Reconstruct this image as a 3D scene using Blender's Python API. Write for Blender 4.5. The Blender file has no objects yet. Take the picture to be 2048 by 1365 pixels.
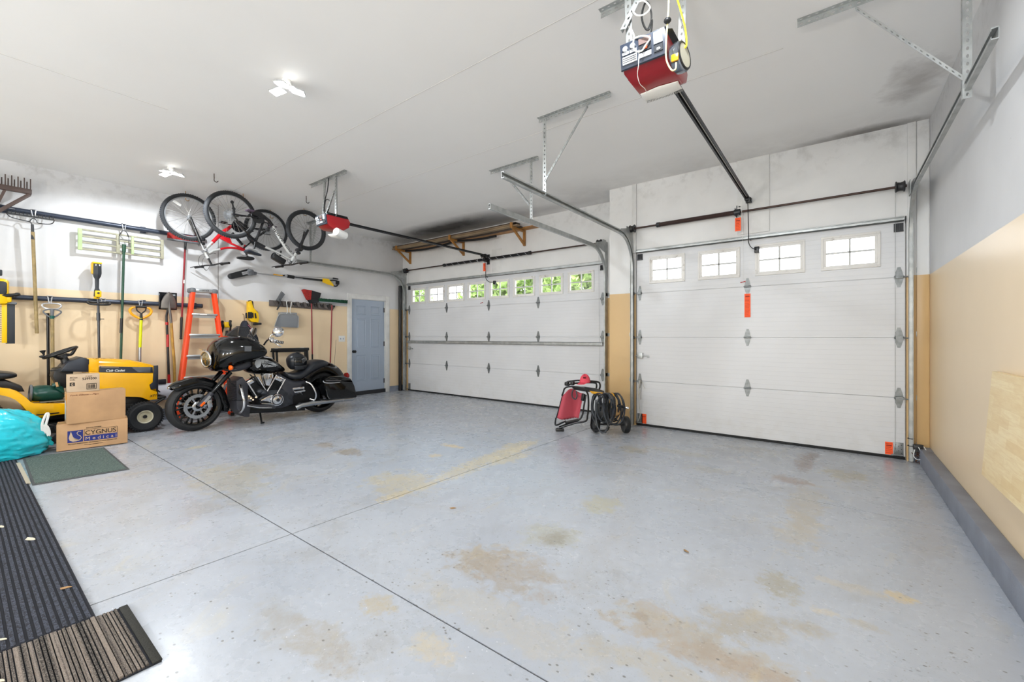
import bpy, bmesh, math, random
from mathutils import Vector, Matrix, Euler
random.seed(7)
SC = bpy.context.scene
COL = SC.collection
PI = math.pi
# ------------------------------------------------------------ camera, view, sky
CA, CF, CX, CY, CH = .6505, 850.0, 1024.0, 672.35, 1.22
cd = bpy.data.cameras.new('camera'); cam = bpy.data.objects.new('camera', cd); COL.objects.link(cam)
cam.location = (0, 0, CH); cam.rotation_euler = (PI/2, 0, CA)
cd.sensor_width = 36; cd.lens = CF/2048*36; cd.shift_y = -(682.5-CY)/2048; cd.clip_start = .02; cd.clip_end = 200
SC.camera = cam
SC.view_settings.view_transform = 'Standard'; SC.view_settings.look = 'None'
SC.view_settings.exposure = 0.15; SC.view_settings.gamma = 1.0
try: SC.view_settings.use_curve_mapping = False
except Exception: pass
w = bpy.data.worlds.new('sky'); SC.world = w; w.use_nodes = True
bgn = w.node_tree.nodes['Background']; bgn.inputs[0].default_value = (.93, .96, 1, 1); bgn.inputs[1].default_value = 4.5
LAMP_W, FILL_W = 86.0, 152.0
# room: camera stands at x=0 y=0; door wall ahead (+y), tool wall on the left (-x), side wall on the right
R, D1, D2, H, L, ZB = .72, 5.66, 6.165, 3.30, -7.80, 1.81
YB = -4.2
LAMPS = [(-3.55, 1.64), (-6.52, 1.62), (-.58, 1.64)]  # the last one is an unseen light added for brightness
FILL_LAMPS = [(-4.8, -3.5), (-2.2, -3.6), (-.1, -3.3)]  # unseen lamps added behind the camera to brighten the room

def U(px, py, x=None, y=None, z=None):
    """point of the place seen at px,py on the plane x=.. / y=.. / z=.."""
    u = (px-CX)/CF; v = (py-CY)/CF; S, C = math.sin(CA), math.cos(CA)
    d = Vector((C*u-S, S*u+C, -v))
    t = x/d.x if x is not None else (y/d.y if y is not None else (z-CH)/d.z)
    return Vector((0, 0, CH))+d*t
# ------------------------------------------------------------ materials
def lin(c):
    if isinstance(c, str): c = tuple(int(c[i:i+2], 16)/255 for i in (0, 2, 4))
    return tuple((x/12.92 if x <= .04045 else ((x+.055)/1.055)**2.4) for x in c[:3])+(1,)
MC = {}
def M(name, col='808080', rough=.5, metal=0, var=0, vs=8, bump=0, bs=60, coat=0, emit=0, spec=None, alpha=None, trans=0, dark=None):
    if name in MC: return MC[name]
    m = bpy.data.materials.new(name); m.use_nodes = True; MC[name] = m
    nt = m.node_tree; b = nt.nodes['Principled BSDF']
    c = lin(col)
    b.inputs['Base Color'].default_value = c; b.inputs['Roughness'].default_value = rough; b.inputs['Metallic'].default_value = metal
    if coat: b.inputs['Coat Weight'].default_value = coat; b.inputs['Coat Roughness'].default_value = .04
    if spec is not None: b.inputs['Specular IOR Level'].default_value = spec
    if emit: b.inputs['Emission Color'].default_value = c; b.inputs['Emission Strength'].default_value = emit
    if alpha is not None: b.inputs['Alpha'].default_value = alpha
    if trans: b.inputs['Transmission Weight'].default_value = trans
    if var or bump:
        tc = nt.nodes.new('ShaderNodeTexCoord')
        n = nt.nodes.new('ShaderNodeTexNoise'); n.inputs['Scale'].default_value = vs; n.inputs['Detail'].default_value = 5
        nt.links.new(tc.outputs['Object'], n.inputs['Vector'])
        if var:
            mx = nt.nodes.new('ShaderNodeMix'); mx.data_type = 'RGBA'
            d = lin(dark) if dark else tuple(x*(1-var) for x in c[:3])+(1,)
            mx.inputs[6].default_value = d; mx.inputs[7].default_value = tuple(min(1, x*(1+var*.3)) for x in c[:3])+(1,) if not dark else c
            rp = nt.nodes.new('ShaderNodeMapRange'); rp.inputs[1].default_value = .35; rp.inputs[2].default_value = .65
            nt.links.new(n.outputs['Fac'], rp.inputs[0]); nt.links.new(rp.outputs[0], mx.inputs[0]); nt.links.new(mx.outputs[2], b.inputs['Base Color'])
        if bump:
            n2 = nt.nodes.new('ShaderNodeTexNoise'); n2.inputs['Scale'].default_value = bs; n2.inputs['Detail'].default_value = 3
            nt.links.new(tc.outputs['Object'], n2.inputs['Vector'])
            bp = nt.nodes.new('ShaderNodeBump'); bp.inputs['Strength'].default_value = bump; bp.inputs['Distance'].default_value = .01
            nt.links.new(n2.outputs['Fac'], bp.inputs['Height']); nt.links.new(bp.outputs[0], b.inputs['Normal'])
    return m
class NG:
    """small helper for node graphs"""
    def __init__(s, name):
        s.m = bpy.data.materials.new(name); s.m.use_nodes = True; s.nt = s.m.node_tree; s.b = s.nt.nodes['Principled BSDF']; MC[name] = s.m
        s.tc = s.nt.nodes.new('ShaderNodeNewGeometry'); s.P = s.tc.outputs['Position']
    def n(s, t): return s.nt.nodes.new('ShaderNode'+t)
    def put(s, i, v):
        if isinstance(v, bpy.types.NodeSocket): s.nt.links.new(v, i)
        else: i.default_value = v
    def noise(s, scale, detail=5, vec=None, rough=.5, dist=0):
        x = s.n('TexNoise'); x.inputs['Scale'].default_value = scale; x.inputs['Detail'].default_value = detail; x.inputs['Roughness'].default_value = rough
        x.inputs['Distortion'].default_value = dist; s.put(x.inputs['Vector'], vec or s.P); return x.outputs['Fac']
    def vor(s, scale, vec=None):
        x = s.n('TexVoronoi'); x.inputs['Scale'].default_value = scale; s.put(x.inputs['Vector'], vec or s.P); return x.outputs['Distance']
    def mapr(s, v, a, b, c=0, d=1):
        x = s.n('MapRange'); s.put(x.inputs[0], v)
        for i, q in enumerate((a, b, c, d)): x.inputs[i+1].default_value = q
        return x.outputs[0]
    def math(s, op, a, b=0):
        x = s.n('Math'); x.operation = op; s.put(x.inputs[0], a); s.put(x.inputs[1], b); return x.outputs[0]
    def mix(s, f, a, b):
        x = s.n('Mix'); x.data_type = 'RGBA'; s.put(x.inputs[0], f); s.put(x.inputs[6], a); s.put(x.inputs[7], b); return x.outputs[2]
    def sep(s, v=None):
        x = s.n('SeparateXYZ'); s.put(x.inputs[0], v or s.P); return x.outputs
    def scalevec(s, sc, vec=None):
        x = s.n('VectorMath'); x.operation = 'MULTIPLY'; s.put(x.inputs[0], vec or s.P); x.inputs[1].default_value = sc; return x.outputs[0]
    def blob(s, c, r, soft=.35, wob=.6, wn=None, rot=0):
        """irregular patch at c with radii r, in floor coordinates"""
        x = s.n('Mapping'); x.vector_type = 'TEXTURE'; s.put(x.inputs[0], s.P)
        x.inputs['Location'].default_value = (c[0], c[1], c[2] if len(c) > 2 else 0); x.inputs['Rotation'].default_value = (0, 0, rot)
        x.inputs['Scale'].default_value = (r[0], r[1], r[2] if len(r) > 2 else 1)
        l = s.n('VectorMath'); l.operation = 'LENGTH'; s.put(l.inputs[0], x.outputs[0])
        d = s.math('ADD', l.outputs['Value'], s.math('MULTIPLY', s.math('SUBTRACT', wn, .5), wob*2))
        return s.mapr(d, 1, 1-soft, 0, 1)
    def bump(s, h, st=.3, dist=.01):
        x = s.n('Bump'); x.inputs['Strength'].default_value = st; x.inputs['Distance'].default_value = dist; s.put(x.inputs['Height'], h); s.nt.links.new(x.outputs[0], s.b.inputs['Normal'])
    def col(s, v): s.put(s.b.inputs['Base Color'], v)
    def rough(s, v): s.put(s.b.inputs['Roughness'], v)
# ------------------------------------------------------------ mesh builder
def vec(p): return Vector(p)
def frame_to(d):
    d = d.normalized(); up = Vector((0, 0, 1)) if abs(d.z) < .95 else Vector((1, 0, 0))
    a = d.cross(up).normalized(); b = a.cross(d).normalized(); return a, b
class G:
    def __init__(s): s.bm = bmesh.new(); s.mi = 0
    def mat(s, i): s.mi = i; return s
    def face(s, vs):
        try: f = s.bm.faces.new(vs); f.material_index = s.mi; return f
        except ValueError: return None
    def box(s, c, d, rot=None, bev=0, seg=2):
        """box centre c, full size d"""
        t = bmesh.new(); bmesh.ops.create_cube(t, size=1)
        bmesh.ops.scale(t, vec=vec(d), verts=t.verts)
        if bev: bmesh.ops.bevel(t, geom=t.edges[:]+t.verts[:], offset=min(bev, min(d)*.49), segments=seg, affect='EDGES', profile=.5)
        if rot is not None: bmesh.ops.rotate(t, matrix=(rot if isinstance(rot, Matrix) else Euler(rot).to_matrix()), verts=t.verts)
        bmesh.ops.translate(t, vec=vec(c), verts=t.verts); s.add(t); return s
    def bb(s, a, b, bev=0):
        a = vec(a); b = vec(b); return s.box((a+b)/2, [abs(q) for q in (b-a)], bev=bev)
    def add(s, t):
        m = {}
        for v in t.verts: m[v] = s.bm.verts.new(v.co)
        for f in t.faces: s.face([m[v] for v in f.verts])
        t.free()
    def bar(s, p, q, w, h=None, up=None, bev=0):
        """rectangular bar from p to q, w across, h along up"""
        p = vec(p); q = vec(q); h = h or w; d = q-p; a, b = frame_to(d)
        if up is not None:
            b = vec(up); b = (b-d.normalized()*b.dot(d.normalized())).normalized(); a = d.normalized().cross(b)
        m = Matrix((a, d.normalized(), b)).transposed()
        return s.box((p+q)/2, (w, d.length, h), rot=m, bev=bev)
    def cyl(s, p, q, r, r2=None, n=16, cap=True):
        p = vec(p); q = vec(q); r2 = r if r2 is None else r2; a, b = frame_to(q-p); A = []; B = []
        for i in range(n):
            t = 2*PI*i/n; o = a*math.cos(t)+b*math.sin(t); A.append(s.bm.verts.new(p+o*r)); B.append(s.bm.verts.new(q+o*r2))
        for i in range(n): s.face((A[i], A[(i+1) % n], B[(i+1) % n], B[i]))
        if cap: s.face(A[::-1]); s.face(B)
        return s
    def tube(s, pts, r, n=8, closed=False, cap=True, flat=None):
        """round tube through pts; r number or list; flat=(aspect, normal) makes a strap"""
        P = [vec(p) for p in pts]; k = len(P); rings = []; a = None
        for i in range(k):
            if closed: t = P[(i+1) % k]-P[i-1]
            else: t = P[min(i+1, k-1)]-P[max(i-1, 0)]
            t.normalize()
            if a is None: a, b = frame_to(t)
            else:
                a = (a-t*a.dot(t)); a = a.normalized() if a.length > 1e-6 else frame_to(t)[0]; b = a.cross(t).normalized()
            rr = r[i] if isinstance(r, (list, tuple)) else r
            ring = []
            for j in range(n):
                th = 2*PI*j/n; ring.append(s.bm.verts.new(P[i]+(a*math.cos(th)+b*math.sin(th)*(flat or 1))*rr))
            rings.append(ring)
        m = k if closed else k-1
        for i in range(m):
            A, B = rings[i], rings[(i+1) % k]
            for j in range(n): s.face((A[j], A[(j+1) % n], B[(j+1) % n], B[j]))
        if cap and not closed: s.face(rings[0][::-1]); s.face(rings[-1])
        return s
    def torus(s, c, ax, R_, r, n=32, k=8, a0=0, a1=2*PI):
        c = vec(c); a, b = frame_to(vec(ax)); full = abs(a1-a0-2*PI) < 1e-4
        pts = [c+(a*math.cos(a0+(a1-a0)*i/n)+b*math.sin(a0+(a1-a0)*i/n))*R_ for i in range(n if full else n+1)]
        return s.tube(pts, r, k, closed=full)
    def lathe(s, prof, c=(0, 0, 0), ax=(0, 0, 1), n=24, closed=False):
        """profile [(r, h)] turned about ax through c"""
        c = vec(c); ax = vec(ax).normalized(); a, b = frame_to(ax); rings = []
        for (r, h) in prof:
            if r < 1e-5: rings.append([s.bm.verts.new(c+ax*h)])
            else: rings.append([s.bm.verts.new(c+ax*h+(a*math.cos(2*PI*i/n)+b*math.sin(2*PI*i/n))*r) for i in range(n)])
        pr = list(zip(rings[:-1], rings[1:]))
        if closed: pr.append((rings[-1], rings[0]))
        for A, B in pr:
            for i in range(n):
                j = (i+1) % n
                if len(A) == 1 and len(B) == 1: continue
                if len(A) == 1: s.face((A[0], B[j], B[i]))
                elif len(B) == 1: s.face((A[i], A[j], B[0]))
                else: s.face((A[i], A[j], B[j], B[i]))
        return s
    def prism(s, pts, ext, bev=0):
        """polygon pts (3d) pushed along vector ext"""
        t = bmesh.new(); e = vec(ext)
        A = [t.verts.new(vec(p)) for p in pts]; B = [t.verts.new(vec(p)+e) for p in pts]; n = len(A)
        f1 = t.faces.new(A[::-1]); f2 = t.faces.new(B)
        for i in range(n): t.faces.new((A[i], A[(i+1) % n], B[(i+1) % n], B[i]))
        if bev:
            eds = list(set(list(f1.edges)+list(f2.edges)))
            try: bmesh.ops.bevel(t, geom=eds, offset=bev, segments=2, affect='EDGES', profile=.5)
            except Exception: pass
        bmesh.ops.triangulate(t, faces=[f for f in t.faces if len(f.verts) > 6])
        s.add(t); return s
    def loft(s, loops, cap=True, closed=True):
        R_ = [[s.bm.verts.new(vec(p)) for p in lp] for lp in loops]; n = len(R_[0])
        for A, B in zip(R_[:-1], R_[1:]):
            for i in range(n if closed else n-1): s.face((A[i], A[(i+1) % n], B[(i+1) % n], B[i]))
        if cap and closed: s.face(R_[0][::-1]); s.face(R_[-1])
        return s
    def ball(s, c, r, n=16, m=10, rot=None):
        r = (r, r, r) if isinstance(r, (int, float)) else r
        t = bmesh.new(); bmesh.ops.create_uvsphere(t, u_segments=n, v_segments=m, radius=1)
        bmesh.ops.scale(t, vec=vec(r), verts=t.verts)
        if rot is not None: bmesh.ops.rotate(t, matrix=Euler(rot).to_matrix(), verts=t.verts)
        bmesh.ops.translate(t, vec=vec(c), verts=t.verts); s.add(t); return s
    def grid(s, f, nu, nv, thick=0):
        """sheet of points f(u,v), u and v in 0..1"""
        V = [[s.bm.verts.new(vec(f(i/nu, j/nv))) for j in range(nv+1)] for i in range(nu+1)]
        for i in range(nu):
            for j in range(nv): s.face((V[i][j], V[i+1][j], V[i+1][j+1], V[i][j+1]))
        return s
    def build(s, name, mats, parent=None, smooth=38, sub=0, solid=0, loc=None):
        bmesh.ops.recalc_face_normals(s.bm, faces=s.bm.faces)
        me = bpy.data.meshes.new(name); s.bm.to_mesh(me); s.bm.free()
        for m in (mats if isinstance(mats, (list, tuple)) else [mats]): me.materials.append(m)
        if smooth:
            for p in me.polygons: p.use_smooth = True
            me.set_sharp_from_angle(angle=math.radians(smooth))
        o = bpy.data.objects.new(name, me); COL.objects.link(o)
        if parent is not None:
            o.parent = parent; o.matrix_parent_inverse = world_of(parent).inverted()
        if solid: md = o.modifiers.new('solid', 'SOLIDIFY'); md.thickness = solid; md.offset = 0
        if sub: md = o.modifiers.new('sub', 'SUBSURF'); md.levels = sub; md.render_levels = sub
        return o
def world_of(o):
    m = o.matrix_basis.copy()
    if o.parent is not None: m = world_of(o.parent) @ o.matrix_parent_inverse @ m
    return m
def tag(o, label=None, cat=None, group=None, kind=None):
    if label: o['label'] = label
    if cat: o['category'] = cat
    if group: o['group'] = group
    if kind: o['kind'] = kind
    return o
def thing(name, loc, label, cat, group=None, kind=None, rz=0):
    o = bpy.data.objects.new(name, None); o.empty_display_size = .1; COL.objects.link(o); o.location = loc; o.rotation_euler.z = rz
    return tag(o, label, cat, group, kind)
def copy_tree(o, parent=None):
    c = o.copy(); COL.objects.link(c)
    if parent is not None: c.parent = parent
    for ch in list(KIDS(o)): copy_tree(ch, c)
    return c
def KIDS(o): return [x for x in SC.objects if x.parent == o]
def text(s, name, org, xd, up, w, h, m, parent, ext=.0008, shear=0, space=1.0, bold=0):
    """writing, as a mesh: lower left corner org, running along xd, fitted into w x h"""
    cu = bpy.data.curves.new(name, 'FONT'); cu.body = s; cu.extrude = ext; cu.shear = shear; cu.space_character = space; cu.offset = bold; cu.resolution_u = 3
    to = bpy.data.objects.new(name, cu); COL.objects.link(to)
    bpy.context.view_layer.update()
    me = bpy.data.meshes.new_from_object(to.evaluated_get(bpy.context.evaluated_depsgraph_get()))
    bpy.data.objects.remove(to); bpy.data.curves.remove(cu)
    xs = [v.co.x for v in me.vertices]; ys = [v.co.y for v in me.vertices]
    x0, x1, y0, y1 = min(xs), max(xs), min(ys), max(ys)
    X = vec(xd).normalized(); Y = vec(up); Y = (Y-X*Y.dot(X)).normalized(); Z = X.cross(Y)
    sx = w/(x1-x0); sy = h/(y1-y0) if h else sx
    for v in me.vertices: v.co = vec(org)+X*((v.co.x-x0)*sx)+Y*((v.co.y-y0)*sy)+Z*v.co.z
    me.materials.clear(); me.materials.append(m)
    o = bpy.data.objects.new(name, me); COL.objects.link(o)
    if parent is not None: o.parent = parent; o.matrix_parent_inverse = world_of(parent).inverted()
    return o
def arc(c, a, b, r, t0, t1, n=10):
    """points on a circle in the plane spanned by a and b, degrees"""
    c = vec(c); a = vec(a); b = vec(b); return [c+(a*math.cos(math.radians(t0+(t1-t0)*i/n))+b*math.sin(math.radians(t0+(t1-t0)*i/n)))*r for i in range(n+1)]
def smoothpts(P, k=4, closed=False):
    """Catmull-Rom through P"""
    P = [vec(p) for p in P]; n = len(P); out = []
    for i in range(n if closed else n-1):
        if closed: p0, p1, p2, p3 = P[i-1], P[i], P[(i+1) % n], P[(i+2) % n]
        else: p0, p1, p2, p3 = P[max(i-1, 0)], P[i], P[i+1], P[min(i+2, n-1)]
        for j in range(k):
            t = j/k; out.append(.5*((2*p1)+(p2-p0)*t+(2*p0-5*p1+4*p2-p3)*t*t+(3*p1-p0-3*p2+p3)*t**3))
    if not closed: out.append(P[-1])
    return out
# common materials
mSTEEL = M('galvanised steel', 'b2b5b4', .4, .6, var=.2, vs=14)
mCHROME = M('chrome', 'dddddf', .08, 1)
mALU = M('aluminium', 'c4c6c8', .35, .8)
mHNG = M('hinge steel', '85898a', .4, .6, var=.25, vs=30)
mBLK = M('black plastic', '17181a', .42)
mBLKM = M('black painted metal', '121316', .3, .2)
mRUB = M('rubber', '1b1c1e', .75, bump=.2, bs=120)
mYEL = M('yellow plastic', 'f2c200', .35)
mWHT = M('white plastic', 'e9e9e6', .4)
mRED = M('red plastic', 'b01018', .35)
mORG = M('orange warning paper', 'ff5a1e', .6)
mINK = M('black ink', '16130f', .7)
mDRKB = M('dark steel', '3a3b3d', .4, .6)
mSHAFT = M('brown steel shaft', '4a3a34', .4, .6)
# ============================================================ ROOM
def struct(o): o['kind'] = 'structure'; return o
# floor: painted concrete, grey blue, with worn and stained patches
g = NG('painted concrete floor')
n1 = g.noise(1.1, 6); n2 = g.noise(5, 6, rough=.6); n3 = g.noise(26, 4); n4 = g.noise(2.4, 8, rough=.65, dist=.4)
base = g.mix(g.mapr(n1, .3, .7), lin('a7adb7'), lin('b7bcc4'))
base = g.mix(g.mapr(n3, .3, .75, 0, .35), base, lin('a3a6ad'))
def fl(px, py):
    q = U(px, py, z=0); return (q.x, q.y)
nA = g.noise(9, 9, rough=.68, dist=.3); nB = g.noise(24, 8, rough=.7, dist=.3); nC = g.mapr(g.noise(38, 6, rough=.75), .36, .6, .45, 1)
def patch(px, py, rx, ry, colr, amt, soft=.5, wob=.5, rot=0, wn=None):
    global base
    f_ = g.math('MULTIPLY', g.blob(fl(px, py), (rx, ry, 5), soft, wob, wn or n2, rot), amt)
    if wn is not None: f_ = g.math('MULTIPLY', f_, nC)
    base = g.mix(f_, base, lin(colr))
# bluish upper middle
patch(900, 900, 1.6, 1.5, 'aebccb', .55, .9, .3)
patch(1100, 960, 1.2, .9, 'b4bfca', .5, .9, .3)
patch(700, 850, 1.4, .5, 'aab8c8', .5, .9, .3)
# worn sandy patches along the joint
for q in ((985, 915, .10, .55, 'c9bfa2', .75, .0), (1035, 893, .12, .30, 'cdc2a4', .7, 0), (920, 945, .10, .3, 'c8bfa6', .6, 0), (850, 972, .05, .2, 'c8bfa6', .55, 0), (790, 992, .06, .14, 'd0c09a', .7, 0),
          (905, 893, .13, .05, 'd3c19b', .8, 0), (870, 912, .06, .06, 'cfc0a0', .7, 0), (800, 965, .30, .22, 'bdb59f', .7, 0), (450, 960, .55, .22, 'b0ab9c', .6, 0), (500, 940, .3, .16, 'ada89c', .6, 0),
          (1020, 915, .12, .3, 'd0c4a2', .6, 0), (395, 895, .06, .1, 'c9bfa2', .6, 0), (1200, 1010, .12, .16, 'b9b38f', .5, 0), (960, 1120, .16, .13, 'a89f92', .75, 0), (1010, 1140, .26, .17, 'a0968a', .7, 0),
          (1100, 1070, .17, .15, 'a7a79c', .7, 0), (1108, 1078, .07, .09, '8f8878', .6, 0), (755, 1210, .09, .06, 'b0a898', .8, 0), (1310, 1220, .11, .05, 'ab9f8f', .6, 0), (1285, 1235, .035, .03, '7d6a5a', .8, 0),
          (1560, 1170, .08, .12, '9f9a8b', .75, .3), (1500, 1250, .22, .10, 'a39c8f', .7, .5), (1400, 1290, .35, .1, 'aaa294', .65, 0), (1450, 1330, .35, .08, 'a69a8d', .6, 0), (1300, 1330, .3, .07, 'b0a898', .5, 0),
          (1600, 1060, .12, .30, 'b2aca0', .6, 0), (1612, 1010, .11, .5, 'b0a99c', .6, 0), (1610, 925, .07, .34, '86746c', .75, 0), (1625, 912, .05, .16, '6f5c54', .7, 0), (1580, 962, .12, .12, '96847a', .7, 0), (1685, 950, .15, .16, 'a59c80', .65, 0),
          (1360, 905, .3, .1, 'adaa9e', .5, 0), (1420, 940, .2, .1, 'aeaba2', .5, 0), (1500, 900, .25, .15, 'a7a49c', .5, 0), (1270, 900, .15, .12, 'a39c88', .6, 0), (1800, 1195, .05, .05, 'c9b68f', .7, 0), (1720, 1180, .14, .04, 'bcb3a2', .5, 0),
          (1730, 1250, .06, .03, 'a7a196', .6, 0), (1650, 1225, .05, .03, 'c0b6a4', .6, 0), (1500, 1340, .25, .05, 'a49688', .6, 0), (1000, 1240, .5, .1, 'b2aea6', .5, 0), (640, 1290, .2, .08, 'a39d94', .6, 0), (870, 1300, .1, .06, 'c0b49c', .5, 0),
          (700, 905, .16, .12, '9a9084', .75, 0), (650, 890, .12, .1, 'a29789', .65, 0), (480, 1000, .25, .1, 'a3a3a2', .6, 0), (400, 1015, .2, .1, 'a5a5a4', .5, 0), (560, 1245, .15, .07, 'a5a3a0', .6, 0)):
    patch(q[0], q[1], q[2]*1.25, q[3]*1.25, q[4], min(1, q[5]*1.25), .45, 1.5, q[6], nA if q[2] > .1 else nB)
# mottling, dirt clouds, scuffs
g3 = g.noise(1.7, 9, rough=.7, dist=.8); base = g.mix(g.mapr(g3, .52, .78, 0, .5), base, lin('9a958c'))
g4 = g.noise(3.1, 9, g.scalevec((1, 1, 1), None), .72, .3); base = g.mix(g.mapr(g4, .56, .78, 0, .4), base, lin('8e8a82'))
g5 = g.noise(2.3, 8, g.scalevec((1.3, .8, 1)), .7, 1.0); base = g.mix(g.mapr(g5, .58, .80, 0, .5), base, lin('c6b892'))
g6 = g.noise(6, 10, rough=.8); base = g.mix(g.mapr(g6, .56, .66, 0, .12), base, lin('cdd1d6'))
g7 = g.noise(120, 4, rough=.7); base = g.mix(g.math('MULTIPLY', g.mapr(g7, .60, .68, 0, .55), g.mapr(g4, .4, .6, .25, 1)), base, lin('77746c'))
# tyre track tint along the driving line and darker apron by the doors
sx, sy, sz = g.sep()
apr = g.mapr(sy, 4.2, 5.9, 0, .32)
base = g.mix(g.math('MULTIPLY', apr, g.mapr(n2, .25, .7, .4, 1)), base, lin('9c9c97'))
# pits and chips
v1 = g.noise(60, 2); pit = g.math('MULTIPLY', g.mapr(v1, .70, .74), g.mapr(n1, .4, .6))
v2 = g.vor(17, g.scalevec((1, 1.4, 1))); spk = g.math('MULTIPLY', g.mapr(v2, .13, .09), g.mapr(n4, .38, .52))
base = g.mix(g.math('MULTIPLY', spk, .75), base, lin('6a6862'))
v3 = g.vor(31, g.scalevec((1, 1.3, 1))); base = g.mix(g.math('MULTIPLY', g.mapr(v3, .12, .08), g.mapr(n2, .48, .6, 0, .7)), base, lin('dfe0e2'))
v4 = g.vor(40, g.scalevec((1.2, 1, 1))); base = g.mix(g.math('MULTIPLY', g.mapr(v4, .16, .1), g.mapr(g.noise(1.3, 5), .44, .6, 0, .75)), base, lin('85827b'))
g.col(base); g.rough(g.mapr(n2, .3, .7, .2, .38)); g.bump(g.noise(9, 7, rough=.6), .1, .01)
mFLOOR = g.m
fx0, fx1 = L, R
# slabs: the floor is cut by saw joints, kept as one object
f = G()
f.mat(1).bb((fx0-.2, YB-.2, -.12), (fx1+.2, D2+.35, -.006))
jw = .004
def quad(g_, pts, z=0, th=.006):
    g_.prism([(p[0], p[1], z-th) for p in pts], (0, 0, th))
f.mat(0)
# joint lines: B along y near x=-2.66, A and C along x
def xb(y): return -2.682+(y-.374)*.0205
def ya(x): return 1.238+(x+7.125)*.0085 if x < -2.67 else 1.282
def yc(x): return 3.90 if x < -4 else (3.86 if x < -1.5 else 3.88)
xs_w, xs_e, xo = L-.1, R+.1, D2+.3
A = lambda x: 1.262+.0035*(x+2.67)
Cc = lambda x: 3.87-.012*(x+2.62)
def slab(xl, xr, yl, yr):
    P = []
    for (xf, yf) in ((xl, yl), (xr, yl), (xr, yr), (xl, yr)):
        y = 0.; x = 0.
        for _ in range(4): y = yf(x); x = xf(y)
        P.append((x, y))
    quad(f, P)
E_ = lambda v, o=0: (lambda t: v)
off = lambda fn, o: (lambda t: fn(t)+o)
for xl, xr in ((E_(xs_w), off(xb, -jw)), (off(xb, jw), E_(xs_e))):
    for yl, yr in ((E_(YB-.1), off(A, -jw)), (off(A, jw), off(Cc, -jw)), (off(Cc, jw), E_(xo))):
        slab(xl, xr, yl, yr)
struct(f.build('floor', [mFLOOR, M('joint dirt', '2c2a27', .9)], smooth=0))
# wall paint: white above, tan below, painted in one line
def paint(name, zsplit, white='dcdcdb', white2='e6e6e5', tan='dac2a0', grough=.34, specks=True):
    g = NG(name); n1 = g.noise(2.2, 6); n2 = g.noise(7, 7, rough=.65); x, y, z = g.sep()
    wc = g.mix(g.mapr(n1, .3, .7), lin(white), lin(white2))
    # grime close to the ceiling
    gr = g.math('MULTIPLY', g.mapr(z, 2.9, 3.32, 0, 1), g.mapr(n2, .5, .75, 0, .5)); wc = g.mix(gr, wc, lin('8d8a85'))
    sp = g.math('MULTIPLY', g.mapr(g.vor(16), .045, .02), g.mapr(n2, .52, .6)); 
    tc = g.mix(g.mapr(n1, .3, .7), lin(tan), tuple(q*1.04 for q in lin(tan)[:3])+(1,))
    fz = g.mapr(z, zsplit-.0015, zsplit+.0015)
    c = g.mix(fz, tc, wc)
    if specks: c = g.mix(g.math('MULTIPLY', sp, .8), c, lin('4a3b2c'))
    g.col(c); g.rough(g.mapr(fz, 0, 1, grough, .6)); g.bump(g.noise(45, 3), .03, .004); return g.m
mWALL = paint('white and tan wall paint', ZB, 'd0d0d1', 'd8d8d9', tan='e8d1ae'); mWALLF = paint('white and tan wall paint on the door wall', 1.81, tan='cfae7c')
g = NG('ceiling paint'); n1 = g.noise(.8, 5); n2 = g.noise(3.2, 8, rough=.65, dist=.5); x, y, z = g.sep()
c = g.mix(g.mapr(n1, .3, .7), lin('f2f1ef'), lin('f6f5f3'))
soot_shade = g.blob((-5.95, 5.72, H), (2.2, .50, 3), .75, .22, n2); c = g.mix(g.math('MULTIPLY', soot_shade, .97), c, lin('2e2b29'))  # soot, plus the shade of the shelf boards painted into the ceiling colour
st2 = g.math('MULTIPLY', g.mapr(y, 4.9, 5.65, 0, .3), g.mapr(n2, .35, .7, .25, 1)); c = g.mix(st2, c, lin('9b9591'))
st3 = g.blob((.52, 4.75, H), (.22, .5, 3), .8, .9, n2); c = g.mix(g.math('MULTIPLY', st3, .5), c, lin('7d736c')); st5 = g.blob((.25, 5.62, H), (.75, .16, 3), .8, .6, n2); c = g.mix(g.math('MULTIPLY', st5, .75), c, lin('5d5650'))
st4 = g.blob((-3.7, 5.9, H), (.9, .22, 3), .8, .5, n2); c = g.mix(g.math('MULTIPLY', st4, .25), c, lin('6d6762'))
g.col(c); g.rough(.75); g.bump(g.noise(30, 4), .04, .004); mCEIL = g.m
mTRIM = M('white trim paint', 'dededc', .45, var=.08)
mBASE = M('grey painted curb', '858b98', .5, var=.2, vs=5, bump=.1)
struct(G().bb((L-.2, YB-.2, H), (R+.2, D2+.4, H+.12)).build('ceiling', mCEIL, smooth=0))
# left wall with the hole for the small door
dy0, dy1, dz1 = 4.875, 5.70, 1.985
f = G(); x0 = L-.14
f.bb((x0, YB, 0), (L, dy0, H)).bb((x0, dy1, 0), (L, D2+.2, H)).bb((x0, dy0, dz1), (L, dy1, H))
struct(f.build('wall_left', mWALL, smooth=0))
struct(G().bb((R, YB, 0), (R+.14, D1+.2, H)).build('wall_right', mWALL, smooth=0))
struct(G().bb((L-.14, YB-.14, 0), (R+.14, YB, H)).build('wall_back', mWALL, smooth=0))
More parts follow.
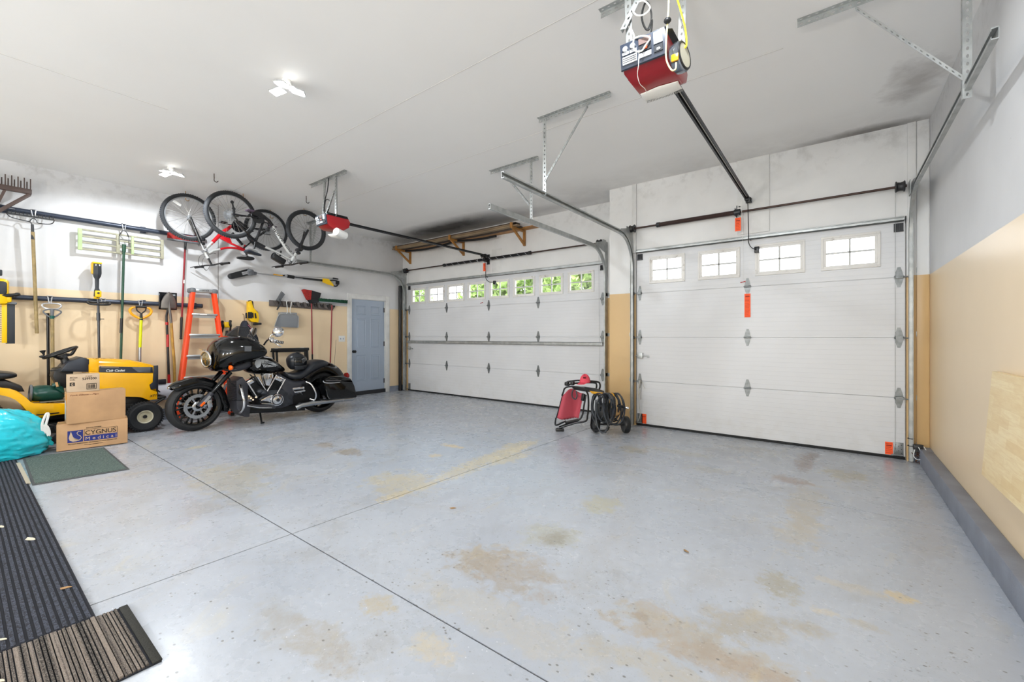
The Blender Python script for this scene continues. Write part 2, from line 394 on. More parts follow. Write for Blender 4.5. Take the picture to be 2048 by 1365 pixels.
# door wall: recessed left part, pillar, right part, with the two big openings
LX0, LX1, RX0, RX1, ZT = -7.62, -2.86, -2.165, .545, 2.40
def leaf(nm, *bs):
    f = G()
    for a_, b_ in bs: f.bb(a_, b_)
    struct(f.build(nm, mWALLF, smooth=0))
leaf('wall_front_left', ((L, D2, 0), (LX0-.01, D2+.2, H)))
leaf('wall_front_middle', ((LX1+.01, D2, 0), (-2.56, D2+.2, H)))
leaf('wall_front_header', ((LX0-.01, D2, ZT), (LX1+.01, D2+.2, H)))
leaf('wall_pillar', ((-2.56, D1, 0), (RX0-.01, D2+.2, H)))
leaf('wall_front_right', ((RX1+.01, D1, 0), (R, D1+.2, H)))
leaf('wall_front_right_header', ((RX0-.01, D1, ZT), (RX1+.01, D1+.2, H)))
# strips added outside, unseen, to block light leaking around the door leaves
for k_, (xa_, xb_, yy) in enumerate(((LX0, LX1, D2), (RX0, RX1, D1))):
    struct(G().bb((xa_-.02, yy+.06, 0), (xa_+.05, yy+.11, ZT+.02)).bb((xb_-.05, yy+.06, 0), (xb_+.02, yy+.11, ZT+.02)).bb((xa_-.02, yy+.06, ZT-.06), (xb_+.02, yy+.11, ZT+.02)).build('trim_%d' % (20+k_), mTRIM, smooth=0))
# seams and wood strips on the walls
def strip(n, a, b, m, bev=.002): return struct(G().bb(a, b, bev).build('trim_%d' % n, m))
mSEAM = M('dirty seam', '5a5149', .9)
strip(1, (-2.225, D1-.018, ZT-.05), (-2.165, D1, H), mTRIM)
strip(2, (-.93, D1-.014, ZT+.02), (-.60, D1, H), mTRIM)
strip(3, (.56, D1-.018, 0), (.622, D1, H), mWALLF)
strip(4, (.628, D1-.012, 0), (.715, D1, H), mWALLF)
strip(5, (L, 2.541, .15), (L+.003, 2.547, H), mSEAM)
strip(6, (-5.17, D2-.004, 2.42), (-4.93, D2, 2.85), mTRIM)
# ceiling sheet joints (paper tape ridges)
mTAPE = M('ceiling tape seam', 'd3d0cb', .9)
for i, (a, b) in enumerate((((-7.8, 2.43), (-.3, 2.41)), ((-7.8, 3.62), (-.3, 3.63)), ((-4.9, -.4), (-4.88, 1.2)))):
    a = vec((*a, H-.0008)); b = vec((*b, H-.0008)); struct(G().bar(a, b, .005, .0016, up=(0, 0, 1)).build('trim_%d' % (7+i), mTAPE, smooth=0))
# raised curb at the wall feet
struct(G().bb((R-.085, YB, 0), (R, 5.46, .15), .006).bb((R-.085, 5.46, 0), (R, D1, .15)).build('baseboard_right', mBASE))
struct(G().bb((L, YB, 0), (L+.03, 4.77, .16), .004).bb((L, 5.80, 0), (L+.03, D2, .115), .004).build('baseboard_left', mBASE))
struct(G().bb((L+.03, D2-.03, 0), (LX0-.1, D2, .115), .004).bb((.60, D1-.03, 0), (R-.085, D1, .15), .004).build('baseboard_front', mBASE))
struct(G().bb((L, YB, 0), (R, YB+.03, .15), .004).build('baseboard_back', mBASE))
# ============================================================ ceiling lights
mEMIT = M('lit lamp panel', 'fffdf8', .5, emit=22)
def ceiling_light(x, y, label):
    t = thing('ceiling_light', (x, y, H), label, 'ceiling light', 'bright multi panel lights under the ceiling')
    b = G().cyl((x, y, H), (x, y, H-.03), .035).cyl((x, y, H-.03), (x, y, H-.06), .022); b.build('socket', mWHT, t)
    G().lathe([(0, -.0), (.022, -.0), (.028, .01), (.022, .022), (0, .022)], (x+.05, y+.02, H-.09), (0, 0, 1), 20).build('centre_lamp', mEMIT, t)
    for k in range(3):
        a = math.radians(205+105*k); d = Vector((math.cos(a), math.sin(a), -.2)).normalized(); s = Vector((-math.sin(a), math.cos(a), 0)); n = d.cross(s)
        if n.z > 0: n = -n
        c = Vector((x, y, H-.06))+d*.085
        m = Matrix((d, s, n)).transposed()
        p = G().box(c, (.11, .085, .012), rot=m, bev=.005).box(c-n*.010, (.09, .04, .012), rot=m, bev=.004); p.build('lamp_panel', mALU, t)
        G().box(c+n*.008, (.10, .075, .006), rot=m, bev=.003).build('lamp_face', mEMIT, t)
    ld = bpy.data.lights.new('lamp_glow', 'SPOT'); ld.energy = LAMP_W; ld.shadow_soft_size = .035; ld.color = (.90, .955, 1); ld.spot_size = math.radians(178); ld.spot_blend = .25
    lo = bpy.data.objects.new('lamp_glow', ld); COL.objects.link(lo); lo.location = (x, y, H-.13); lo.parent = t; lo.matrix_parent_inverse = world_of(t).inverted()
    return t
ll = ['cluster light with glaring panels nearest the middle of the ceiling', 'cluster light with glaring panels above the tool wall, left of the bicycles', 'added cluster light, out of view, high on the right side']
for (x, y), s in zip(LAMPS, ll): ceiling_light(x, y, s)
def globe(x, y, z, label):  # added lamp on a stand, out of view, lifts walls and ceiling
    t = thing('added_fill_lamp', (x, y, 0), label, 'added fill lamp')
    G().lathe([(0, 0), (.16, 0), (.16, .02), (.03, .035), (0, .035)], (x, y, 0)).build('base', mBLK, t); G().cyl((x, y, .03), (x, y, z-.18), .014).build('pole', mBLKM, t)
    G().ball((x, y, z), .19, 24, 14).build('glass_globe', M('added fill globe', 'fffaf0', .5, emit=3), t)
    ld = bpy.data.lights.new('lamp_glow', 'POINT'); ld.energy = FILL_W; ld.shadow_soft_size = .22; ld.color = (.885, .945, 1)
    lo = bpy.data.objects.new('lamp_glow', ld); COL.objects.link(lo); lo.location = (x, y, z+.45); lo.parent = t; lo.matrix_parent_inverse = world_of(t).inverted()
for (x, y), s in zip(FILL_LAMPS, ('added white fill lamp behind the camera nearest the tool wall', 'added white fill lamp behind the camera in the middle', 'added white fill lamp behind the camera near the right wall')): globe(x, y, 1.15, s)
# ============================================================ GARAGE DOORS
g = NG('white door panel'); x, y, z = g.sep(); n1 = g.noise(1.5, 5)
rib = g.mapr(g.math('ABSOLUTE', g.math('SUBTRACT', g.math('FRACT', g.math('MULTIPLY', z, 19.5)), .5)), .40, .48)
c = g.mix(g.mapr(n1, .3, .7), lin('d0d1d3'), lin('d8d9db')); c = g.mix(g.math('MULTIPLY', rib, .10), c, lin('a8a8a8'))
c = g.mix(g.math('MULTIPLY', g.mapr(z, .5, 0, 0, .3), g.mapr(g.noise(9, 6), .45, .7)), c, lin('b9b5ac'))
g.col(c); g.rough(.42); g.bump(rib, .18, .002); mPAN = g.m
g = NG('window frame paint'); n = g.noise(14, 6, rough=.7); x, y, z = g.sep()
c = g.mix(g.math('MULTIPLY', g.mapr(n, .58, .7), .5), lin('dedcd8'), lin('7a6a58')); g.col(c); g.rough(.5); mWFR = g.m
m = bpy.data.materials.new('window glass'); m.use_nodes = True; nt = m.node_tree; nt.nodes.clear(); MC['window glass'] = m
o_ = nt.nodes.new('ShaderNodeOutputMaterial'); tr = nt.nodes.new('ShaderNodeBsdfTransparent'); gl = nt.nodes.new('ShaderNodeBsdfGlossy'); gl.inputs['Roughness'].default_value = .03
mx = nt.nodes.new('ShaderNodeMixShader'); mx.inputs[0].default_value = .07; nt.links.new(tr.outputs[0], mx.inputs[1]); nt.links.new(gl.outputs[0], mx.inputs[2]); nt.links.new(mx.outputs[0], o_.inputs[0]); mGLASS = m
def hinge(p, x, y, z, edge=0, k=1.0):
    h = G(); s = .034*k
    for sg in (1, -1):
        pts = [(x-s, y-.003, z+sg*.008), (x+s, y-.003, z+sg*.008), (x+s*.75, y-.003, z+sg*.05), (x+.011, y-.003, z+sg*.10), (x-.011, y-.003, z+sg*.10), (x-s*.75, y-.003, z+sg*.05)]
        h.prism(pts, (0, .003, 0)); h.prism([(q[0]*.55+x*.45, y-.006, z+(q[2]-z)*.62+sg*.012) for q in pts], (0, .003, 0))
        for (a, b) in ((0, .082), (-.018, .03), (.018, .03)): h.cyl((x+a, y-.008, z+sg*b), (x+a, y-.002, z+sg*b), .005, n=6)
    h.cyl((x-s-.004, y-.014, z), (x+s+.004, y-.014, z), .010, n=10); h.box((x, y-.008, z), (s*1.7, .012, .022))
    if edge:
        e = x+edge*.055; h.cyl((x, y-.035, z-.004), (e+edge*.03, y-.035, z-.004), .0055, n=8); h.box((x, y-.022, z), (.05, .035, .03)); h.cyl((e+edge*.012, y-.035, z-.004), (e+edge*.03, y-.035, z-.004), .021, n=14)
    return h.build('hinge', mHNG, p)
def warn(p, x0, x1, z0, z1, y, parent_name='warning_label'):
    b = G().bb((x0, y-.002, z0), (x1, y, z1)); b.mat(1); n = int((z1-z0)/.016)
    random.seed(int(x0*1000)+3)
    for i in range(1, n):
        z = z1-(z1-z0)*i/n; w = (x1-x0)
        if i == 2: b.bb((x0+w*.15, y-.0032, z-.006), (x1-w*.15, y-.002, z+.006))
        else: b.bb((x0+w*.1, y-.0028, z-.0016), (x1-w*random.uniform(.1, .3), y-.002, z+.0016))
    return b.build(parent_name, [mORG, M('dark orange print', '9c2a10', .7)], p, smooth=0)
def garage_door(num, X0, X1, Y, wins, hx, lock_z):
    t = thing('door_%d' % num, ((X0+X1)/2, Y, 0), None, None, kind='structure')
    zs = [.028, .607, 1.203, 1.802, ZT]
    for k in range(4):
        a, b = zs[k]+.0015, zs[k+1]-.0015
        p = G()
        if k < 3: p.bb((X0, Y, a), (X1, Y+.045, b), .002)
        else:
            xs = [X0]+[q for wn in wins for q in (wn[0]+.035, wn[1]-.035)]+[X1]; wz0, wz1 = wins[0][2]+.035, wins[0][3]-.035
            p.bb((X0, Y, a), (X1, Y+.045, wz0)).bb((X0, Y, wz1), (X1, Y+.045, b))
            for i in range(0, len(xs), 2): p.bb((xs[i], Y, wz0), (xs[i+1], Y+.045, wz1))
        if k: p.bb((X0, Y+.012, a-.008), (X1, Y+.03, a+.002))
        po = p.build('panel', mPAN, t, smooth=0)
        if k == 3:
            for (a0, a1, b0, b1) in wins:
                fr = G()
                for (ya, o, i_, d) in ((Y-.012, 0, .022, .014), (Y-.006, .018, .045, .03)):
                    o0, o1, p0, p1 = a0+o, a1-o, b0+o, b1-o; ia, ib, ja, jb = a0+i_, a1-i_, b0+i_, b1-i_
                    fr.bb((o0, ya, jb), (o1, ya+d, p1), .002).bb((o0, ya, p0), (o1, ya+d, ja), .002).bb((o0, ya, ja), (ia, ya+d, jb), .002).bb((ib, ya, ja), (o1, ya+d, jb), .002)
                fo = fr.build('window_frame', mWFR, po)
                cx_, cz_ = (a0+a1)/2, (b0+b1)/2; mu = G().bb((cx_-.009, Y+.012, b0+.04), (cx_+.009, Y+.03, b1-.04), .002).bb((a0+.04, Y+.012, cz_-.009), (a1-.04, Y+.03, cz_+.009), .002)
                mu.build('window_bars', M('window bar paint', 'c9cac8', .5), po)
                G().bb((a0+.03, Y+.032, b0+.03), (a1-.03, Y+.035, b1-.03)).build('pane', mGLASS, po, smooth=0)
    G().bb((X0, Y-.004, .002), (X1, Y+.05, .03), .006).build('bottom_seal', mRUB, t)
    for z in (.607, 1.203, 1.802):
        for i, x in enumerate(hx): hinge(t, x, Y, z, edge=(-1 if i == 0 else (1 if i == len(hx)-1 else 0)), k=.8 if i in (0, len(hx)-1) and num == 3 and i == 0 else 1)
    s = G().bb((X0+.01, Y-.055, ZT-.052), (X1-.01, Y-.002, ZT-.046)).bb((X0+.01, Y-.055, ZT-.052), (X1-.01, Y-.05, ZT-.02)).bb((X0+.01, Y-.03, ZT-.052), (X1-.01, Y-.002, ZT-.008)).bb((X0+.01, Y-.055, ZT-.024), (X1-.01, Y-.03, ZT-.018))
    s.build('top_strut', mSTEEL, t, smooth=0)
    for sg, x in ((1, X0+.012), (-1, X1-.012)):   # top roller brackets and bottom corner brackets
        xa, xb_ = sorted((x, x+sg*.072)); b = G().bb((xa, Y-.02, 2.25), (xb_, Y-.001, 2.262)).bb((xa, Y-.004, 2.26), (xb_, Y, 2.335))
        for q in range(4): b.bb((xa+.005+.018*q, Y-.022, 2.25), (xa+.010+.018*q, Y-.002, 2.33))
        b.build('top_bracket', mDRKB, t, smooth=0)
        b = G().bb((xa, Y-.005, .03), (xb_, Y, .165), .001); b.cyl((xa-.02, Y-.03, .045), (xb_, Y-.03, .045), .006, n=8)
        b.mat(1)
        for q in ((.2, .14), (.8, .14), (.5, .13), (.2, .1), (.8, .1), (.5, .085), (.2, .06), (.8, .06)): b.cyl((xa+(xb_-xa)*q[0], Y-.007, q[1]), (xa+(xb_-xa)*q[0], Y-.004, q[1]), .004, n=8)
        b.build('corner_bracket', [mHNG, mBLKM], t)
    lx = X0+.02; b = G().bb((lx, Y-.03, lock_z-.035), (lx+.07, Y, lock_z+.04), .003).cyl((lx-.03, Y-.02, lock_z), (lx+.15, Y-.02, lock_z), .007, n=8).bb((lx+.13, Y-.024, lock_z-.025), (lx+.155, Y-.016, lock_z+.006), .002)
    b.build('slide_lock', mSTEEL, t)
    return t
WL = [(-7.50+.567*i, -7.50+.567*i+.478, 1.925, 2.272) for i in range(8)]
WR = [(-1.99, -1.53, 1.925, 2.272), (-1.373, -.902, 1.925, 2.272), (-.746, -.266, 1.925, 2.272), (-.124, .362, 1.908, 2.300)]
WR = [(a, b, 1.92, 2.28) for a, b, c, d in WR]
dL = garage_door(2, LX0, LX1, D2+.004, WL, [LX0+.045, -6.39, -5.25, -4.12, LX1-.045], .95)
dR = garage_door(3, RX0, RX1, D1+.004, WR, [RX0+.045, -.824, RX1-.045], .95)
s = G().bb((LX0+.02, D2-.045, 1.066), (LX1-.03, D2-.04, 1.118)).bb((LX0+.02, D2-.045, 1.112), (LX1-.03, D2+.004, 1.118)).bb((LX0+.02, D2-.045, 1.066), (LX1-.03, D2+.004, 1.070))
s.build('middle_strut', mSTEEL, dL, smooth=0)
for (a, b, c_, d) in ((-.855, -.793, 1.439, 1.718), (-2.096, -2.030, .035, .165), (.396, .455, .035, .160)): warn(dR, a, b, c_, d, D1+.001)
# rope bundle hanging on the lift side
G().tube(smoothpts([(-2.10, D1-.04, .62), (-2.09, D1-.05, .5), (-2.115, D1-.045, .34), (-2.10, D1-.04, .16), (-2.13, D1-.04, .06)]), .004, 6).tube(smoothpts([(-2.10, D1-.045, .62), (-2.12, D1-.05, .48), (-2.10, D1-.05, .36)]), .011, 6).tube(smoothpts([(-2.08, D1-.05, .62), (-2.05, D1-.06, .56), (-2.03, D1-.05, .51)]), .003, 6).build('pull_rope', M('grey rope', 'b9b6ad', .8), dR)
# ============================================================ TRACKS
def track(label, x, Y, flip, yend, zend=2.56, rad=.42, group='door tracks'):
    """C shaped roller track: up beside the door, round the bend, back along the ceiling"""
    t = thing('door_track', (x, Y-.07, 0), label, 'door track', None)
    yb = Y-.055; path = [Vector((x, yb, .01)), Vector((x, yb, 1.2)), Vector((x, yb, zend-rad))]
    path += [Vector((x, yb-rad+rad*math.cos(a), zend-rad+rad*math.sin(a))) for a in [PI/2*k/12 for k in range(1, 13)]]
    path += [Vector((x, (path[-1].y+yend)/2, zend)), Vector((x, yend, zend))]
    w_, h_ = .026, .028; f = flip   # opening faces the door (f = +1: towards +x)
    prof = [(-w_*.5*f, -h_), (w_*.45*f, -h_), (w_*.5*f, -h_*.8), (w_*.5*f, -h_*.45), (w_*.44*f, -h_*.45), (w_*.44*f, -h_*.75), (-w_*.40*f, -h_*.85), (-w_*.40*f, h_*.85), (w_*.44*f, h_*.75), (w_*.44*f, h_*.45), (w_*.5*f, h_*.45), (w_*.5*f, h_*.8), (w_*.45*f, h_), (-w_*.5*f, h_)]
    def loops(P):
        out = []
        for i, p in enumerate(P):
            tg = (P[min(i+1, len(P)-1)]-P[max(i-1, 0)]).normalized(); nn = Vector((1, 0, 0)).cross(tg)
            out.append([p+Vector((a, 0, 0))+nn*b for a, b in prof])
        return out
    G().loft(loops(path[:3])).build('vertical_track', mSTEEL, t, smooth=30)
    G().loft(loops(path[2:])).build('horizontal_track', mSTEEL, t, smooth=30)
    o = x-f*.014
    fb = G().bb((o-f*.003, Y-.10, .02), (o, Y-.01, zend-.30), .0005); fb.build('jamb_angle', mSTEEL, t, smooth=0)
    b = G().prism([(o, Y-.002, zend+.12), (o, Y-.002, zend-.42), (o, Y-.04, zend-.42), (o, Y-.11, zend-.05), (o, Y-.42, zend+.02), (o, Y-.42, zend+.055), (o, Y-.12, zend+.12)], (-f*.003, 0, 0))
    b.build('flag_bracket', mSTEEL, t, smooth=0)
    for z in (.16, .62, 1.24, 1.86):
        b = G().bb((o-f*.003, Y-.075, z-.025), (o, Y-.002, z+.025)).bb(*[(min(o, o-f*.05), Y-.004, z-.025), (max(o, o-f*.05), Y, z+.025)]); b.cyl((o-f*.028, Y-.008, z), (o-f*.028, Y-.002, z), .008, n=6)
        b.build('jamb_bracket', mSTEEL, t, smooth=0)
    return t
track('galvanised roller track left of the right garage door, bending back along the ceiling', -2.20, D1, 1, 2.76)
track('galvanised roller track at the far right, between the right garage door and the side wall', .578, D1, -1, 2.87, 2.60)
track('galvanised roller track right of the wide left garage door, ending below the ceiling', -2.835, D2, -1, 3.34, 2.555)
track('galvanised roller track left of the wide left garage door, running back under the bicycles', -7.655, D2, 1, 3.72, 2.56)
# perforated angle iron
def angle(G_, p, q, u, v, w_=.036, pitch=.042):
    """L profile from p to q with flanges along u and v, real holes"""
    p = vec(p); q = vec(q); d = q-p; n = max(1, round(d.length/pitch)); st = d/n; ln = st.length; dd = d.normalized()
    for fl_ in (vec(u).normalized(), vec(v).normalized()):
        for i in range(n):
            c = p+st*(i+.5)+fl_*w_*.52; hl, hw = ln/2, w_/2; r1, r2 = ln*.24, w_*.17
            O = [(-1, -1), (0, -1), (1, -1), (1, 0), (1, 1), (0, 1), (-1, 1), (-1, 0)]
            ov = [G_.bm.verts.new(c+dd*a*hl+fl_*b*hw) for a, b in O]; iv = [G_.bm.verts.new(c+dd*r1*math.cos(math.atan2(b, a))+fl_*r2*math.sin(math.atan2(b, a))) for a, b in O]
            for k in range(8): G_.face((ov[k], ov[(k+1) % 8], iv[(k+1) % 8], iv[k]))
    bmesh.ops.remove_doubles(G_.bm, verts=G_.bm.verts, dist=.0001)
    return G_
def ang(parent, name, p, q, u, v, w_=.036): return angle(G(), p, q, u, v, w_).build(name, mSTEEL, parent, smooth=0, solid=.002)
def hanger(label, xa, xb_, y, xd, zd, br0, br1):
    """angle under the ceiling, drop to the track, diagonal brace"""
    t = thing('track_hanger', ((xa+xb_)/2, y, H), label, 'track hanger', None)
    ang(t, 'ceiling_angle', (xa, y, H-.002), (xb_, y, H-.002), (0, -1, 0), (0, 0, -1))
    ang(t, 'drop_angle', (xd, y-.004, H-.01), (xd, y-.004, zd), (1, 0, 0), (0, 1, 0))
    ang(t, 'brace', br0, br1, (0, 0, -1), (0, 1, 0), .03)
    return t
hanger('perforated steel hanger with long brace, right of the middle, above the right door track', -2.263, -1.524, 3.40, -2.215, 2.55, (-1.75, 3.39, 3.26), (-2.19, 3.385, 2.70))
hanger('perforated steel hanger above the track end of the wide left garage door', -3.467, -2.738, 4.11, -2.86, 2.54, (-3.27, 4.10, 3.26), (-2.87, 4.10, 2.78))
hanger('perforated steel hanger at the top right with a long slanting brace by the side wall', -.20, .64, 3.385, .56, 2.53, (.10, 3.375, 3.26), (.56, 3.375, 2.66))
hanger('perforated steel hanger behind the wheel of the silver bicycle on the tool wall', -7.74, -7.45, 3.95, -7.66, 2.55, (-7.45, 3.94, 3.2), (-7.64, 3.94, 2.72))
# ============================================================ TORSION SPRINGS
def spring_set(label, xl, xr, Y, z, sx0, sx1, cx_, wound, tagz):
    y = Y-.085; t = thing('torsion_spring', (cx_, y, z), label, 'garage door spring')
    G().cyl((xl-.05, y, z), (xr+.05, y, z), .0125, n=12).build('shaft', mSHAFT, t)
    r = .028
    if wound:
        G().cyl((sx0, y, z), (sx1, y, z), r*.92, n=16).build('spring', M('black oiled spring', '15161a', .4, .3), t)
        P = []; n = 13; L_ = sx1-sx0
        for i in range(n*10+1): a = 2*PI*i/10; P.append((sx0+L_*i/(n*10), y+math.cos(a)*r, z+math.sin(a)*r))
        G().tube(P, .004, 5).build('chalk_stripe', M('grey chalk line', '9d9da0', .6), t)
    else:
        P = [(sx0+(sx1-sx0)*i/180, y, z) for i in range(181)]; G().tube(P, [r*(1 if i % 2 else .93) for i in range(181)], 14).build('spring', M('brown oiled spring', '3f2e2a', .45, .4), t)
    for x in (sx0, sx1): G().cyl((x-.02, y, z), (x+.02, y, z), r*1.15, n=16).cyl((x-.03, y, z), (x-.02, y, z), r*.8, n=8).build('winding_cone', mDRKB, t)
    for x, sg in ((xl, 1), (xr, -1)):
        G().lathe([(.02, -.035), (.05, -.035), (.054, -.028), (.044, -.02), (.040, 0), (.044, .02), (.054, .03), (.05, .036), (.02, .036)], (x, y, z), (1, 0, 0), 20, closed=True).build('cable_drum', mDRKB, t)
        G().tube([(x+.03*sg, y+.045, z), (x+.03*sg, Y-.03, 1.4), (x+.03*sg, Y-.03, .06)], .0018, 5).build('lift_cable', mSTEEL, t)
        G().bb((x-.07*sg-.003, y-.04, z-.09), (x-.07*sg+.003, Y, z+.045)).build('end_bearing_plate', mSTEEL, t, smooth=0)
    b = G().bb((cx_-.035, y-.03, z-.04), (cx_-.029, Y-.002, z+.045)).bb((cx_-.035, Y-.008, z-.09), (cx_+.035, Y-.002, z+.10)).cyl((cx_-.04, y, z), (cx_+.02, y, z), .036, n=14)
    for dz in (-.075, .08): b.cyl((cx_, Y-.014, z+dz), (cx_, Y-.006, z+dz), .009, n=6)
    b.build('centre_bracket', mDRKB, t)
    G().tube([(cx_+.0, y-.03, z-.03), (cx_+.005, y-.03, tagz[1]+.005)], .0015, 5).build('tag_wire', mSTEEL, t)
    warn(t, cx_-.03, cx_+.03, tagz[0], tagz[1], y-.03, 'warning_tag')
    return t
spring_set('long steel shaft with a dark brown spring above the right garage door', -2.19, .50, D1, 2.673, -1.84, -.93, -.905, False, (2.445, 2.60))
spring_set('long steel shaft with two black springs striped grey above the wide left garage door', -7.59, -2.92, D2, 2.668, -6.367, -4.236, -5.255, True, (2.44, 2.59))
# ============================================================ OPENERS
mORED = M('dark red opener cover', '9a0f1a', .28, coat=.3); mONAV = M('dark blue grey plastic', '2b3342', .4); mLENS = M('frosted white lens', 'e8e6e0', .4, trans=.0)
def opener(label, x, y0, y1, zb, zt, yend, zr, big):
    t = thing('garage_door_opener', (x, (y0+y1)/2, H), label, 'garage door opener')
    hw = .118; ym = y0+(y1-y0)*.72
    prof = [(y0+.0, zt-.01), (y0+.01, zt-.11), (y0+.05, zb+.025), (y0+.09, zb), (ym, zb), (y1-.02, zb+.05), (y1, zt-.04), (y1-.03, zt), (y0+.03, zt)]
    G().prism([(x-hw, a, b) for a, b in prof], (2*hw, 0, 0), bev=.012).build('housing', mORED, t)
    G().prism([(x-hw+.004, y0+.02, zt-.012), (x-hw+.004, y0+.02, zt+.012), (x-hw+.03, y0+.05, zt+.02), (x-hw+.03, y1-.06, zt+.02), (x-hw+.004, y1-.02, zt-.012)], (2*hw-.008, 0, 0), bev=.006).build('top_plate', mBLKM, t)
    # back control panel: a rounded dark frame around terminals
    bk = G(); nrm = Vector((0, -.1, -.01)).normalized()
    bk.prism([(x-hw-.004, y0-.012, zt+.005), (x+hw+.004, y0-.012, zt+.005), (x+hw+.004, y0+.005, zt-.125), (x-hw-.004, y0+.005, zt-.125)], (0, .02, 0), bev=.008)
    bk.build('back_panel', mONAV, t)
    def onb(u, v): return (x-hw+2*hw*u, y0-.0145+.017*(1-v)*.95, zt-.118+.118*v)
    q = G()
    for (u0, u1, v0, v1, mi) in ((.05, .38, .1, .42, 0), (.05, .2, .5, .62, 0), (.22, .38, .5, .62, 0), (.43, .70, .12, .3, 0), (.43, .7, .36, .6, 1), (.43, .7, .66, .9, 2), (.76, .95, .45, .92, 0), (.76, .95, .12, .38, 1)):
        q.mat(mi); a = onb(u0, v0); b = onb(u1, v1); q.prism([onb(u0, v0), onb(u1, v0), onb(u1, v1), onb(u0, v1)], (0, -.004, 0))
    q.mat(3)
    for v in (.18, .26, .34): q.bb(*[tuple(k+d for k, d in zip(onb(.06, v), (0, -.006, -.001))), tuple(k+d for k, d in zip(onb(.37, v), (0, -.003, .001)))])
    q.mat(4).box(onb(.58, .48), (.018, .012, .014)); q.mat(5); q.cyl(onb(.13, .72), vec(onb(.13, .72))+Vector((0, -.012, 0)), .014, n=14).cyl(onb(.3, .74), vec(onb(.3, .74))+Vector((0, -.012, 0)), .014, n=14)
    q.build('terminal_labels', [M('grey label', 'c9ccd2', .5), M('dark label', '22252b', .5), M('brown terminals', '6e5a55', .5), mINK, M('orange button', 'ff5a28', .4), mALU], t, smooth=30)
    if big: text('B', 'lettering', vec(onb(.82, .17))+Vector((0, -.006, 0)), (1, 0, 0), (0, .1, 1), .018, .02, mWHT, t)
    # frosted lens under the nose
    if big:
        ls = G(); rows = []
        for i in range(9):
            a = math.radians(8+i*18); rows.append([(x-hw*.9+2*hw*.9*j/14, ym+.0-.06*math.cos(a)*(1-.25*abs(j-7)/7), zb-.016*math.sin(a)*(1-.5*(abs(j-7)/7)**2)) for j in range(15)])
        ls.loft(rows, closed=False); ls.build('light_lens', mLENS, t, solid=.002)
        gr = G()
        for i in range(24): u = x-hw*.85+2*hw*.85*i/23; gr.box((u, ym+.052, zb-.006), (.0035, .006, .016), rot=(.5, 0, 0))
        gr.build('lens_ribs', M('grey lens ribs', '8f8d88', .5), t)
    else:
        ls = G(); 
        rows = [[(x+hw*.98+.0-.24*0-.0+.0*j, ym-.09+.02*i*0+.165*i/8, zb-.075*math.sin(PI*min(1, (i+1)/7))*.0-.09*(j/6)*(1 if i < 6 else .55)) for j in range(7)] for i in range(9)]
        ls.loft([[(x-hw*.9+hw*1.8*j/8, ym-.10+.15*i/6, zb-.085*math.sin(PI*.5*min(1, (i+1.2)/3.5))*(.75+.25*math.sin(PI*j/8))) for j in range(9)] for i in range(7)], closed=False)
        ls.build('light_lens', mLENS, t, solid=.003)
    # rail with the door arm
    rl = G(); rl.bb((x-.018, y1-.05, zr-.012), (x-.012, yend, zr+.014)).bb((x+.012, y1-.05, zr-.012), (x+.018, yend, zr+.014)).bb((x-.018, y1-.05, zr+.008), (x+.018, yend, zr+.014)).bb((x-.027, y1-.05, zr-.014), (x-.012, yend, zr-.010)).bb((x+.012, y1-.05, zr-.014), (x+.027, yend, zr-.010))
    rl.build('rail', mDRKB if big else mBLKM, t, smooth=0)
    G().bb((x-.003, y1, zr-.004), (x+.003, yend-.05, zr+.001)).build('drive_belt', M('light belt', 'b9b7b0', .5) if big else mBLKM, t, smooth=0)
    Yd = D1 if big else D2
    b = G().bb((x-.025, yend-.03, zr-.035), (x+.025, yend+.012, zr+.025), .004).cyl((x-.03, yend-.01, zr-.01), (x+.03, yend-.01, zr-.01), .026, n=14); b.build('header_pulley', mBLKM, t)
    ty = Yd-.17
    b = G().bb((x-.022, ty-.06, zr-.04), (x+.022, ty+.04, zr-.012), .004).cyl((x, ty-.04, zr-.04), (x, ty-.04, zr-.06), .012, n=10); b.build('trolley', mBLKM, t)
    b = G().tube(smoothpts([(x, ty+.03, zr-.02), (x+.002, Yd-.105, 2.42), (x+.002, Yd-.095, 2.30), (x+.03 if big else x+.05, Yd-.07, 2.24), (x+.07 if big else x+.14, Yd-.04, 2.22)], 5), .009, 8, flat=.5); b.box((x+.075 if big else x+.15, Yd-.02, 2.22), (.05, .04, .07), bev=.005).cyl((x+.02, Yd-.1, 2.33), (x+.02, Yd-.07, 2.33), .01); b.build('door_arm', mBLKM, t)
    cx0 = x-.055 if big else x-.12
    b = G().tube([(cx0, ty-.04, zr-.04), (cx0-.004, Yd-.09, 2.3), (cx0-.004, Yd-.08, 1.86)], .0022, 5); b.build('release_cord', mWHT, t)
    b = G().lathe([(0, -.028), (.007, -.026), (.004, 0), (.007, .026), (0, .028)], (cx0-.004, Yd-.08, 1.85), (1, .1, .2), 10); b.build('release_handle', mRED, t)
    return t
oR = opener('large dark red garage door opener hanging close overhead near the top of the picture', -.80, 2.175, 2.59, 2.635, 2.775, 5.60, 2.80, True)
oL = opener('small looking dark red garage door opener beside the bicycles with white paper tube below', -5.235, 2.845, 3.19, 2.60, 2.765, 6.05, 2.735, False)
t = thing('opener_hanger', (-.82, 2.35, H), 'perforated steel straps holding the large opener overhead', 'opener hanger')
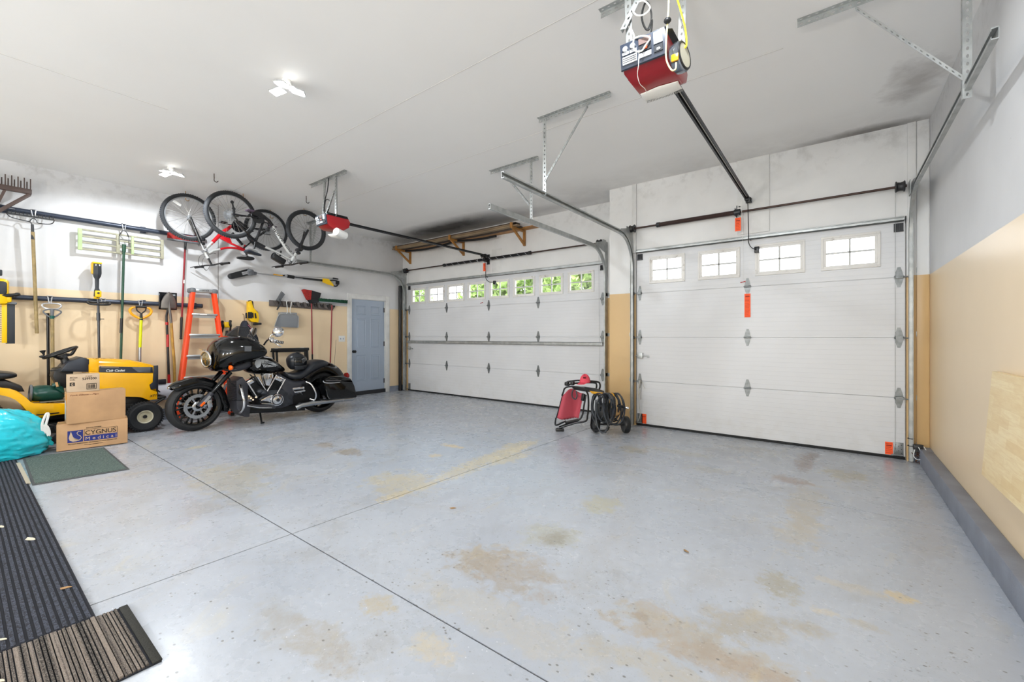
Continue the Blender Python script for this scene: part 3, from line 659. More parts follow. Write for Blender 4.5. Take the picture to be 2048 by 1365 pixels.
ang(t, 'ceiling_angle', (-1.2, 2.52, H-.002), (-.45, 2.52, H-.002), (0, -1, 0), (0, 0, -1)); ang(t, 'strap', (-.955, 2.30, H-.01), (-.925, 2.27, 2.76), (1, 0, 0), (0, 1, 0)); ang(t, 'strap', (-.70, 2.50, H-.01), (-.70, 2.44, 2.76), (1, 0, 0), (0, 1, 0)); ang(t, 'brace', (-.80, 2.33, 3.27), (-.95, 2.24, 2.92), (0, 1, 0), (1, 0, -.3), .034)
t = thing('opener_hanger', (-5.3, 2.99, H), 'perforated steel straps holding the small looking opener beside the bicycles', 'opener hanger')
ang(t, 'ceiling_angle', (-5.76, 2.99, H-.002), (-4.88, 2.99, H-.002), (0, -1, 0), (0, 0, -1)); ang(t, 'strap', (-5.14, 2.975, H-.01), (-5.13, 2.975, 2.76), (1, 0, 0), (0, 1, 0)); ang(t, 'strap', (-5.42, 2.985, H-.01), (-5.36, 2.93, 2.77), (1, 0, 0), (0, 1, 0), .03); ang(t, 'brace', (-5.16, 2.97, 3.1), (-5.34, 2.95, 2.80), (0, 1, 0), (1, 0, 0), .03)
# cord reel clipped to the right side of the large opener, and cords
t = thing('work_light', (-.64, 2.235, 2.63), 'round chrome and cream work light clipped to the side of the overhead opener', 'work light')
axr = Vector((.95, -.15, .05)); c0 = Vector((-.665, 2.245, 2.635))
G().lathe([(0, 0), (.055, 0), (.07, .012), (.074, .03), (.074, .05), (.066, .058), (0, .058)], c0, axr, 28).build('shell', M('polished dark steel', '8a9099', .15, .9), t)
G().lathe([(0, 0), (.056, 0), (.058, .004), (0, .005)], c0+axr.normalized()*.058, axr, 28).build('face_plate', M('cream plate', 'bdb9a6', .5), t)
G().torus(c0+axr.normalized()*.058, axr, .063, .006, 28, 8).build('rim', mBLK, t)
G().box(c0+Vector((.03, -.072, -.03)), (.035, .012, .035), bev=.003).build('amber_window', M('amber plastic', 'd69a12', .25), t)
def cable(name, pts, r, m, label, cat='cable', parent=None, n=7):
    o = G().tube(smoothpts(pts, 6), r, n).build(name, m, parent)
    return o if parent is not None else tag(o, label, cat)
mYC = M('yellow cord jacket', 'e8d22a', .4); mWC = M('white cord jacket', 'e6e4dc', .45)
cable('yellow_cord', [U(1345, -30, y=2.36), U(1358, 10, y=2.34), U(1370, 55, y=2.3), U(1373, 90, y=2.25), U(1366, 97, y=2.23), ], .0045, mYC, 'yellow power cord looping down to the round work light')
cable('pale_yellow_cord', [U(1338, -30, y=2.2), U(1337, 15, y=2.18), U(1335, 45, y=2.16), U(1332, 90, y=2.14), U(1333, 120, y=2.13), U(1343, 140, y=2.13), U(1351, 138, y=2.14), U(1352, 126, y=2.16)], .004, M('pale yellow cord jacket', 'e6dda0', .45), 'pale yellow cord hanging in front of the overhead opener')
cable('white_cable', [U(1262, 58, y=2.2), U(1268, 72, y=2.17), U(1266, 90, y=2.15), U(1271, 102, y=2.14), U(1283, 102, y=2.14), U(1290, 92, y=2.15), U(1300, 76, y=2.15), U(1285, 72, y=2.15), U(1270, 76, y=2.16)], .004, mWC, 'white cable looped at the back of the overhead opener')
cable('antenna_wire', [U(1278, 100, y=2.15), U(1277, 130, y=2.14), U(1275, 150, y=2.16), U(1280, 168, y=2.2), U(1290, 178, y=2.3), U(1294, 188, y=2.35)], .0018, mWC, 'thin white antenna wire trailing below the overhead opener')
cable('coiled_cable', [U(1290, 5, y=2.3), U(1283, 30, y=2.27), U(1290, 55, y=2.25), U(1299, 58, y=2.25), U(1303, 30, y=2.26), U(1296, 5, y=2.28), U(1288, 12, y=2.3), U(1284, 40, y=2.27), U(1294, 60, y=2.25), U(1304, 40, y=2.24), U(1302, 65, y=2.2), U(1292, 85, y=2.17), U(1285, 97, y=2.15)], .0045, M('black cord jacket', '1a1a1a', .4), 'black cable coiled above the overhead opener')
cable('white_cable', [U(1270, 8, y=2.28), U(1266, 22, y=2.25), U(1275, 31, y=2.24), U(1290, 28, y=2.24), U(1300, 15, y=2.25), U(1288, 2, y=2.27), U(1274, 5, y=2.28)], .004, mWC, 'white cable ring tied to the brace above the overhead opener')
tag(G().ball(U(1335, 41, y=2.15), (.018, .018, .014), 14, 8).build('cord_plug', mBLK), 'round black plug hanging on the pale yellow cord', 'plug')
cable('black_cable', [U(658, 350, x=-5.3), U(655, 380, x=-5.3), U(649, 405, x=-5.32), U(648, 425, x=-5.34), U(655, 424, x=-5.3), U(661, 405, x=-5.28), U(652, 400, x=-5.32), U(650, 422, x=-5.34), U(660, 426, x=-5.3)], .006, mBLK, 'black cable looping above the opener beside the bicycles')
o = G().cyl(U(672, 463, x=-5.1), U(690, 472, x=-5.15), .05, n=20).build('paper_tube', mWHT); tag(o, 'white paper roll hanging under the opener beside the bicycles', 'paper roll')

# ============================================================ LEFT SIDE DOOR (door_1)
mDOOR = M('light grey blue door paint', 'a3b0c1', .4)
t = thing('door_1', (L, (dy0+dy1)/2, 0), None, None, kind='structure')
xd = L-.03; b = G(); b.bb((xd-.04, dy0+.012, .075), (xd, dy1-.012, dz1-.01))
door = b.build('door_panel', mDOOR, t, smooth=0)
wd = dy1-dy0-.024; y0_ = dy0+.012
b = G()
for (v0, v1) in ((.83, .93), (.47, .79), (.11, .39)):
    for (u0, u1) in ((.14, .43), (.57, .86)):
        ya_, yb_, za, zb_ = y0_+wd*u0, y0_+wd*u1, .08+1.9*v0, .08+1.9*v1; e = .022
        o_ = [(xd, ya_, za), (xd, yb_, za), (xd, yb_, zb_), (xd, ya_, zb_)]
        r1 = [(xd-.007+.008, ya_+e, za+e), (xd+.001, yb_-e, za+e), (xd+.001, yb_-e, zb_-e), (xd+.001, ya_+e, zb_-e)]
        r0 = [(xd+.007, ya_+e*.3, za+e*.3), (xd+.007, yb_-e*.3, za+e*.3), (xd+.007, yb_-e*.3, zb_-e*.3), (xd+.007, ya_+e*.3, zb_-e*.3)]
        r2 = [(xd+.008, ya_+e*1.9, za+e*1.9), (xd+.008, yb_-e*1.9, za+e*1.9), (xd+.008, yb_-e*1.9, zb_-e*1.9), (xd+.008, ya_+e*1.9, zb_-e*1.9)]
        b.loft([o_, r0, r1, r2])
b.build('raised_moulding', mDOOR, door, smooth=0)
G().lathe([(.03, 0), (.03, .008), (.011, .012), (.011, .035), (.027, .05), (.03, .062), (.022, .074), (0, .078)], (xd, dy0+.07, .90), (1, 0, 0), 20).build('door_knob', mBLKM, door)
for z in (.25, 1.05, 1.78): G().bb((xd-.002, dy1-.03, z-.05), (xd+.008, dy1-.008, z+.05)).cyl((xd+.008, dy1-.012, z-.05), (xd+.008, dy1-.012, z+.05), .007, n=8).build('door_hinge', mBLKM, door)
b = G(); cw = .095
for (a, b_) in (((L, dy0-cw, 0), (L+.018, dy0+.006, dz1+cw)), ((L, dy1-.006, 0), (L+.018, dy1+cw, dz1+cw)), ((L, dy0+.006, dz1-.006), (L+.018, dy1-.006, dz1+cw))): b.bb(a, b_, .004)
b.bb((L-.13, dy0-.001, 0), (L, dy0+.014, dz1)).bb((L-.13, dy1-.014, 0), (L, dy1+.001, dz1)).bb((L-.13, dy0, dz1-.014), (L, dy1, dz1+.001))
b.build('door_frame', mTRIM, t)
G().bb((L-.15, dy0, 0), (L+.01, dy1, .078)).build('door_sill', mDRKB, t, smooth=0)
t = thing('light_switch', (L, 4.667, 1.164), 'white double wall switch plate left of the blue door', 'switch')
G().bb((L, 4.60, 1.105), (L+.006, 4.735, 1.222), .003).build('cover_plate', mWHT, t)
for y in (4.64, 4.695): G().bb((L+.004, y-.008, 1.15), (L+.014, y+.008, 1.178), .002).build('switch_toggle', M('grey toggle', '8b98a8', .4), t)
tag(G().cyl((L+.07, 6.035, 0), (L+.07, 6.035, 2.34), .036, n=20).build('black_pole', mBLKM), 'black pole standing upright in the corner between the blue door and the wide garage door', 'pole')
# ============================================================ OUTSIDE
mGRD = M('pale driveway concrete', 'b5b2aa', .9, var=.15, vs=1)
struct(G().bb((-45, D2+.36, -.2), (30, 60, -.08)).build('ground', mGRD, smooth=0))
mLEAF = M('green leaves', 'b4d080', .6, var=.3, vs=1.4); mBARK = M('bark', '5b4a3a', .9)
def tree(x, y, h, r, label, n=900):
    random.seed(int(x*10)); t = thing('tree', (x, y, -.08), label, 'tree', 'trees outside the garage')
    G().cyl((x, y, -.1), (x, y, h*.5), .12, .07, 8).build('trunk', mBARK, t)
    b = G()
    for i in range(n):
        th = random.uniform(0, 2*PI); ph = math.acos(random.uniform(-1, 1)); q = r*(random.uniform(.25, 1)**.5); c = Vector((x+q*math.sin(ph)*math.cos(th), y+q*math.sin(ph)*math.sin(th), h*.62+q*.85*math.cos(ph)))
        s = random.uniform(.07, .16); a = Vector((random.uniform(-1, 1), random.uniform(-1, 1), random.uniform(-1, 1))).normalized(); e = a.cross(Vector((0, .3, 1))).normalized()
        vs = [b.bm.verts.new(c+a*s*1.5), b.bm.verts.new(c+e*s*.7), b.bm.verts.new(c-a*s*1.5), b.bm.verts.new(c-e*s*.7)]; b.face(vs)
    b.build('foliage', mLEAF, t, smooth=0)
for i, (x, y, h, r) in enumerate(((-17.4, 14, 4.6, 1.4), (-15.6, 16, 4.2, 1.0), (-11.1, 13, 4.8, 1.0), (-9.3, 12.5, 4.8, 1.35), (-6.6, 12.5, 4.8, 1.4), (-5.4, 19, 4.4, 1.0))):
    tree(x, y, h, r, ['green tree outside, seen in the leftmost window of the wide garage door', 'sparse small tree outside, seen in the second and third windows of the wide garage door', 'green tree outside, seen in the fourth window of the wide garage door', 'green tree outside, seen in the fifth and sixth windows of the wide garage door', 'green tree outside, seen in the two right windows of the wide garage door', 'faint small tree outside, seen in the leftmost window of the right garage door'][i], [1500, 260, 2200, 2400, 2200, 200][i])
# ============================================================ TOOL WALL
def W(px, py, o=.08): return U(px, py, x=L+o)
mWOOD = M('worn ash handle', 'a08a5c', .55, var=.3, vs=12); mGRN = M('dark green metal', '1f4a36', .4); mNEON = M('neon yellow handle', 'd8e000', .4); mGREY = M('grey plastic', '6b6e72', .5)
mDGP = M('dark grey rubberised plastic', '2f3338', .55); mRAIL = M('navy grey steel tube', '3a4150', .35, .3); mRHAN = M('dark red handle', '8a1420', .35); mBRN = M('brown plastic', '4a3a34', .5); mCLIP = M('silver clip', 'c9c9cc', .3, .6)
def rail(label, z, y1, nm='tool_rail'):
    t = thing(nm, (L+.06, 1, z), label, 'tool rail')
    G().cyl((L+.06, -1.4, z), (L+.06, y1, z), .030, n=18).build('tube', mRAIL, t)
    for y in (-1.1, .35, 1.62, y1-.08): G().bb((L, y-.03, z-.045), (L+.035, y+.03, z+.045), .004).build('wall_bracket', mRAIL, t)
    G().lathe([(0, 0), (.031, 0), (.031, .014), (0, .018)], (L+.06, y1, z), (0, 1, 0), 18).build('end_cap', mBLK, t)
    G().cyl((L+.0905, .36, z+.004), (L+.0905, .44, z+.004), .004, n=6).build('label_plate', mCLIP, t)
    return t
RU = rail('upper dark steel tube on the tool wall carrying the rakes', 2.715, 2.33); RL = rail('lower dark steel tube on the tool wall carrying the short tools', 1.68, 2.30)
def clip(y, z, label):
    t = G().tube([(L+.06, y-.022, z+.034), (L+.095, y-.018, z+.02), (L+.10, y-.008, z-.055), (L+.10, y+.008, z-.055), (L+.095, y+.018, z+.02), (L+.06, y+.022, z+.034)], .006, 6).box((L+.075, y, z+.035), (.045, .05, .006), bev=.002)
    return tag(t.build('tool_hook', mCLIP), label, 'hook', 'silver hooks on the two tool rails')
for y, z, s in ((.585, 2.715, 'silver hook on the upper rail holding the bow rake'), (1.405, 2.715, 'silver hook on the upper rail holding the levelling rake'), (.72, 1.68, 'silver hook on the lower rail above the double loop handles'), (1.20, 1.68, 'silver hook on the lower rail behind the string trimmer'), (1.58, 1.68, 'silver hook on the lower rail above the yellow handled shovel')): clip(y, z, s)
# brown leaf rake scoop at the left edge
t = thing('leaf_rake', (L+.16, .27, 2.63), 'brown plastic leaf rake head with upright tines at the left edge, highest on the wall', 'leaf rake')
x = L+.17; yc_, hw = .265, .30
b = G()
for sg in (1, -1): b.bar((x, yc_+sg*.02, 2.62), (x, yc_+sg*(hw-.015), 2.905), .035, .045, up=(1, 0, 0), bev=.004).bar((x, yc_+sg*.03, 2.70), (x, yc_+sg*.10, 2.93), .025, .02, up=(1, 0, 0))
b.bb((x-.02, yc_-hw, 2.905), (x+.02, yc_+hw, 2.965), .006); b.build('rake_frame', mBRN, t)
b = G()
for i in range(25):
    y = yc_-hw+.01+(2*hw-.02)*i/24; b.bb((x-.006-(.05 if i % 2 else 0), y-.005, 2.955), (x+.006-(.05 if i % 2 else 0), y+.005, 3.09 if i % 2 == 0 else 3.06))
b.build('tines', mBRN, t, smooth=0)
G().cyl((x, yc_, 2.66), (x-.05, yc_-.02, 1.75), .014, n=10).build('handle', mWOOD, t)
# bow rake
t = thing('bow_rake', (L+.1, .57, 2.6), 'old bow rake with steel head hung upside down and a weathered wooden handle', 'rake')
x = L+.12; b = G().bb((x-.008, .375, 2.645), (x+.008, .752, 2.66))
for i in range(13): b.bar((x, .38+.0304*i, 2.655), (x-.012, .38+.0304*i, 2.70), .007, .004)
b.tube(smoothpts([(x, .755, 2.65), (x+.005, .74, 2.61), (x+.008, .70, 2.59), (x+.01, .62, 2.585), (x+.01, .605, 2.615), (x+.01, .585, 2.635), (x+.01, .565, 2.62), (x+.01, .555, 2.59), (x+.01, .57, 2.56)]), .005, 7)
b.tube(smoothpts([(x, .372, 2.65), (x+.005, .40, 2.615), (x+.008, .45, 2.60), (x+.01, .53, 2.59), (x+.01, .56, 2.58), (x+.01, .572, 2.55), (x+.01, .574, 2.42)]), .005, 7).cyl((x+.01, .573, 2.56), (x+.01, .577, 2.38), .012, .016)
b.build('rake_head', mDRKB, t)
G().cyl((x+.01, .576, 2.47), (x-.02, .612, 1.25), .0165, n=12).build('handle', mWOOD, t)
# double loop tool
t = thing('post_hole_digger', (L+.13, .74, 1.63), 'double handled digger with grey and green loops and a wooden pole, on the lower rail', 'digging tool')
x = L+.10; G().tube(smoothpts([(x, .67, 1.615), (x, .735, 1.622), (x, .80, 1.615), (x, .815, 1.59), (x, .78, 1.555), (x, .69, 1.555), (x, .655, 1.59)], closed=True), .009, 8, closed=True).build('upper_grip', mCLIP, t)
G().tube(smoothpts([(x+.01, .70, 1.545), (x+.01, .735, 1.548), (x+.01, .775, 1.545), (x+.01, .812, 1.525), (x+.01, .80, 1.495), (x+.01, .735, 1.445), (x+.01, .675, 1.495), (x+.01, .665, 1.525)], closed=True), .0085, 8, closed=True).cyl((x+.01, .737, 1.55), (x+.01, .737, 1.45), .02, .014).build('lower_grip', mGREY, t)
G().cyl((x+.01, .737, 1.47), (x+.01, .737, 1.43), .024, .018, n=12).build('collar', M('teal green collar', '0f5a50', .4), t)
G().cyl((x+.01, .739, 1.44), (x-.0, .745, .02), .0165, n=12).build('pole', mWOOD, t); G().cyl((x-.04, .705, 1.5), (x-.04, .715, .02), .014, n=10).build('pole', mBLKM, t)
# string trimmer
t = thing('string_trimmer', (L+.14, 1.15, 1.7), 'cordless yellow and black string trimmer hanging upside down, loop handle below its grip', 'string trimmer')
x = L+.16
b = G().loft([[(x-.03*s_, 1.128-.032*s_+.0, z), (x+.045*s_, 1.128-.035*s_, z), (x+.06*s_, 1.128, z), (x+.045*s_, 1.128+.035*s_, z), (x-.03*s_, 1.128+.032*s_, z)] for z, s_ in ((2.16, .8), (2.15, 1.05), (2.03, 1.1), (1.99, .9), (1.96, .55), (1.84, .5), (1.81, .75), (1.74, .85), (1.70, .5))]); b.build('grip_housing', mDGP, t)
G().box((x-.02, 1.105, 2.10), (.10, .055, .16), bev=.02).box((x+.01, 1.125, 2.165), (.09, .09, .022), bev=.006).build('battery_end', mYEL, t)
G().box((x+.03, 1.135, 1.765), (.05, .062, .085), bev=.012).box((x+.02, 1.12, 1.715), (.03, .05, .03), bev=.008).build('trigger_block', mYEL, t)
G().cyl((x+.055, 1.135, 1.775), (x+.062, 1.135, 1.775), .012).build('lock_button', mBLK, t)
G().box((x+.052, 1.13, 2.135), (.012, .045, .02), bev=.002).build('maker_plate', mWHT, t)
G().cyl((x, 1.14, 1.72), (x-.02, 1.16, .40), .0135, n=12).cyl((x, 1.142, 1.52), (x-.002, 1.144, 1.42), .019, n=12).cyl((x-.002, 1.143, 1.44), (x+.04, 1.19, 1.44), .005, n=6).build('shaft', M('grey shaft', '4c4e52', .35, .6), t)
G().tube(smoothpts([(x+.02, 1.04, 1.655), (x+.09, 1.05, 1.63), (x+.13, 1.14, 1.62), (x+.09, 1.23, 1.63), (x+.02, 1.245, 1.655), (x+.0, 1.19, 1.66), (x, 1.10, 1.66)], closed=True), .0125, 8, closed=True).build('loop_handle', mBLK, t)
# levelling rake
t = thing('levelling_rake', (L+.1, 1.4, 2.47), 'wide pale wooden slatted levelling rake on a long green pole', 'levelling rake')
mPW = M('pale dusty wood', 'a8a58f', .7, var=.25, vs=20); mPG = M('pale green tape', 'b9d39a', .7, var=.2)
x = L+.10; b = G()
for i in range(4):
    z = 2.592-.083*i; b.bb((x-.012, .975, z-.013), (x+.012, 1.825, z+.007), .002)
b.build('slats', mPW, t)
G().bb((x-.02, .962, 2.325), (x+.016, 1.0, 2.60), .003).build('end_board', mPG, t); G().bb((x-.016, 1.478, 2.345), (x+.018, 1.505, 2.585), .003).build('centre_board', mPG, t)
G().bb((x-.02, 1.80, 2.325), (x+.016, 1.832, 2.60), .003).build('end_board', mPW, t); G().bb((x-.016, 1.325, 2.335), (x+.018, 1.362, 2.59), .003).build('centre_board', mPW, t)
G().tube(smoothpts([(x+.02, 1.352, 2.565), (x+.03, 1.37, 2.62), (x+.03, 1.40, 2.65), (x+.03, 1.43, 2.62), (x+.02, 1.45, 2.565)]), .005, 7).tube([(x+.02, 1.352, 2.57), (x+.03, 1.352, 2.46), (x+.03, 1.45, 2.46), (x+.02, 1.45, 2.57)], .004, 6).build('bail', mDRKB, t)
G().cyl((x+.03, 1.40, 2.46), (x+.028, 1.398, 2.36), .022, .020, n=14).cyl((x+.028, 1.398, 2.40), (x+.0, 1.36, .35), .0145, n=12).build('pole', mGRN, t)
G().cyl((x+.016, 1.378, 1.46), (x+.013, 1.372, 1.26), .017, n=12).build('grip', mBLK, t)
# yellow D-handled shovel
t = thing('snow_shovel', (L+.12, 1.575, 1.6), 'shovel with black D grip, orange yellow side loops and neon yellow shaft', 'shovel')
x = L+.13; mOY = M('orange yellow plastic', 'f0a810', .4)
for sg in (1, -1): G().tube(smoothpts([(x-.02, 1.578+sg*.03, 1.615), (x-.02, 1.578+sg*.085, 1.612), (x-.02, 1.578+sg*.115, 1.57), (x-.02, 1.578+sg*.095, 1.52), (x-.02, 1.578+sg*.05, 1.485), (x-.01, 1.578, 1.46)]), [.010]*4+[.016]*17, 8).build('side_loop', mOY, t)
G().cyl((x, 1.52, 1.625), (x, 1.636, 1.625), .016, n=12).tube(smoothpts([(x, 1.525, 1.62), (x, 1.535, 1.57), (x, 1.578, 1.53)]), .008, 8).tube(smoothpts([(x, 1.631, 1.62), (x, 1.62, 1.57), (x, 1.578, 1.53)]), .008, 8).cyl((x, 1.578, 1.54), (x, 1.578, 1.44), .013, .019, n=12).build('d_grip', mBLK, t)
G().cyl((x, 1.578, 1.47), (x-.01, 1.567, 1.06), .0175, n=14).build('upper_shaft', mNEON, t); G().cyl((x-.01, 1.567, 1.06), (x-.015, 1.562, .45), .0165, n=14).build('lower_shaft', M('silver shaft', 'a9adb3', .3, .7), t)
# flat black shovel and round point shovel in front of it
t = thing('square_shovel', (L+.09, 1.86, 1.6), 'black square bladed shovel with a black and red handle behind the round shovel', 'shovel')
x = L+.09; G().grid(lambda u, v: (x+.02*(2*u-1)**2+.0, 1.775+.21*u, 1.60+.25*v+.0), 10, 4).build('blade', mBLKM, t, solid=.003)
G().tube(smoothpts([(x+.005, 1.875, 1.70), (x+.02, 1.875, 1.60), (x+.0, 1.868, 1.50), (x, 1.872, 1.40)]), [.012]*6+[.015]*7, 10).build('socket', mDRKB, t)
G().cyl((x, 1.872, 1.42), (x+.01, 1.895, .56), .0155, n=12).build('handle', mBLK, t); [G().cyl(a_, b_, r_, n=12).build('red_band', mRED, t) for a_, b_, r_ in (((x, 1.872, 1.42), (x, 1.873, 1.38), .019), ((x+.008, 1.893, .66), (x+.01, 1.897, .50), .018), ((x+.003, 1.879, 1.24), (x+.005, 1.881, 1.06), .0165))]
t = thing('round_shovel', (L+.14, 1.88, 1.7), 'round point shovel with worn steel blade and wooden handle, blade up', 'shovel')
x = L+.14; P = []
def shov(u, v):
    w_ = (.092*math.sin(PI*min(1, (1-v)*1.25+.0)*.5)**.7) if v > .2 else .092
    s = 2*u-1; return (x-.02*s*s*1.0+.012*v+.0, 1.887+s*w_, 1.612+.245*v)
G().grid(shov, 12, 12).build('blade', M('worn steel blade', '77726d', .5, .5, var=.3), t, solid=.003)
G().tube(smoothpts([(x+.006, 1.887, 1.74), (x+.012, 1.887, 1.66), (x+.02, 1.888, 1.58), (x+.03, 1.895, 1.50), (x+.025, 1.905, 1.40)]), [.004, .006, .009, .012, .014]+[.017]*12, 10).build('socket', M('worn steel blade'), t)
G().tube(smoothpts([(x+.025, 1.905, 1.41), (x+.02, 1.92, 1.15), (x+.01, 1.945, .80), (x+.0, 1.95, .40)]), .0175, 12).build('handle', M('golden ash handle', 'b58c3c', .5, var=.3, vs=10), t)
# red push broom
t = thing('push_broom', (L+.12, 2.08, 2.65), 'red push broom hung head up on the upper rail behind the bicycle wheel', 'broom')
x = L+.14; G().bb((x-.045, 1.868, 2.61), (x+.01, 2.28, 2.635), .006).build('broom_block', M('grey plastic'), t)
b = G(); random.seed(5)
for i in range(60):
    for j in range(4):
        y = 1.875+.4*i/59; xx = x-.04+.014*j; b.bar((xx, y, 2.632), (xx+random.uniform(-.006, .01), y+random.uniform(-.004, .004), 2.715), .006, .006)
b.build('bristles', M('red bristles', 'a8221c', .7, var=.5, vs=60), t, smooth=0)
G().cyl((x-.02, 2.085, 2.63), (x-.02, 2.082, 2.50), .016, n=10).build('socket', mBLK, t); G().cyl((x-.02, 2.083, 2.58), (x-.04, 2.045, 1.46), .0125, n=12).build('handle', mRHAN, t)
G().tube([(x-.04, 2.046, 1.50), (x-.042, 2.043, 1.47), (x-.045, 2.040, 1.30), (x-.048, 2.037, 1.20)], [.014, .018, .016, .015], 10).ball((x-.048, 2.037, 1.185), .018, 10, 8).build('grip', mBLK, t); G().cyl((x-.027, 2.07, 2.05), (x-.028, 2.068, 2.00), .0132, n=12).build('sticker', mWHT, t)
# hedge trimmer at left edge
t = thing('hedge_trimmer', (L+.15, .33, 1.6), 'yellow and black hedge trimmer hanging blade down at the left edge', 'hedge trimmer')
x = L+.17; G().box((x, .33, 1.73), (.12, .12, .30), bev=.04).box((x, .345, 1.645), (.1, .13, .08), bev=.02).build('motor_housing', mYEL, t)
G().box((x+.03, .325, 1.77), (.09, .10, .16), bev=.03).box((x, .30, 1.945), (.05, .08, .07), bev=.01).build('grip_panels', mDGP, t)
G().tube(smoothpts([(x-.02, .20, 1.70), (x+.03, .30, 1.685), (x+.05, .40, 1.69), (x+.03, .455, 1.705), (x-.03, .45, 1.71)]), .02, 10).build('front_handle', mBLK, t); G().box((x, .37, 1.60), (.06, .16, .03), bev=.012).build('hand_guard', mGREY, t)
G().bb((x-.004, .365, 1.13), (x+.004, .435, 1.60), .001).build('blade_cover', mDGP, t)
b = G().bb((x-.002, .335, 1.14), (x+.006, .375, 1.60), .001)
b.mat(1)
for i in range(18): b.bb((x-.001, .325, 1.15+.025*i), (x+.008, .333, 1.158+.025*i)).bb((x-.001, .377, 1.15+.025*i), (x+.008, .384, 1.158+.025*i))
b.build('blade', [mYEL, mBLK], t)
# ------------------------------------------------ orange step ladder leaning on the wall
t = thing('step_ladder', (-7.4, 2.25, 0), 'orange fibreglass step ladder with silver steps leaning closed against the wall', 'ladder')
mFO = M('orange fibreglass', 'e8481a', .4)
def lad(side, s, o=0):   # s: 0 foot .. 1 top
    y = (1.86+(2.155-1.86)*s) if side < 0 else (2.545+(2.43-2.545)*s); return Vector((-7.26-.36*s-o, y, 1.90*s))
for sd in (-1, 1):
    G().bar(lad(sd, .02), lad(sd, 1), .04, .085, up=(1, 0, .2), bev=.003).bar(lad(sd, .02)+Vector((.03, -sd*.018, 0)), lad(sd, 1)+Vector((.03, -sd*.018, 0)), .03, .006, up=(1, 0, .2)).bar(lad(sd, .02)+Vector((-.03, -sd*.018, 0)), lad(sd, 1)+Vector((-.03, -sd*.018, 0)), .03, .006, up=(1, 0, .2)).build('side_rail', mFO, t)
    G().bar(lad(sd, .03, .09), lad(sd, .97, .06), .022, .045, up=(1, 0, .2)).build('rear_rail', mFO, t)
    G().box(lad(sd, .01)+Vector((0, 0, .025)), (.10, .05, .05), bev=.008).build('foot', mBLK, t)
for k in range(5):
    s = (.32+.305*k)/1.90; a, b_ = lad(-1, s), lad(1, s); G().bar(a+Vector((.012, .015, 0)), b_+Vector((.012, -.015, 0)), .085, .028, up=(0, 0, 1), bev=.003).bb(a+Vector((.03, .02, -.05)), b_+Vector((.034, -.02, -.01))).build('step', mALU, t)
a, b_ = lad(-1, 1), lad(1, 1)
G().box((a+b_)/2+Vector((-.04, 0, .005)), (.15, (b_-a).y+.0, .05), bev=.006).build('top_cap', mALU, t)
for q, sg in ((a, -1), (b_, 1)): G().box(q+Vector((-.03, sg*.004, .0)), (.17, .075, .075), bev=.022).build('cap_corner', mGREY, t)
text('WERNER', 'cap_lettering', ((a+b_)/2+Vector((.037, -.065, -.004))), (0, 1, 0), (0, 0, 1), .13, .018, mINK, t)
mLBL = M('faded white label', 'e8e2dc', .6)
for s0, s1 in ((.83, .96), (.62, .75), (.38, .52)): 
    G().bar(lad(-1, s0)+Vector((.036, -.0, 0)), lad(-1, s1)+Vector((.036, -.0, 0)), .016, .006, up=(1, 0, .2)).build('warning_label', mLBL, t)
G().box((lad(-1, 1.54/1.9)+lad(1, 1.54/1.9))/2+Vector((.056, -.02, 0)), (.003, .09, .02)).build('step_label', mLBL, t)
# ------------------------------------------------ pole saw on the wall
t = thing('pole_saw', (L+.1, 3.6, 2.2), 'yellow and black cordless pole saw hung lengthwise on the white wall under the bicycles', 'pole saw')
o = .1; P0, P1 = W(513, 545, o), W(640, 561, o)
b = G(); a1, a2 = W(462, 553, o), W(500, 544, o); dd = (a2-a1).normalized(); up = Vector((1, 0, 0)).cross(dd)
b.prism([a1+up*.045*math.cos(q)-dd*.045*math.sin(q)+Vector((-.02, 0, 0)) for q in [PI*k/8 for k in range(9)]]+[a2-up*.05+Vector((-.02, 0, 0)), a2+up*.055+Vector((-.02, 0, 0))], (.04, 0, 0), bev=.006); b.build('blade_cover', mBLK, t)
q0 = a1.lerp(a2, .55)+Vector((.022, 0, 0)); G().bar(q0, q0+dd*.13, .045, .002, up=(1, 0, 0)).build('cover_plate', mCLIP, t); text('DEWALT', 'cover_lettering', q0+dd*.005-up*.013+Vector((.0012, 0, 0)), dd, up, .12, .024, mINK, t)
G().box(W(500, 545, o), (.09, .10, .10), bev=.025).cyl(W(503, 546, o), W(513, 547, o), .035, .022).build('gear_head', mGREY, t)
G().cyl(W(511, 546.5, o), W(645, 563, o), .0115, n=12).build('pole', mALU, t)
G().cyl(W(547, 549.5, o), W(565, 552, o), .0135, n=12).build('yellow_sleeve', M('amber sleeve', 'd79b10', .4), t)
G().cyl(W(574, 552.5, o), W(588, 555, o), .030, n=14).cyl(W(565, 551.5, o), W(571, 552, o), .016, n=12).build('clamp', mBLK, t); G().cyl(W(569, 551.5, o), W(575, 552.5, o), .022, n=14).build('clamp_collar', mALU, t)
G().tube([W(590, 555, o), W(604, 556.5, o), W(606, 557, o), W(645, 561.5, o)], [.014, .014, .018, .021], 12).build('grip', mBLK, t)
G().loft([[W(645, 557, o-.03), W(645, 565, o-.03), W(645, 565, o+.03), W(645, 557, o+.03)], [W(657, 558, o-.03), W(657, 570, o-.03), W(657, 570, o+.03), W(657, 558, o+.03)], [W(666, 568, o-.02), W(668, 573, o-.02), W(668, 573, o+.02), W(666, 568, o+.02)]]).build('handle_housing', mYEL, t)
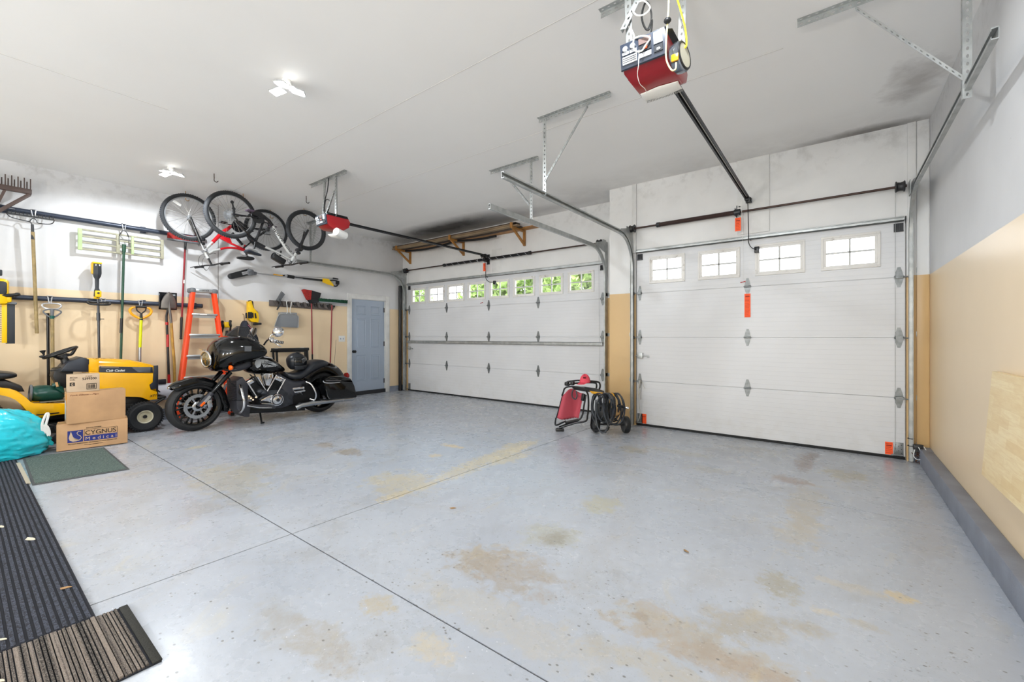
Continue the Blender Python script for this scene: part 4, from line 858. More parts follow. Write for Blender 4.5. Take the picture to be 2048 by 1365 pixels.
G().tube(smoothpts([W(657, 562, o), W(664, 561, o), W(673, 562, o), W(677, 565, o), W(675, 571, o), W(670, 573, o), W(663, 569, o)]), .014, 8).build('rear_grip', mDGP, t); G().box(W(675, 566, o), (.07, .05, .07), bev=.01).build('battery_mount', mBLK, t)
G().tube([W(590, 552.5, o+.01), W(665, 557, o+.01)], .003, 6).cyl(W(666, 557, o), W(676, 558.5, o), .014).build('pull_rod', mDRKB, t)
# ------------------------------------------------ yellow cordless tools behind the motorcycle
t = thing('cordless_chainsaw', W(507, 635), 'yellow cordless chainsaw with a black grip hung nose down above the motorcycle windscreen', 'chainsaw')
o = .14
b = G().prism([W(492, 604, o-.05), W(499, 602, o-.05), W(501, 618, o-.05), W(512, 626, o-.05), W(514, 637, o-.05), W(512, 646, o-.05), W(498, 644, o-.05), W(492, 638, o-.05)], (.10, 0, 0), bev=.012); b.build('body', mYEL, t)
G().tube(smoothpts([W(497, 604, o), W(503, 604, o), W(504, 611, o), W(506, 620, o)]), .022, 10).build('grip', mBLK, t)
b = G().bar(W(500, 624.5, o+.056), W(500, 637, o+.056), .06, .012, up=(1, 0, 0)); b.prism([W(499, 626, o+.053), W(506.5, 626, o+.053), W(507, 636, o+.053), W(500, 635, o+.053)], (.006, 0, 0)).build('battery_bay', mBLK, t)
for a_, b2 in (((492.5, 626), (492.5, 637)), ((510, 627), (511.5, 637))): G().bar(W(*a_, o+.05), W(*b2, o+.05), .018, .03, up=(1, 0, 0), bev=.002).build('side_clip', mBLK, t)
G().bar(W(506, 649, o), W(523, 648, o), .035, .03, up=(1, 0, 0), bev=.01).box(W(511, 643, o), (.08, .05, .05), bev=.01).build('guard', mBLK, t)
t = thing('cordless_tool', W(452, 652), 'small yellow tool between two curved black handles hung right of the ladder', 'power tool')
G().box(W(453, 650, .12), (.09, .09, .09), bev=.015).build('body', mYEL, t)
for a_, b2, c_ in (((444, 646), (446, 656), (441, 672)), ((460, 645), (461, 655), (460, 668))): G().tube(smoothpts([W(a_[0]+1, a_[1]-3, .14), W(a_[0], a_[1]+2, .16), W(*b2, .15), W(*c_, .13)]), [.02]*5+[.022]*3+[.014]*5, 10).build('handle', mBLK, t)
G().cyl(W(454, 662, .12), W(452, 690, .12), .02).build('tube', mDRKB, t)
t = thing('hanging_bag', W(492, 665), 'dark navy pointed cloth bag with a thin pink mark, hung between the yellow tools', 'bag')
b = G(); rows = []
for z_, c_, w_ in ((641, 489, 2), (648, 489, 9), (656, 491, 14), (666, 494, 21), (676, 497, 26), (690, 499, 24), (705, 499, 16)):
    C_ = W(c_, z_, .14); rows.append([(C_.x+.09*math.cos(a), C_.y+w_*.0085*math.sin(a)*.72, C_.z) for a in [2*PI*k/12 for k in range(12)]])
b.loft(rows); b.build('cloth', M('navy cloth', '1c2230', .75, bump=.3, bs=20), t, sub=1)
G().tube([(L+.004, W(489, 641).y, W(489, 628).z), (L+.06, W(489, 641).y, W(489, 630).z), W(489, 642, .14)], .004, 6).build('hanging_loop', mBLK, t)
G().bar(W(496, 645+5, .235), W(503, 658, .235), .01, .008, up=(1, 0, 0)).build('pink_mark', M('dusty pink print', 'a05a6a', .6), t)
# ------------------------------------------------ rack with brooms
t = thing('tool_rack', (L+.03, 3.9, 1.79), 'grey brown wall rack with slanted clips right of the motorcycle windscreen', 'tool rack')
mRK = M('grey brown plastic', '67605c', .5, var=.3)
a, b_ = W(545, 610, .03), W(672, 621, .03); za, zb_ = a.z, b_.z
G().bar((L+.02, 3.30, 1.79), (L+.02, 4.47, 1.765), .03, .10, up=(0, 0, 1), bev=.004).build('back_board', mRK, t)
for i in range(9):
    y = 3.36+.127*i; G().prism([(L+.03, y, 1.835), (L+.03, y+.045, 1.835), (L+.03, y+.085, 1.745), (L+.03, y+.03, 1.745)], (.05, 0, 0), bev=.006).build('clip', mRK, t); 
    G().cyl((L+.055, y+.10, 1.775), (L+.055, y+.10, 1.81), .017).build('roller', mBLK, t)
t = thing('squeegee_scraper', W(560, 600), 'black angled hand scraper stuck in the left end of the rack', 'scraper')
G().prism([W(551, 601, .10), W(562, 583, .10), W(569, 589, .10), W(559, 604, .10)], (.03, 0, 0), bev=.006).bar(W(564, 585, .13), W(557, 600, .13), .012, .02, up=(1, 0, 0)).build('blade', M('grey plastic'), t); G().tube(smoothpts([W(559, 598, .12), W(560, 608, .12), W(554, 620, .12)]), .013, 8).build('handle', mBLK, t)
t = thing('dustpan', W(573, 640), 'silver metal dustpan with two bent white wire handles hanging from the rack', 'dustpan')
b = G().loft([[W(549, 654, .08), W(596, 656, .08), W(596, 656, .09), W(549, 654, .09)], [W(550, 652, .085), W(596, 654, .085), W(596, 654, .095), W(550, 652, .095)], [W(555, 634, .12), W(597, 635, .12), W(597, 635, .13), W(555, 634, .13)], [W(559, 629, .12), W(593, 629, .12), W(593, 629, .13), W(559, 629, .13)]]); b.build('pan', M('dull aluminium', '9a9ea3', .45, .5), t, smooth=30)
G().tube([W(549, 655, .12), W(550, 650, .13), W(555.5, 634, .14), W(559, 628.5, .14), W(593, 629, .14), W(597, 634, .14), W(596.5, 655, .12)], .007, 6).build('rim', mALU, t); G().bb(W(556, 631, .02), W(594, 626, .12), .004).build('back_wall', M('dull aluminium'), t)
for q in ([W(573, 629, .12), W(575, 622, .12), W(574, 612, .12), W(573, 604, .11), W(576, 602, .09)], [W(582, 629, .12), W(580, 622, .12), W(582, 612, .12), W(583, 606, .11), W(584, 604, .09)]): G().tube(smoothpts(q), .006, 7).build('wire_handle', mWHT, t)
t = thing('angle_broom', W(622, 600), 'angle broom with red and black bristles held upside down by the rack', 'broom')
G().prism([W(602, 580, .09), W(606, 579, .09), W(621, 581.5, .09), W(619, 604, .09), W(612, 600, .09)], (.05, 0, 0), bev=.004).build('red_bristles', M('red bristles'), t, smooth=0); G().prism([W(621, 581.5, .09), W(640, 587, .09), W(636, 600, .09), W(628, 606, .09), W(619, 604, .09)], (.05, 0, 0), bev=.004).build('black_bristles', M('black bristles', '1d1d20', .8, bump=.5, bs=200), t, smooth=0)
G().prism([W(613, 600, .085), W(636, 601, .085), W(632, 607, .085), W(618, 607, .085)], (.06, 0, 0), bev=.008).build('broom_cap', mBLK, t); G().cyl(W(623, 605, .10), W(624.6, 712, .10), .0115, n=10).build('handle', mRHAN, t); G().cyl(W(624.6, 709, .10), W(625, 745, .10), .014, n=10).build('grip', mBLK, t)
t = thing('green_push_broom', W(665, 603), 'green bristled push broom laid on the right end of the rack, red pole hanging', 'broom')
a, b_ = W(637, 602, .12), W(693, 606, .12); G().bar(a+Vector((0, 0, -.02)), b_+Vector((0, 0, -.02)), .06, .022, up=(0, 0, 1), bev=.004).build('broom_block', M('dull aluminium'), t)
b = G(); random.seed(9)
for i in range(70):
    for j in range(5):
        c = a.lerp(b_, i/69)+Vector((-.028+.014*j, 0, -.012)); b.bar(c, c+Vector((random.uniform(-.008, .008), random.uniform(-.012, .012), .05+random.uniform(0, .012))), .009, .009)
b.build('bristles', M('dark green bristles', '12452f', .8), t, smooth=0)
G().cyl(W(664, 611, .10), W(659.5, 760, .10), .0115, n=10).build('handle', mRHAN, t)
# black folding work bench against the wall behind the seat
t = thing('folding_workbench', W(580, 720), 'black folding workbench standing folded against the wall behind the helmet', 'workbench')
o = .15; G().bar(W(543, 700, o), W(617, 698.5, o), .05, .05, up=(0, 0, 1), bev=.004).bar(W(546, 703, o+.0), W(612, 702, o+.0), .03, .04, up=(0, 0, 1)).build('top_beam', mBLK, t)
for q in (((546, 700), (549, 760)), ((553, 700), (556, 760)), ((610, 699), (613, 760)), ((614, 699), (617, 760))): G().bar(W(*q[0], o), W(*q[1], o), .03, .03, up=(1, 0, 0), bev=.002).build('leg', mBLKM, t)
for q in (((549, 697), (556, 697)), ((599, 696), (608, 696))): G().bar(W(*q[0], o+.03), W(*q[1], o+.03), .006, .012, up=(1, 0, 0)).build('metal_plate', mCLIP, t)
G().bar(W(541, 703.5, o), W(556, 703.5, o), .02, .02).build('clamp_lever', mBLK, t)
# ============================================================ BICYCLES hung upside down from ceiling hooks
mTYRE = M('bicycle tyre', '26282b', .7, bump=.5, bs=160); mTYRE2 = M('grey worn tyre tread', '43474e', .8, bump=.6, bs=160); mRIM = M('silver rim', 'b9bcc0', .3, .8); mSPK = M('spoke', '8d8b86', .35, .7)
mBRED = M('bicycle red paint', 'c20f1c', .25, coat=.5); mBSIL = M('bicycle silver paint', 'c9cac8', .3, .3); mBBLK = M('bicycle black paint', '15161a', .25, coat=.4); mPRP = M('purple grey pedal', '5b4a5e', .5)
def bwheel(parent, c, r=.335, turn=0, tyre=.026):
    ax = Vector((math.cos(turn), math.sin(turn), 0)); a = Vector((-math.sin(turn), math.cos(turn), 0)); b_ = Vector((0, 0, 1)); c = vec(c)
    w_ = G(); w_.lathe([(r-.062, -.009), (r-.052, -.012), (r-.040, -.011), (r-.040, .011), (r-.052, .012), (r-.062, .009)], c, ax, 48, closed=True)
    w_.mat(1)
    for i in range(28):
        t = 2*PI*i/28; sd = .028 if i % 2 else -.028; t2 = t+(.5 if (i//2) % 2 else -.5); p = c+ax*sd+(a*math.cos(t2)+b_*math.sin(t2))*.022; q = c+(a*math.cos(t)+b_*math.sin(t))*(r-.058); w_.cyl(p, q, .0016, n=5, cap=False)
    w_.mat(0).cyl(c-ax*.04, c+ax*.04, .014, n=12).cyl(c-ax*.034, c-ax*.024, .026, n=14).cyl(c+ax*.024, c+ax*.034, .026, n=14)
    wo = w_.build('wheel', [mRIM, mSPK], parent); t_ = G(); n = 72
    pts = [c+(a*math.cos(2*PI*i/n)+b_*math.sin(2*PI*i/n))*(r-tyre) for i in range(n)]; t_.tube(pts, tyre, 12, closed=True)
    t_.mat(1)
    for i in range(n):
        t = 2*PI*(i+.5)/n; d = a*math.cos(t)+b_*math.sin(t); e = -a*math.sin(t)+b_*math.cos(t)
        for s in (-1, 1): t_.box(c+d*(r-.004)+ax*s*.011, (.012, .014, .009), rot=Matrix((ax, e, d)).transposed())
    t_.build('tyre', [mTYRE, mTYRE2], wo); return wo
def bk(X):
    return lambda px, py, o=0: U(px, py, x=X+o)
def bars(parent, B_, stem, name='handlebar', rise=None, w=.29, grip=mBLK, tilt=.12):
    c = B_(*stem); L_ = Vector((w, tilt, .02)); g = G().tube(smoothpts([c-L_, c-L_*.45+Vector((0, 0, .01)), c, c+L_*.45+Vector((0, 0, .01)), c+L_], 4), .0125, 9)
    h = g.build(name, mBBLK, parent)
    for s in (-1, 1): G().cyl(c+L_*s*.62, c+L_*s*1.02, .0165, n=12).build('grip', grip, h); G().tube(smoothpts([c+L_*s*.58, c+L_*s*.62+Vector((0, -.05, .0)), c+L_*s*.95+Vector((0, -.075, -.01))]), .006, 6).cyl(c+L_*s*.55, c+L_*s*.62, .022, n=10).build('brake_lever', mDRKB, h)
    return h
def crank(parent, B_, bb, a1, a2, big=.085, ped=mBLK):
    c = B_(*bb); g = G().lathe([(.03, -.002), (big, -.002), (big, .002), (.03, .002)], c+Vector((.045, 0, 0)), (1, 0, 0), 32, closed=True).lathe([(.02, -.002), (big*.75, -.002), (big*.75, .002), (.02, .002)], c+Vector((.036, 0, 0)), (1, 0, 0), 32, closed=True).cyl(c-Vector((.06, 0, 0)), c+Vector((.06, 0, 0)), .02)
    for i in range(5): t = 2*PI*i/5; g.bar(c+Vector((.045, 0, 0)), c+Vector((.045, math.cos(t)*big*.9, math.sin(t)*big*.9)), .012, .005)
    for i in range(36): t = 2*PI*i/36; g.box(c+Vector((.045, math.cos(t)*big, math.sin(t)*big)), (.003, .008, .008), rot=(t, 0, 0))
    cr = g.build('chainring', mBBLK, parent)
    for q, s in ((a1, 1), (a2, -1)):
        e = B_(*q); e = Vector((c.x+s*.075, e.y, e.z)); G().bar(c+Vector((s*.06, 0, 0)), e, .025, .013, bev=.003).build('crank_arm', mBBLK, cr)
        p = e+Vector((s*.06, 0, 0)); pg = G().bb(p+Vector((-.045, -.045, -.010)), p+Vector((.045, -.030, .010)), .003).bb(p+Vector((-.045, .030, -.010)), p+Vector((.045, .045, .010)), .003).bb(p+Vector((-.045, -.04, -.008)), p+Vector((-.034, .04, .008))).bb(p+Vector((.034, -.04, -.008)), p+Vector((.045, .04, .008))).cyl(e, p+Vector((s*.045, 0, 0)), .009, n=8); pg.build('pedal', ped, cr)
def cassette(parent, c, s=1):
    g = G()
    for i in range(7): g.lathe([(.012, -.0012), (.026+.0055*i, -.0012), (.026+.0055*i, .0012), (.012, .0012)], vec(c)+Vector((s*(.045-.005*i), 0, 0)), (1, 0, 0), 24, closed=True)
    g.build('cassette', mRIM, parent)
    c2 = vec(c)+Vector((s*.04, .02, .085)); G().box(c2-Vector((0, .0, .04)), (.03, .035, .06), bev=.008).bar(c2, c2+Vector((0, -.02, .09)), .02, .008).cyl(c2+Vector((-.006, 0, 0)), c2+Vector((.006, 0, 0)), .022, n=12).cyl(c2+Vector((-.006, -.02, .09)), c2+Vector((.006, -.02, .09)), .022, n=12).build('rear_derailleur', mDRKB, parent)
def saddle(parent, tail, nose, m=mBLK, w_=.075):
    a, b_ = vec(tail), vec(nose); d = b_-a; dn = d.normalized(); s = Vector((1, 0, 0)); u = dn.cross(s); u = u if u.z > 0 else -u   # hung upside down: top faces down
    rows = []
    for t, ww, th in ((0, .45, .4), (.06, .9, .8), (.22, 1, 1), (.42, .72, .9), (.6, .36, .8), (.85, .24, .65), (.97, .20, .5), (1, .1, .3)):
        c = a+d*t; rows.append([c+s*w_*ww*math.cos(q)+u*.032*th*math.sin(q) for q in [2*PI*k/14 for k in range(14)]])
    so = G().loft(rows).build('saddle', m, parent, sub=1)
    G().tube([a+d*.25+u*.03+s*.02, a+d*.5+u*.05+s*.02, a+d*.75+u*.03+s*.012], .0035, 6).tube([a+d*.25+u*.03-s*.02, a+d*.5+u*.05-s*.02, a+d*.75+u*.03-s*.012], .0035, 6).build('saddle_rails', mSTEEL, so)
# ---- red mountain bicycle, nearest the wall
B_ = bk(-7.43); F_, R_ = B_(378, 435), B_(533, 461)
t = thing('bicycle', (-7.43, 2.6, 2.4), 'red mountain bicycle hung upside down nearest the tool wall, front wheel leftmost', 'bicycle')
bwheel(t, F_, .335); bwheel(t, R_, .335)
g = G()
for s in (-1, 1): g.tube([F_+Vector((s*.055, 0, 0)), B_(398, 478, s*.055), B_(402, 487, s*.055)], [.014, .021, .021], 10)
g.box(B_(403, 489), (.15, .05, .04), rot=(.35, 0, 0), bev=.01).build('fork_lowers', mBBLK, t)
g = G()
for s in (-1, 1): g.cyl(B_(397, 474, s*.055), B_(408, 500, s*.055), .015)
g.box(B_(409, 502), (.15, .045, .035), rot=(.35, 0, 0), bev=.01).build('fork_stanchions', mRIM, t)
g = G().cyl(B_(407, 496), B_(416, 517), .024, n=16); g.build('head_tube', mBSIL, t)
G().cyl(B_(409, 500), B_(426, 484), .021, .023).cyl(B_(412, 510), B_(420, 505), .015).tube([B_(416, 508), B_(426, 502), B_(440, 499)], .0175, 10).build('silver_frame_ends', mBSIL, t)
g = G().tube([B_(425, 485), B_(444, 466), B_(464, 452)], [.026, .028, .024], 12).tube(smoothpts([B_(438, 499.5), B_(455, 496), B_(472, 497), B_(487, 501)]), .017, 10).prism([B_(437, 477, -.02), B_(444, 470, -.02), B_(459, 478, -.02), B_(463, 488, -.02), B_(455, 487, -.02)], (.04, 0, 0), bev=.008).bar(B_(459, 486), B_(490, 500), .03, .03, bev=.008).bar(B_(487, 501), B_(490, 490), .02, .02)
g.build('red_frame', mBRED, t); text('SCHWINN', 'frame_lettering', B_(424, 491, .03), B_(441, 474)-B_(424, 491), (0, 0, 1), .24, .02, mBRED, t)
g = G()
for s in (-1, 1): g.tube([B_(468, 457, s*.05), B_(500, 456, s*.06), R_+Vector((s*.065, 0, 0))], .011, 8).tube([B_(487, 497, s*.04), B_(510, 478, s*.06), R_+Vector((s*.065, 0, 0))], .011, 8)
g.cyl(B_(464, 466), B_(485, 490), .02).build('swing_arm', mBBLK, t); G().tube([(B_(467, 469)+(B_(482, 487)-B_(467, 469))*i/60)+Vector((math.cos(i*.9)*.026, 0, math.sin(i*.9)*.026)) for i in range(61)], .005, 5).build('shock_spring', mBBLK, t)
crank(t, B_, (474, 454), (440, 448), (506, 460), .09); cassette(t, R_)
bars(t, B_, (424, 531), w=.30); G().tube([B_(414, 512), B_(421, 526), B_(424, 531)], .014, 10).build('stem', mBBLK, t)
G().cyl(B_(489, 501), B_(497, 517), .0135).build('seat_post', mBBLK, t); saddle(t, B_(508, 518), B_(473, 516), mBLK)
for pts in ([B_(413, 540), B_(398, 530), B_(399, 514), B_(410, 507)], [B_(421, 530), B_(412, 542), B_(404, 525), B_(412, 510)], [B_(416, 512, .03), B_(425, 507, .03), B_(432, 508, .02)]): G().tube(smoothpts(pts), .0028, 6).build('brake_cable', mBLK, t)
G().box(F_+Vector((0, -.14, .17)), (.012, .10, .035), rot=(-.5, 0, 0)).build('reflector', mWHT, t); G().box(B_(400, 479), (.17, .03, .06), rot=(.35, 0, 0), bev=.01).build('brake_arms', mDRKB, t)
# ---- silver and black mountain bicycle, nearer the camera
B_ = bk(-6.88); F_, R_ = B_(613, 461), B_(462, 430)
t = thing('bicycle', (-6.88, 3, 2.4), 'silver and black mountain bicycle hung upside down in front of the red one', 'bicycle')
bwheel(t, R_, .335, 0, .030); bwheel(t, F_, .325, 0, .033)
g = G()
for s in (-1, 1): g.tube([F_+Vector((s*.055, 0, 0)), B_(606, 480, s*.055), B_(600, 496, s*.055)], [.016, .021, .022], 10).cyl(B_(600, 495, s*.055), B_(596, 504, s*.055), .016)
g.box(B_(598, 500), (.16, .06, .05), rot=(-.4, 0, 0), bev=.012).box(B_(594, 507), (.16, .05, .035), rot=(-.4, 0, 0), bev=.01).build('fork', mBBLK, t)
G().cyl(B_(592, 507), B_(583, 523), .026, n=16).tube([B_(587, 513), B_(576, 503), B_(558, 474), B_(545, 452)], [.022, .024, .025, .025], 12).tube([B_(584, 521), B_(560, 508), B_(530, 494)], .018, 12).build('silver_frame', mBSIL, t)
G().tube([B_(545, 452), B_(538, 442), B_(526, 432), B_(513, 431)], [.024, .026, .026, .02], 12).tube([B_(530, 494), B_(513, 485), B_(497, 474)], .018, 12).cyl(B_(527, 442), B_(510, 487), .018, n=12).bar(B_(513, 431), B_(512, 437), .06, .03, bev=.008).build('black_frame', mBBLK, t)
g = G()
for s in (-1, 1): g.tube([B_(522, 436, s*.04), B_(500, 434, s*.06), R_+Vector((s*.068, 0, 0))], .012, 8).tube([B_(512, 482, s*.025), B_(488, 460, s*.06), R_+Vector((s*.068, 0, 0))], .011, 8)
g.build('rear_stays', mBBLK, t)
q = B_(581, 503, .024); dirn = B_(542, 452, .024)-q; text('SCHWINN', 'frame_lettering', B_(581, 506, .026), dirn, B_(590, 495)-B_(581, 506), .46, .034, mBBLK, t)
q = B_(478, 435.5, .075); text('QUANTUM', 'stay_lettering', q, B_(508, 437.5, .075)-q, (0, 0, 1), .16, .018, mBSIL, t)
crank(t, B_, (514, 436), (492, 425), (553, 451), .088, mPRP); cassette(t, R_)
G().lathe([(.04, 0), (.08, 0), (.08, .002), (.04, .002)], R_+Vector((-.05, 0, 0)), (1, 0, 0), 28, closed=True).build('brake_disc', mRIM, t)
bars(t, B_, (583, 530), w=.31, tilt=.1); G().tube([B_(583, 522), B_(581, 527), B_(583, 530)], .018, 10).build('stem', mBBLK, t)
G().cyl(B_(512, 480), B_(508, 498), .0145).build('seat_post', mBLK, t); saddle(t, B_(489, 502), B_(523, 511), M('blue black saddle', '262d38', .4), .085)
for pts in ([B_(583, 530, .1), B_(592, 522, .08), B_(590, 512, .03)], [B_(580, 531, -.1), B_(575, 519, -.02), B_(586, 512, -.03)], [B_(520, 440, .03), B_(530, 447, .05), B_(536, 458, .03)]): G().tube(smoothpts(pts), .003, 6).build('brake_cable', mBLK, t)
G().box(B_(557, 519), (.10, .20, .09), rot=(-.45, 0, 0), bev=.02).bar(B_(560, 512), B_(562, 502), .02, .02).build('light_box', mBLK, t); G().lathe([(0, 0), (.05, 0), (.05, .02), (.03, .03)], B_(548, 512), B_(545, 512)-B_(552, 516), 20).build('light_lens', mDRKB, t)
G().bar(B_(541, 470), B_(524, 468), .008, .01).box(B_(535, 460), (.06, .05, .05), bev=.01).build('front_derailleur', mDRKB, t)
# ceiling hooks
mHK = M('rusty brass hook', 'a07840', .45, .5); mHK2 = M('dark bent hook', '3d3429', .5, .4)
def jhook(x, y, z, label, m=mHK, dy=.0, s=1.0):
    P = [(x, y, H+.005), (x, y, H-.05*s), (x+.004, y+dy, z+.06*s)]+[(x, y+dy+.022*s*(1-math.cos(a)), z+.02*s-.022*s*math.sin(a)*1.0) for a in [PI*k/8 for k in range(9)]]
    return tag(G().tube(P, .0048, 8).build('ceiling_hook', m), label, 'hook', None)
jhook(-7.43, F_.y*0+2.02, 3.17, 'brass ceiling hook holding the front wheel of the red bicycle'); jhook(-7.43, 3.17, 3.17, 'brass ceiling hook holding the rear wheel of the red bicycle')
jhook(-6.88, 2.56, 3.17, 'brass ceiling hook holding the rear wheel of the silver bicycle'); jhook(-6.9, 3.46, 3.19, 'brass ceiling hook holding the front wheel of the silver bicycle')
jhook(-6.25, 3.17, 3.20, 'dark empty ceiling hook left of the small opener hanger', mHK2, s=1.0); jhook(-6.33, 2.02, 3.20, 'bent empty ceiling hook with a pale tip above the red bicycle wheel', mHK2)
# ============================================================ WALL SHELF over the wide garage door
mSHW = M('golden pine', 'b07a3a', .5, var=.3, vs=10); mCRD = M('tan brown board', '9a8468', .7, var=.3, vs=3); mDKB = M('dark brown board', '4b3d33', .7, var=.3)
for i, xc in enumerate((-7.52, -5.89, -4.40)):
    t = thing('shelf_bracket', (xc, D2, 2.97), ['wooden shelf bracket nearest the left corner over the wide garage door', 'middle wooden shelf bracket over the wide garage door', 'rightmost wooden shelf bracket over the wide garage door, beside a bare board end'][i], 'shelf bracket')
    G().bb((xc-.02, D2-.04, 2.82), (xc+.02, D2, 3.10), .004).build('upright', mSHW, t); G().bb((xc-.02, D2-.40, 3.06), (xc+.02, D2-.04, 3.10), .004).build('arm', mSHW, t)
    G().bar((xc, D2-.03, 2.85), (xc, D2-.36, 3.07), .035, .035, up=(0, 0, 1), bev=.003).build('brace', mSHW, t); G().bb((xc-.022, D2-.42, 3.06), (xc+.022, D2-.385, 3.16), .006).build('end_stop', mSHW, t)
def plank(name, x0_, x1_, y0_, y1_, z0_, z1_, m, label, sag=0, cat='board'):
    g = G(); n = 24; rows = []
    for i in range(n+1):
        x = x0_+(x1_-x0_)*i/n; s = (x+7.52)/1.63 if x < -5.89 else (x+5.89)/1.49; dz = -sag*math.sin(PI*max(0, min(1, s)))
        rows.append([(x, y0_, z0_+dz), (x, y1_, z0_+dz), (x, y1_, z1_+dz), (x, y0_, z1_+dz)])
    return tag(g.loft(rows).build(name, m), label, cat)
plank('shelf_board', -7.70, -4.10, D2-.16, D2-.005, 3.10, 3.118, mSHW, 'golden pine board lying along the wall on the three brackets', .0)
plank('trim_board', -7.72, -4.32, D2-.265, D2-.185, 3.101, 3.118, mDKB, 'lower tan board on the brackets, front side', .012)
plank('trim_board', -7.70, -4.30, D2-.37, D2-.29, 3.101, 3.125, mCRD, 'tan board at the front edge of the shelf brackets', .010)
plank('trim_board', -7.68, -4.45, D2-.36, D2-.22, 3.132, 3.152, mCRD, 'tan board stacked second from the top over the wide garage door', .006)
plank('trim_board', -7.72, -4.36, D2-.34, D2-.20, 3.158, 3.176, mDKB, 'dark board on top of the stack over the wide garage door', .004)
plank('black_strip', -7.45, -4.9, D2-.215, D2-.185, 3.06, 3.098, mBLK, 'thin black strip sagging under the boards over the wide garage door', .05, 'strip')
# ============================================================ MOTORCYCLE (black bagger, parked along the tool wall, front to the left)
X0 = -6.6
mMB = M('gloss black paint', '050607', .1, coat=.25, spec=.35); mMM = M('matt grey black cover', '35363d', .45); mSEAT = M('black leather seat', '1b1e24', .38, bump=.08, bs=300); mENG = M('dark engine casting', '45484e', .4, .6, var=.3, vs=20); mCHR = M('bright chrome', 'e2e2e4', .07, 1); mBR = M('brushed exhaust chrome', 'b5b8bb', .2, 1)
mSMK = M('smoked windscreen', '14161a', .08, alpha=.55, spec=.7); mAMB = M('amber lens', 'ff6a10', .2); mRLN = M('red lens', '8a0a0a', .2); mHL = M('headlamp glass', 'a39a80', .1, .85); mTY = M('motorcycle tyre', '1c1d1f', .62, bump=.15, bs=90); mINS = M('grey emblem print', '9fa3a6', .4)
def B(px, py, o=0): return U(px, py, x=X0+o)
def zat(py, x, y): return CH+(CY-py)/CF*(-x*math.sin(CA)+y*math.cos(CA))
t = moto = thing('motorcycle', (X0, 2.75, 0), 'glossy black touring motorcycle with hard saddlebags, parked in front of the orange ladder', 'motorcycle')
def mwheel(c, r, w_, turn, name, discs):
    ax = Vector((math.cos(turn), math.sin(turn), 0)); a = Vector((-math.sin(turn), math.cos(turn), 0)); b_ = Vector((0, 0, 1)); c = vec(c)
    g = G().lathe([(r-.095, -w_*.42), (r-.075, -w_*.5), (r-.075, -w_*.42), (r-.09, -w_*.3), (r-.09, w_*.3), (r-.075, w_*.42), (r-.075, w_*.5), (r-.095, w_*.42), (r-.105, 0)], c, ax, 48, closed=True)
    g.cyl(c-ax*.07, c+ax*.07, .035, n=20).cyl(c-ax*.03, c+ax*.03, .055, n=20)
    for i in range(10):
        t0 = 2*PI*i/10; 
        for s in (-.13, .13): g.bar(c+(a*math.cos(t0)+b_*math.sin(t0))*.045, c+(a*math.cos(t0+s)+b_*math.sin(t0+s))*(r-.095), .022, .012, up=ax, bev=.003)
    w0 = g.build(name, mMB, t)
    G().lathe([(r-.085, -w_*.46), (r-.05, -w_*.52), (r-.018, -w_*.38), (r-.003, -w_*.18), (r, 0), (r-.003, w_*.18), (r-.018, w_*.38), (r-.05, w_*.52), (r-.085, w_*.46)], c, ax, 56, closed=True).build('tyre', mTY, w0)
    for s in discs: 
        G().lathe([(.115, -.0025), (.155, -.0025), (.155, .0025), (.115, .0025)], c+ax*s*.075, ax, 40, closed=True).build('brake_disc', mBR, w0)
        q = G().lathe([(.03, 0), (.062, 0), (.062, .012), (.05, .02), (.03, .02)], c+ax*s*.07, ax, 28, closed=True)
        for i in range(6): q.bar(c+ax*s*.072+(a*math.cos(i*1.047)+b_*math.sin(i*1.047))*.055, c+ax*s*.075+(a*math.cos(i*1.047)+b_*math.sin(i*1.047))*.12, .02, .006, up=ax)
        q.build('hub_ring', mBR, w0)
    return w0
TH = math.radians(6); FN = Vector((math.cos(TH), math.sin(TH), 0)); FA = Vector((-math.sin(TH), math.cos(TH), 0)); FP = Vector((X0, 2.2, 0))
def Fp(px, py, o=0):
    S, C = math.sin(CA), math.cos(CA); u = (px-CX)/CF; v = (py-CY)/CF; d = Vector((C*u-S, S*u+C, -v)); O = Vector((0, 0, CH)); p0 = FP+FN*o; return O+d*((p0-O).dot(FN)/d.dot(FN))
WC = Fp(390, 813); WC.z = .318
mwheel(WC, .318, .13, TH, 'front_wheel', (1, -1))
WR_ = Vector((X0, 3.56, .325)); mwheel(WR_, .325, .16, 0, 'rear_wheel', (-1,))
# front fender
g = G(); rows = []
for k in range(22):
    a_ = math.radians(137-k*157/21); d = FA*(-math.cos(PI-a_)) if False else None
    dirv = FA*math.cos(a_)+Vector((0, 0, 1))*math.sin(a_); dirv = (-FA)*(-math.cos(a_))+Vector((0, 0, math.sin(a_)))
    e = 1 if 0 < k < 21 else .75; rr = .345+(.02 if k < 3 else 0)+(.03 if k > 18 else 0)
    rows.append([WC+dirv*(rr+dr)+FN*x_ for x_, dr in ((-.085*e, -.075*e), (-.09*e, -.02), (-.06*e, .022), (0, .035), (.06*e, .022), (.09*e, -.02), (.085*e, -.075*e))])
g.loft(rows, closed=False); g.build('front_fender', mMB, t, solid=.005, sub=1)
q = WC+(-FA)*.24+Vector((0, 0, .285)); G().ball(q, (.025, .065, .022), 14, 10, rot=(.6, 0, 0)).build('fender_ornament', mCHR, t)
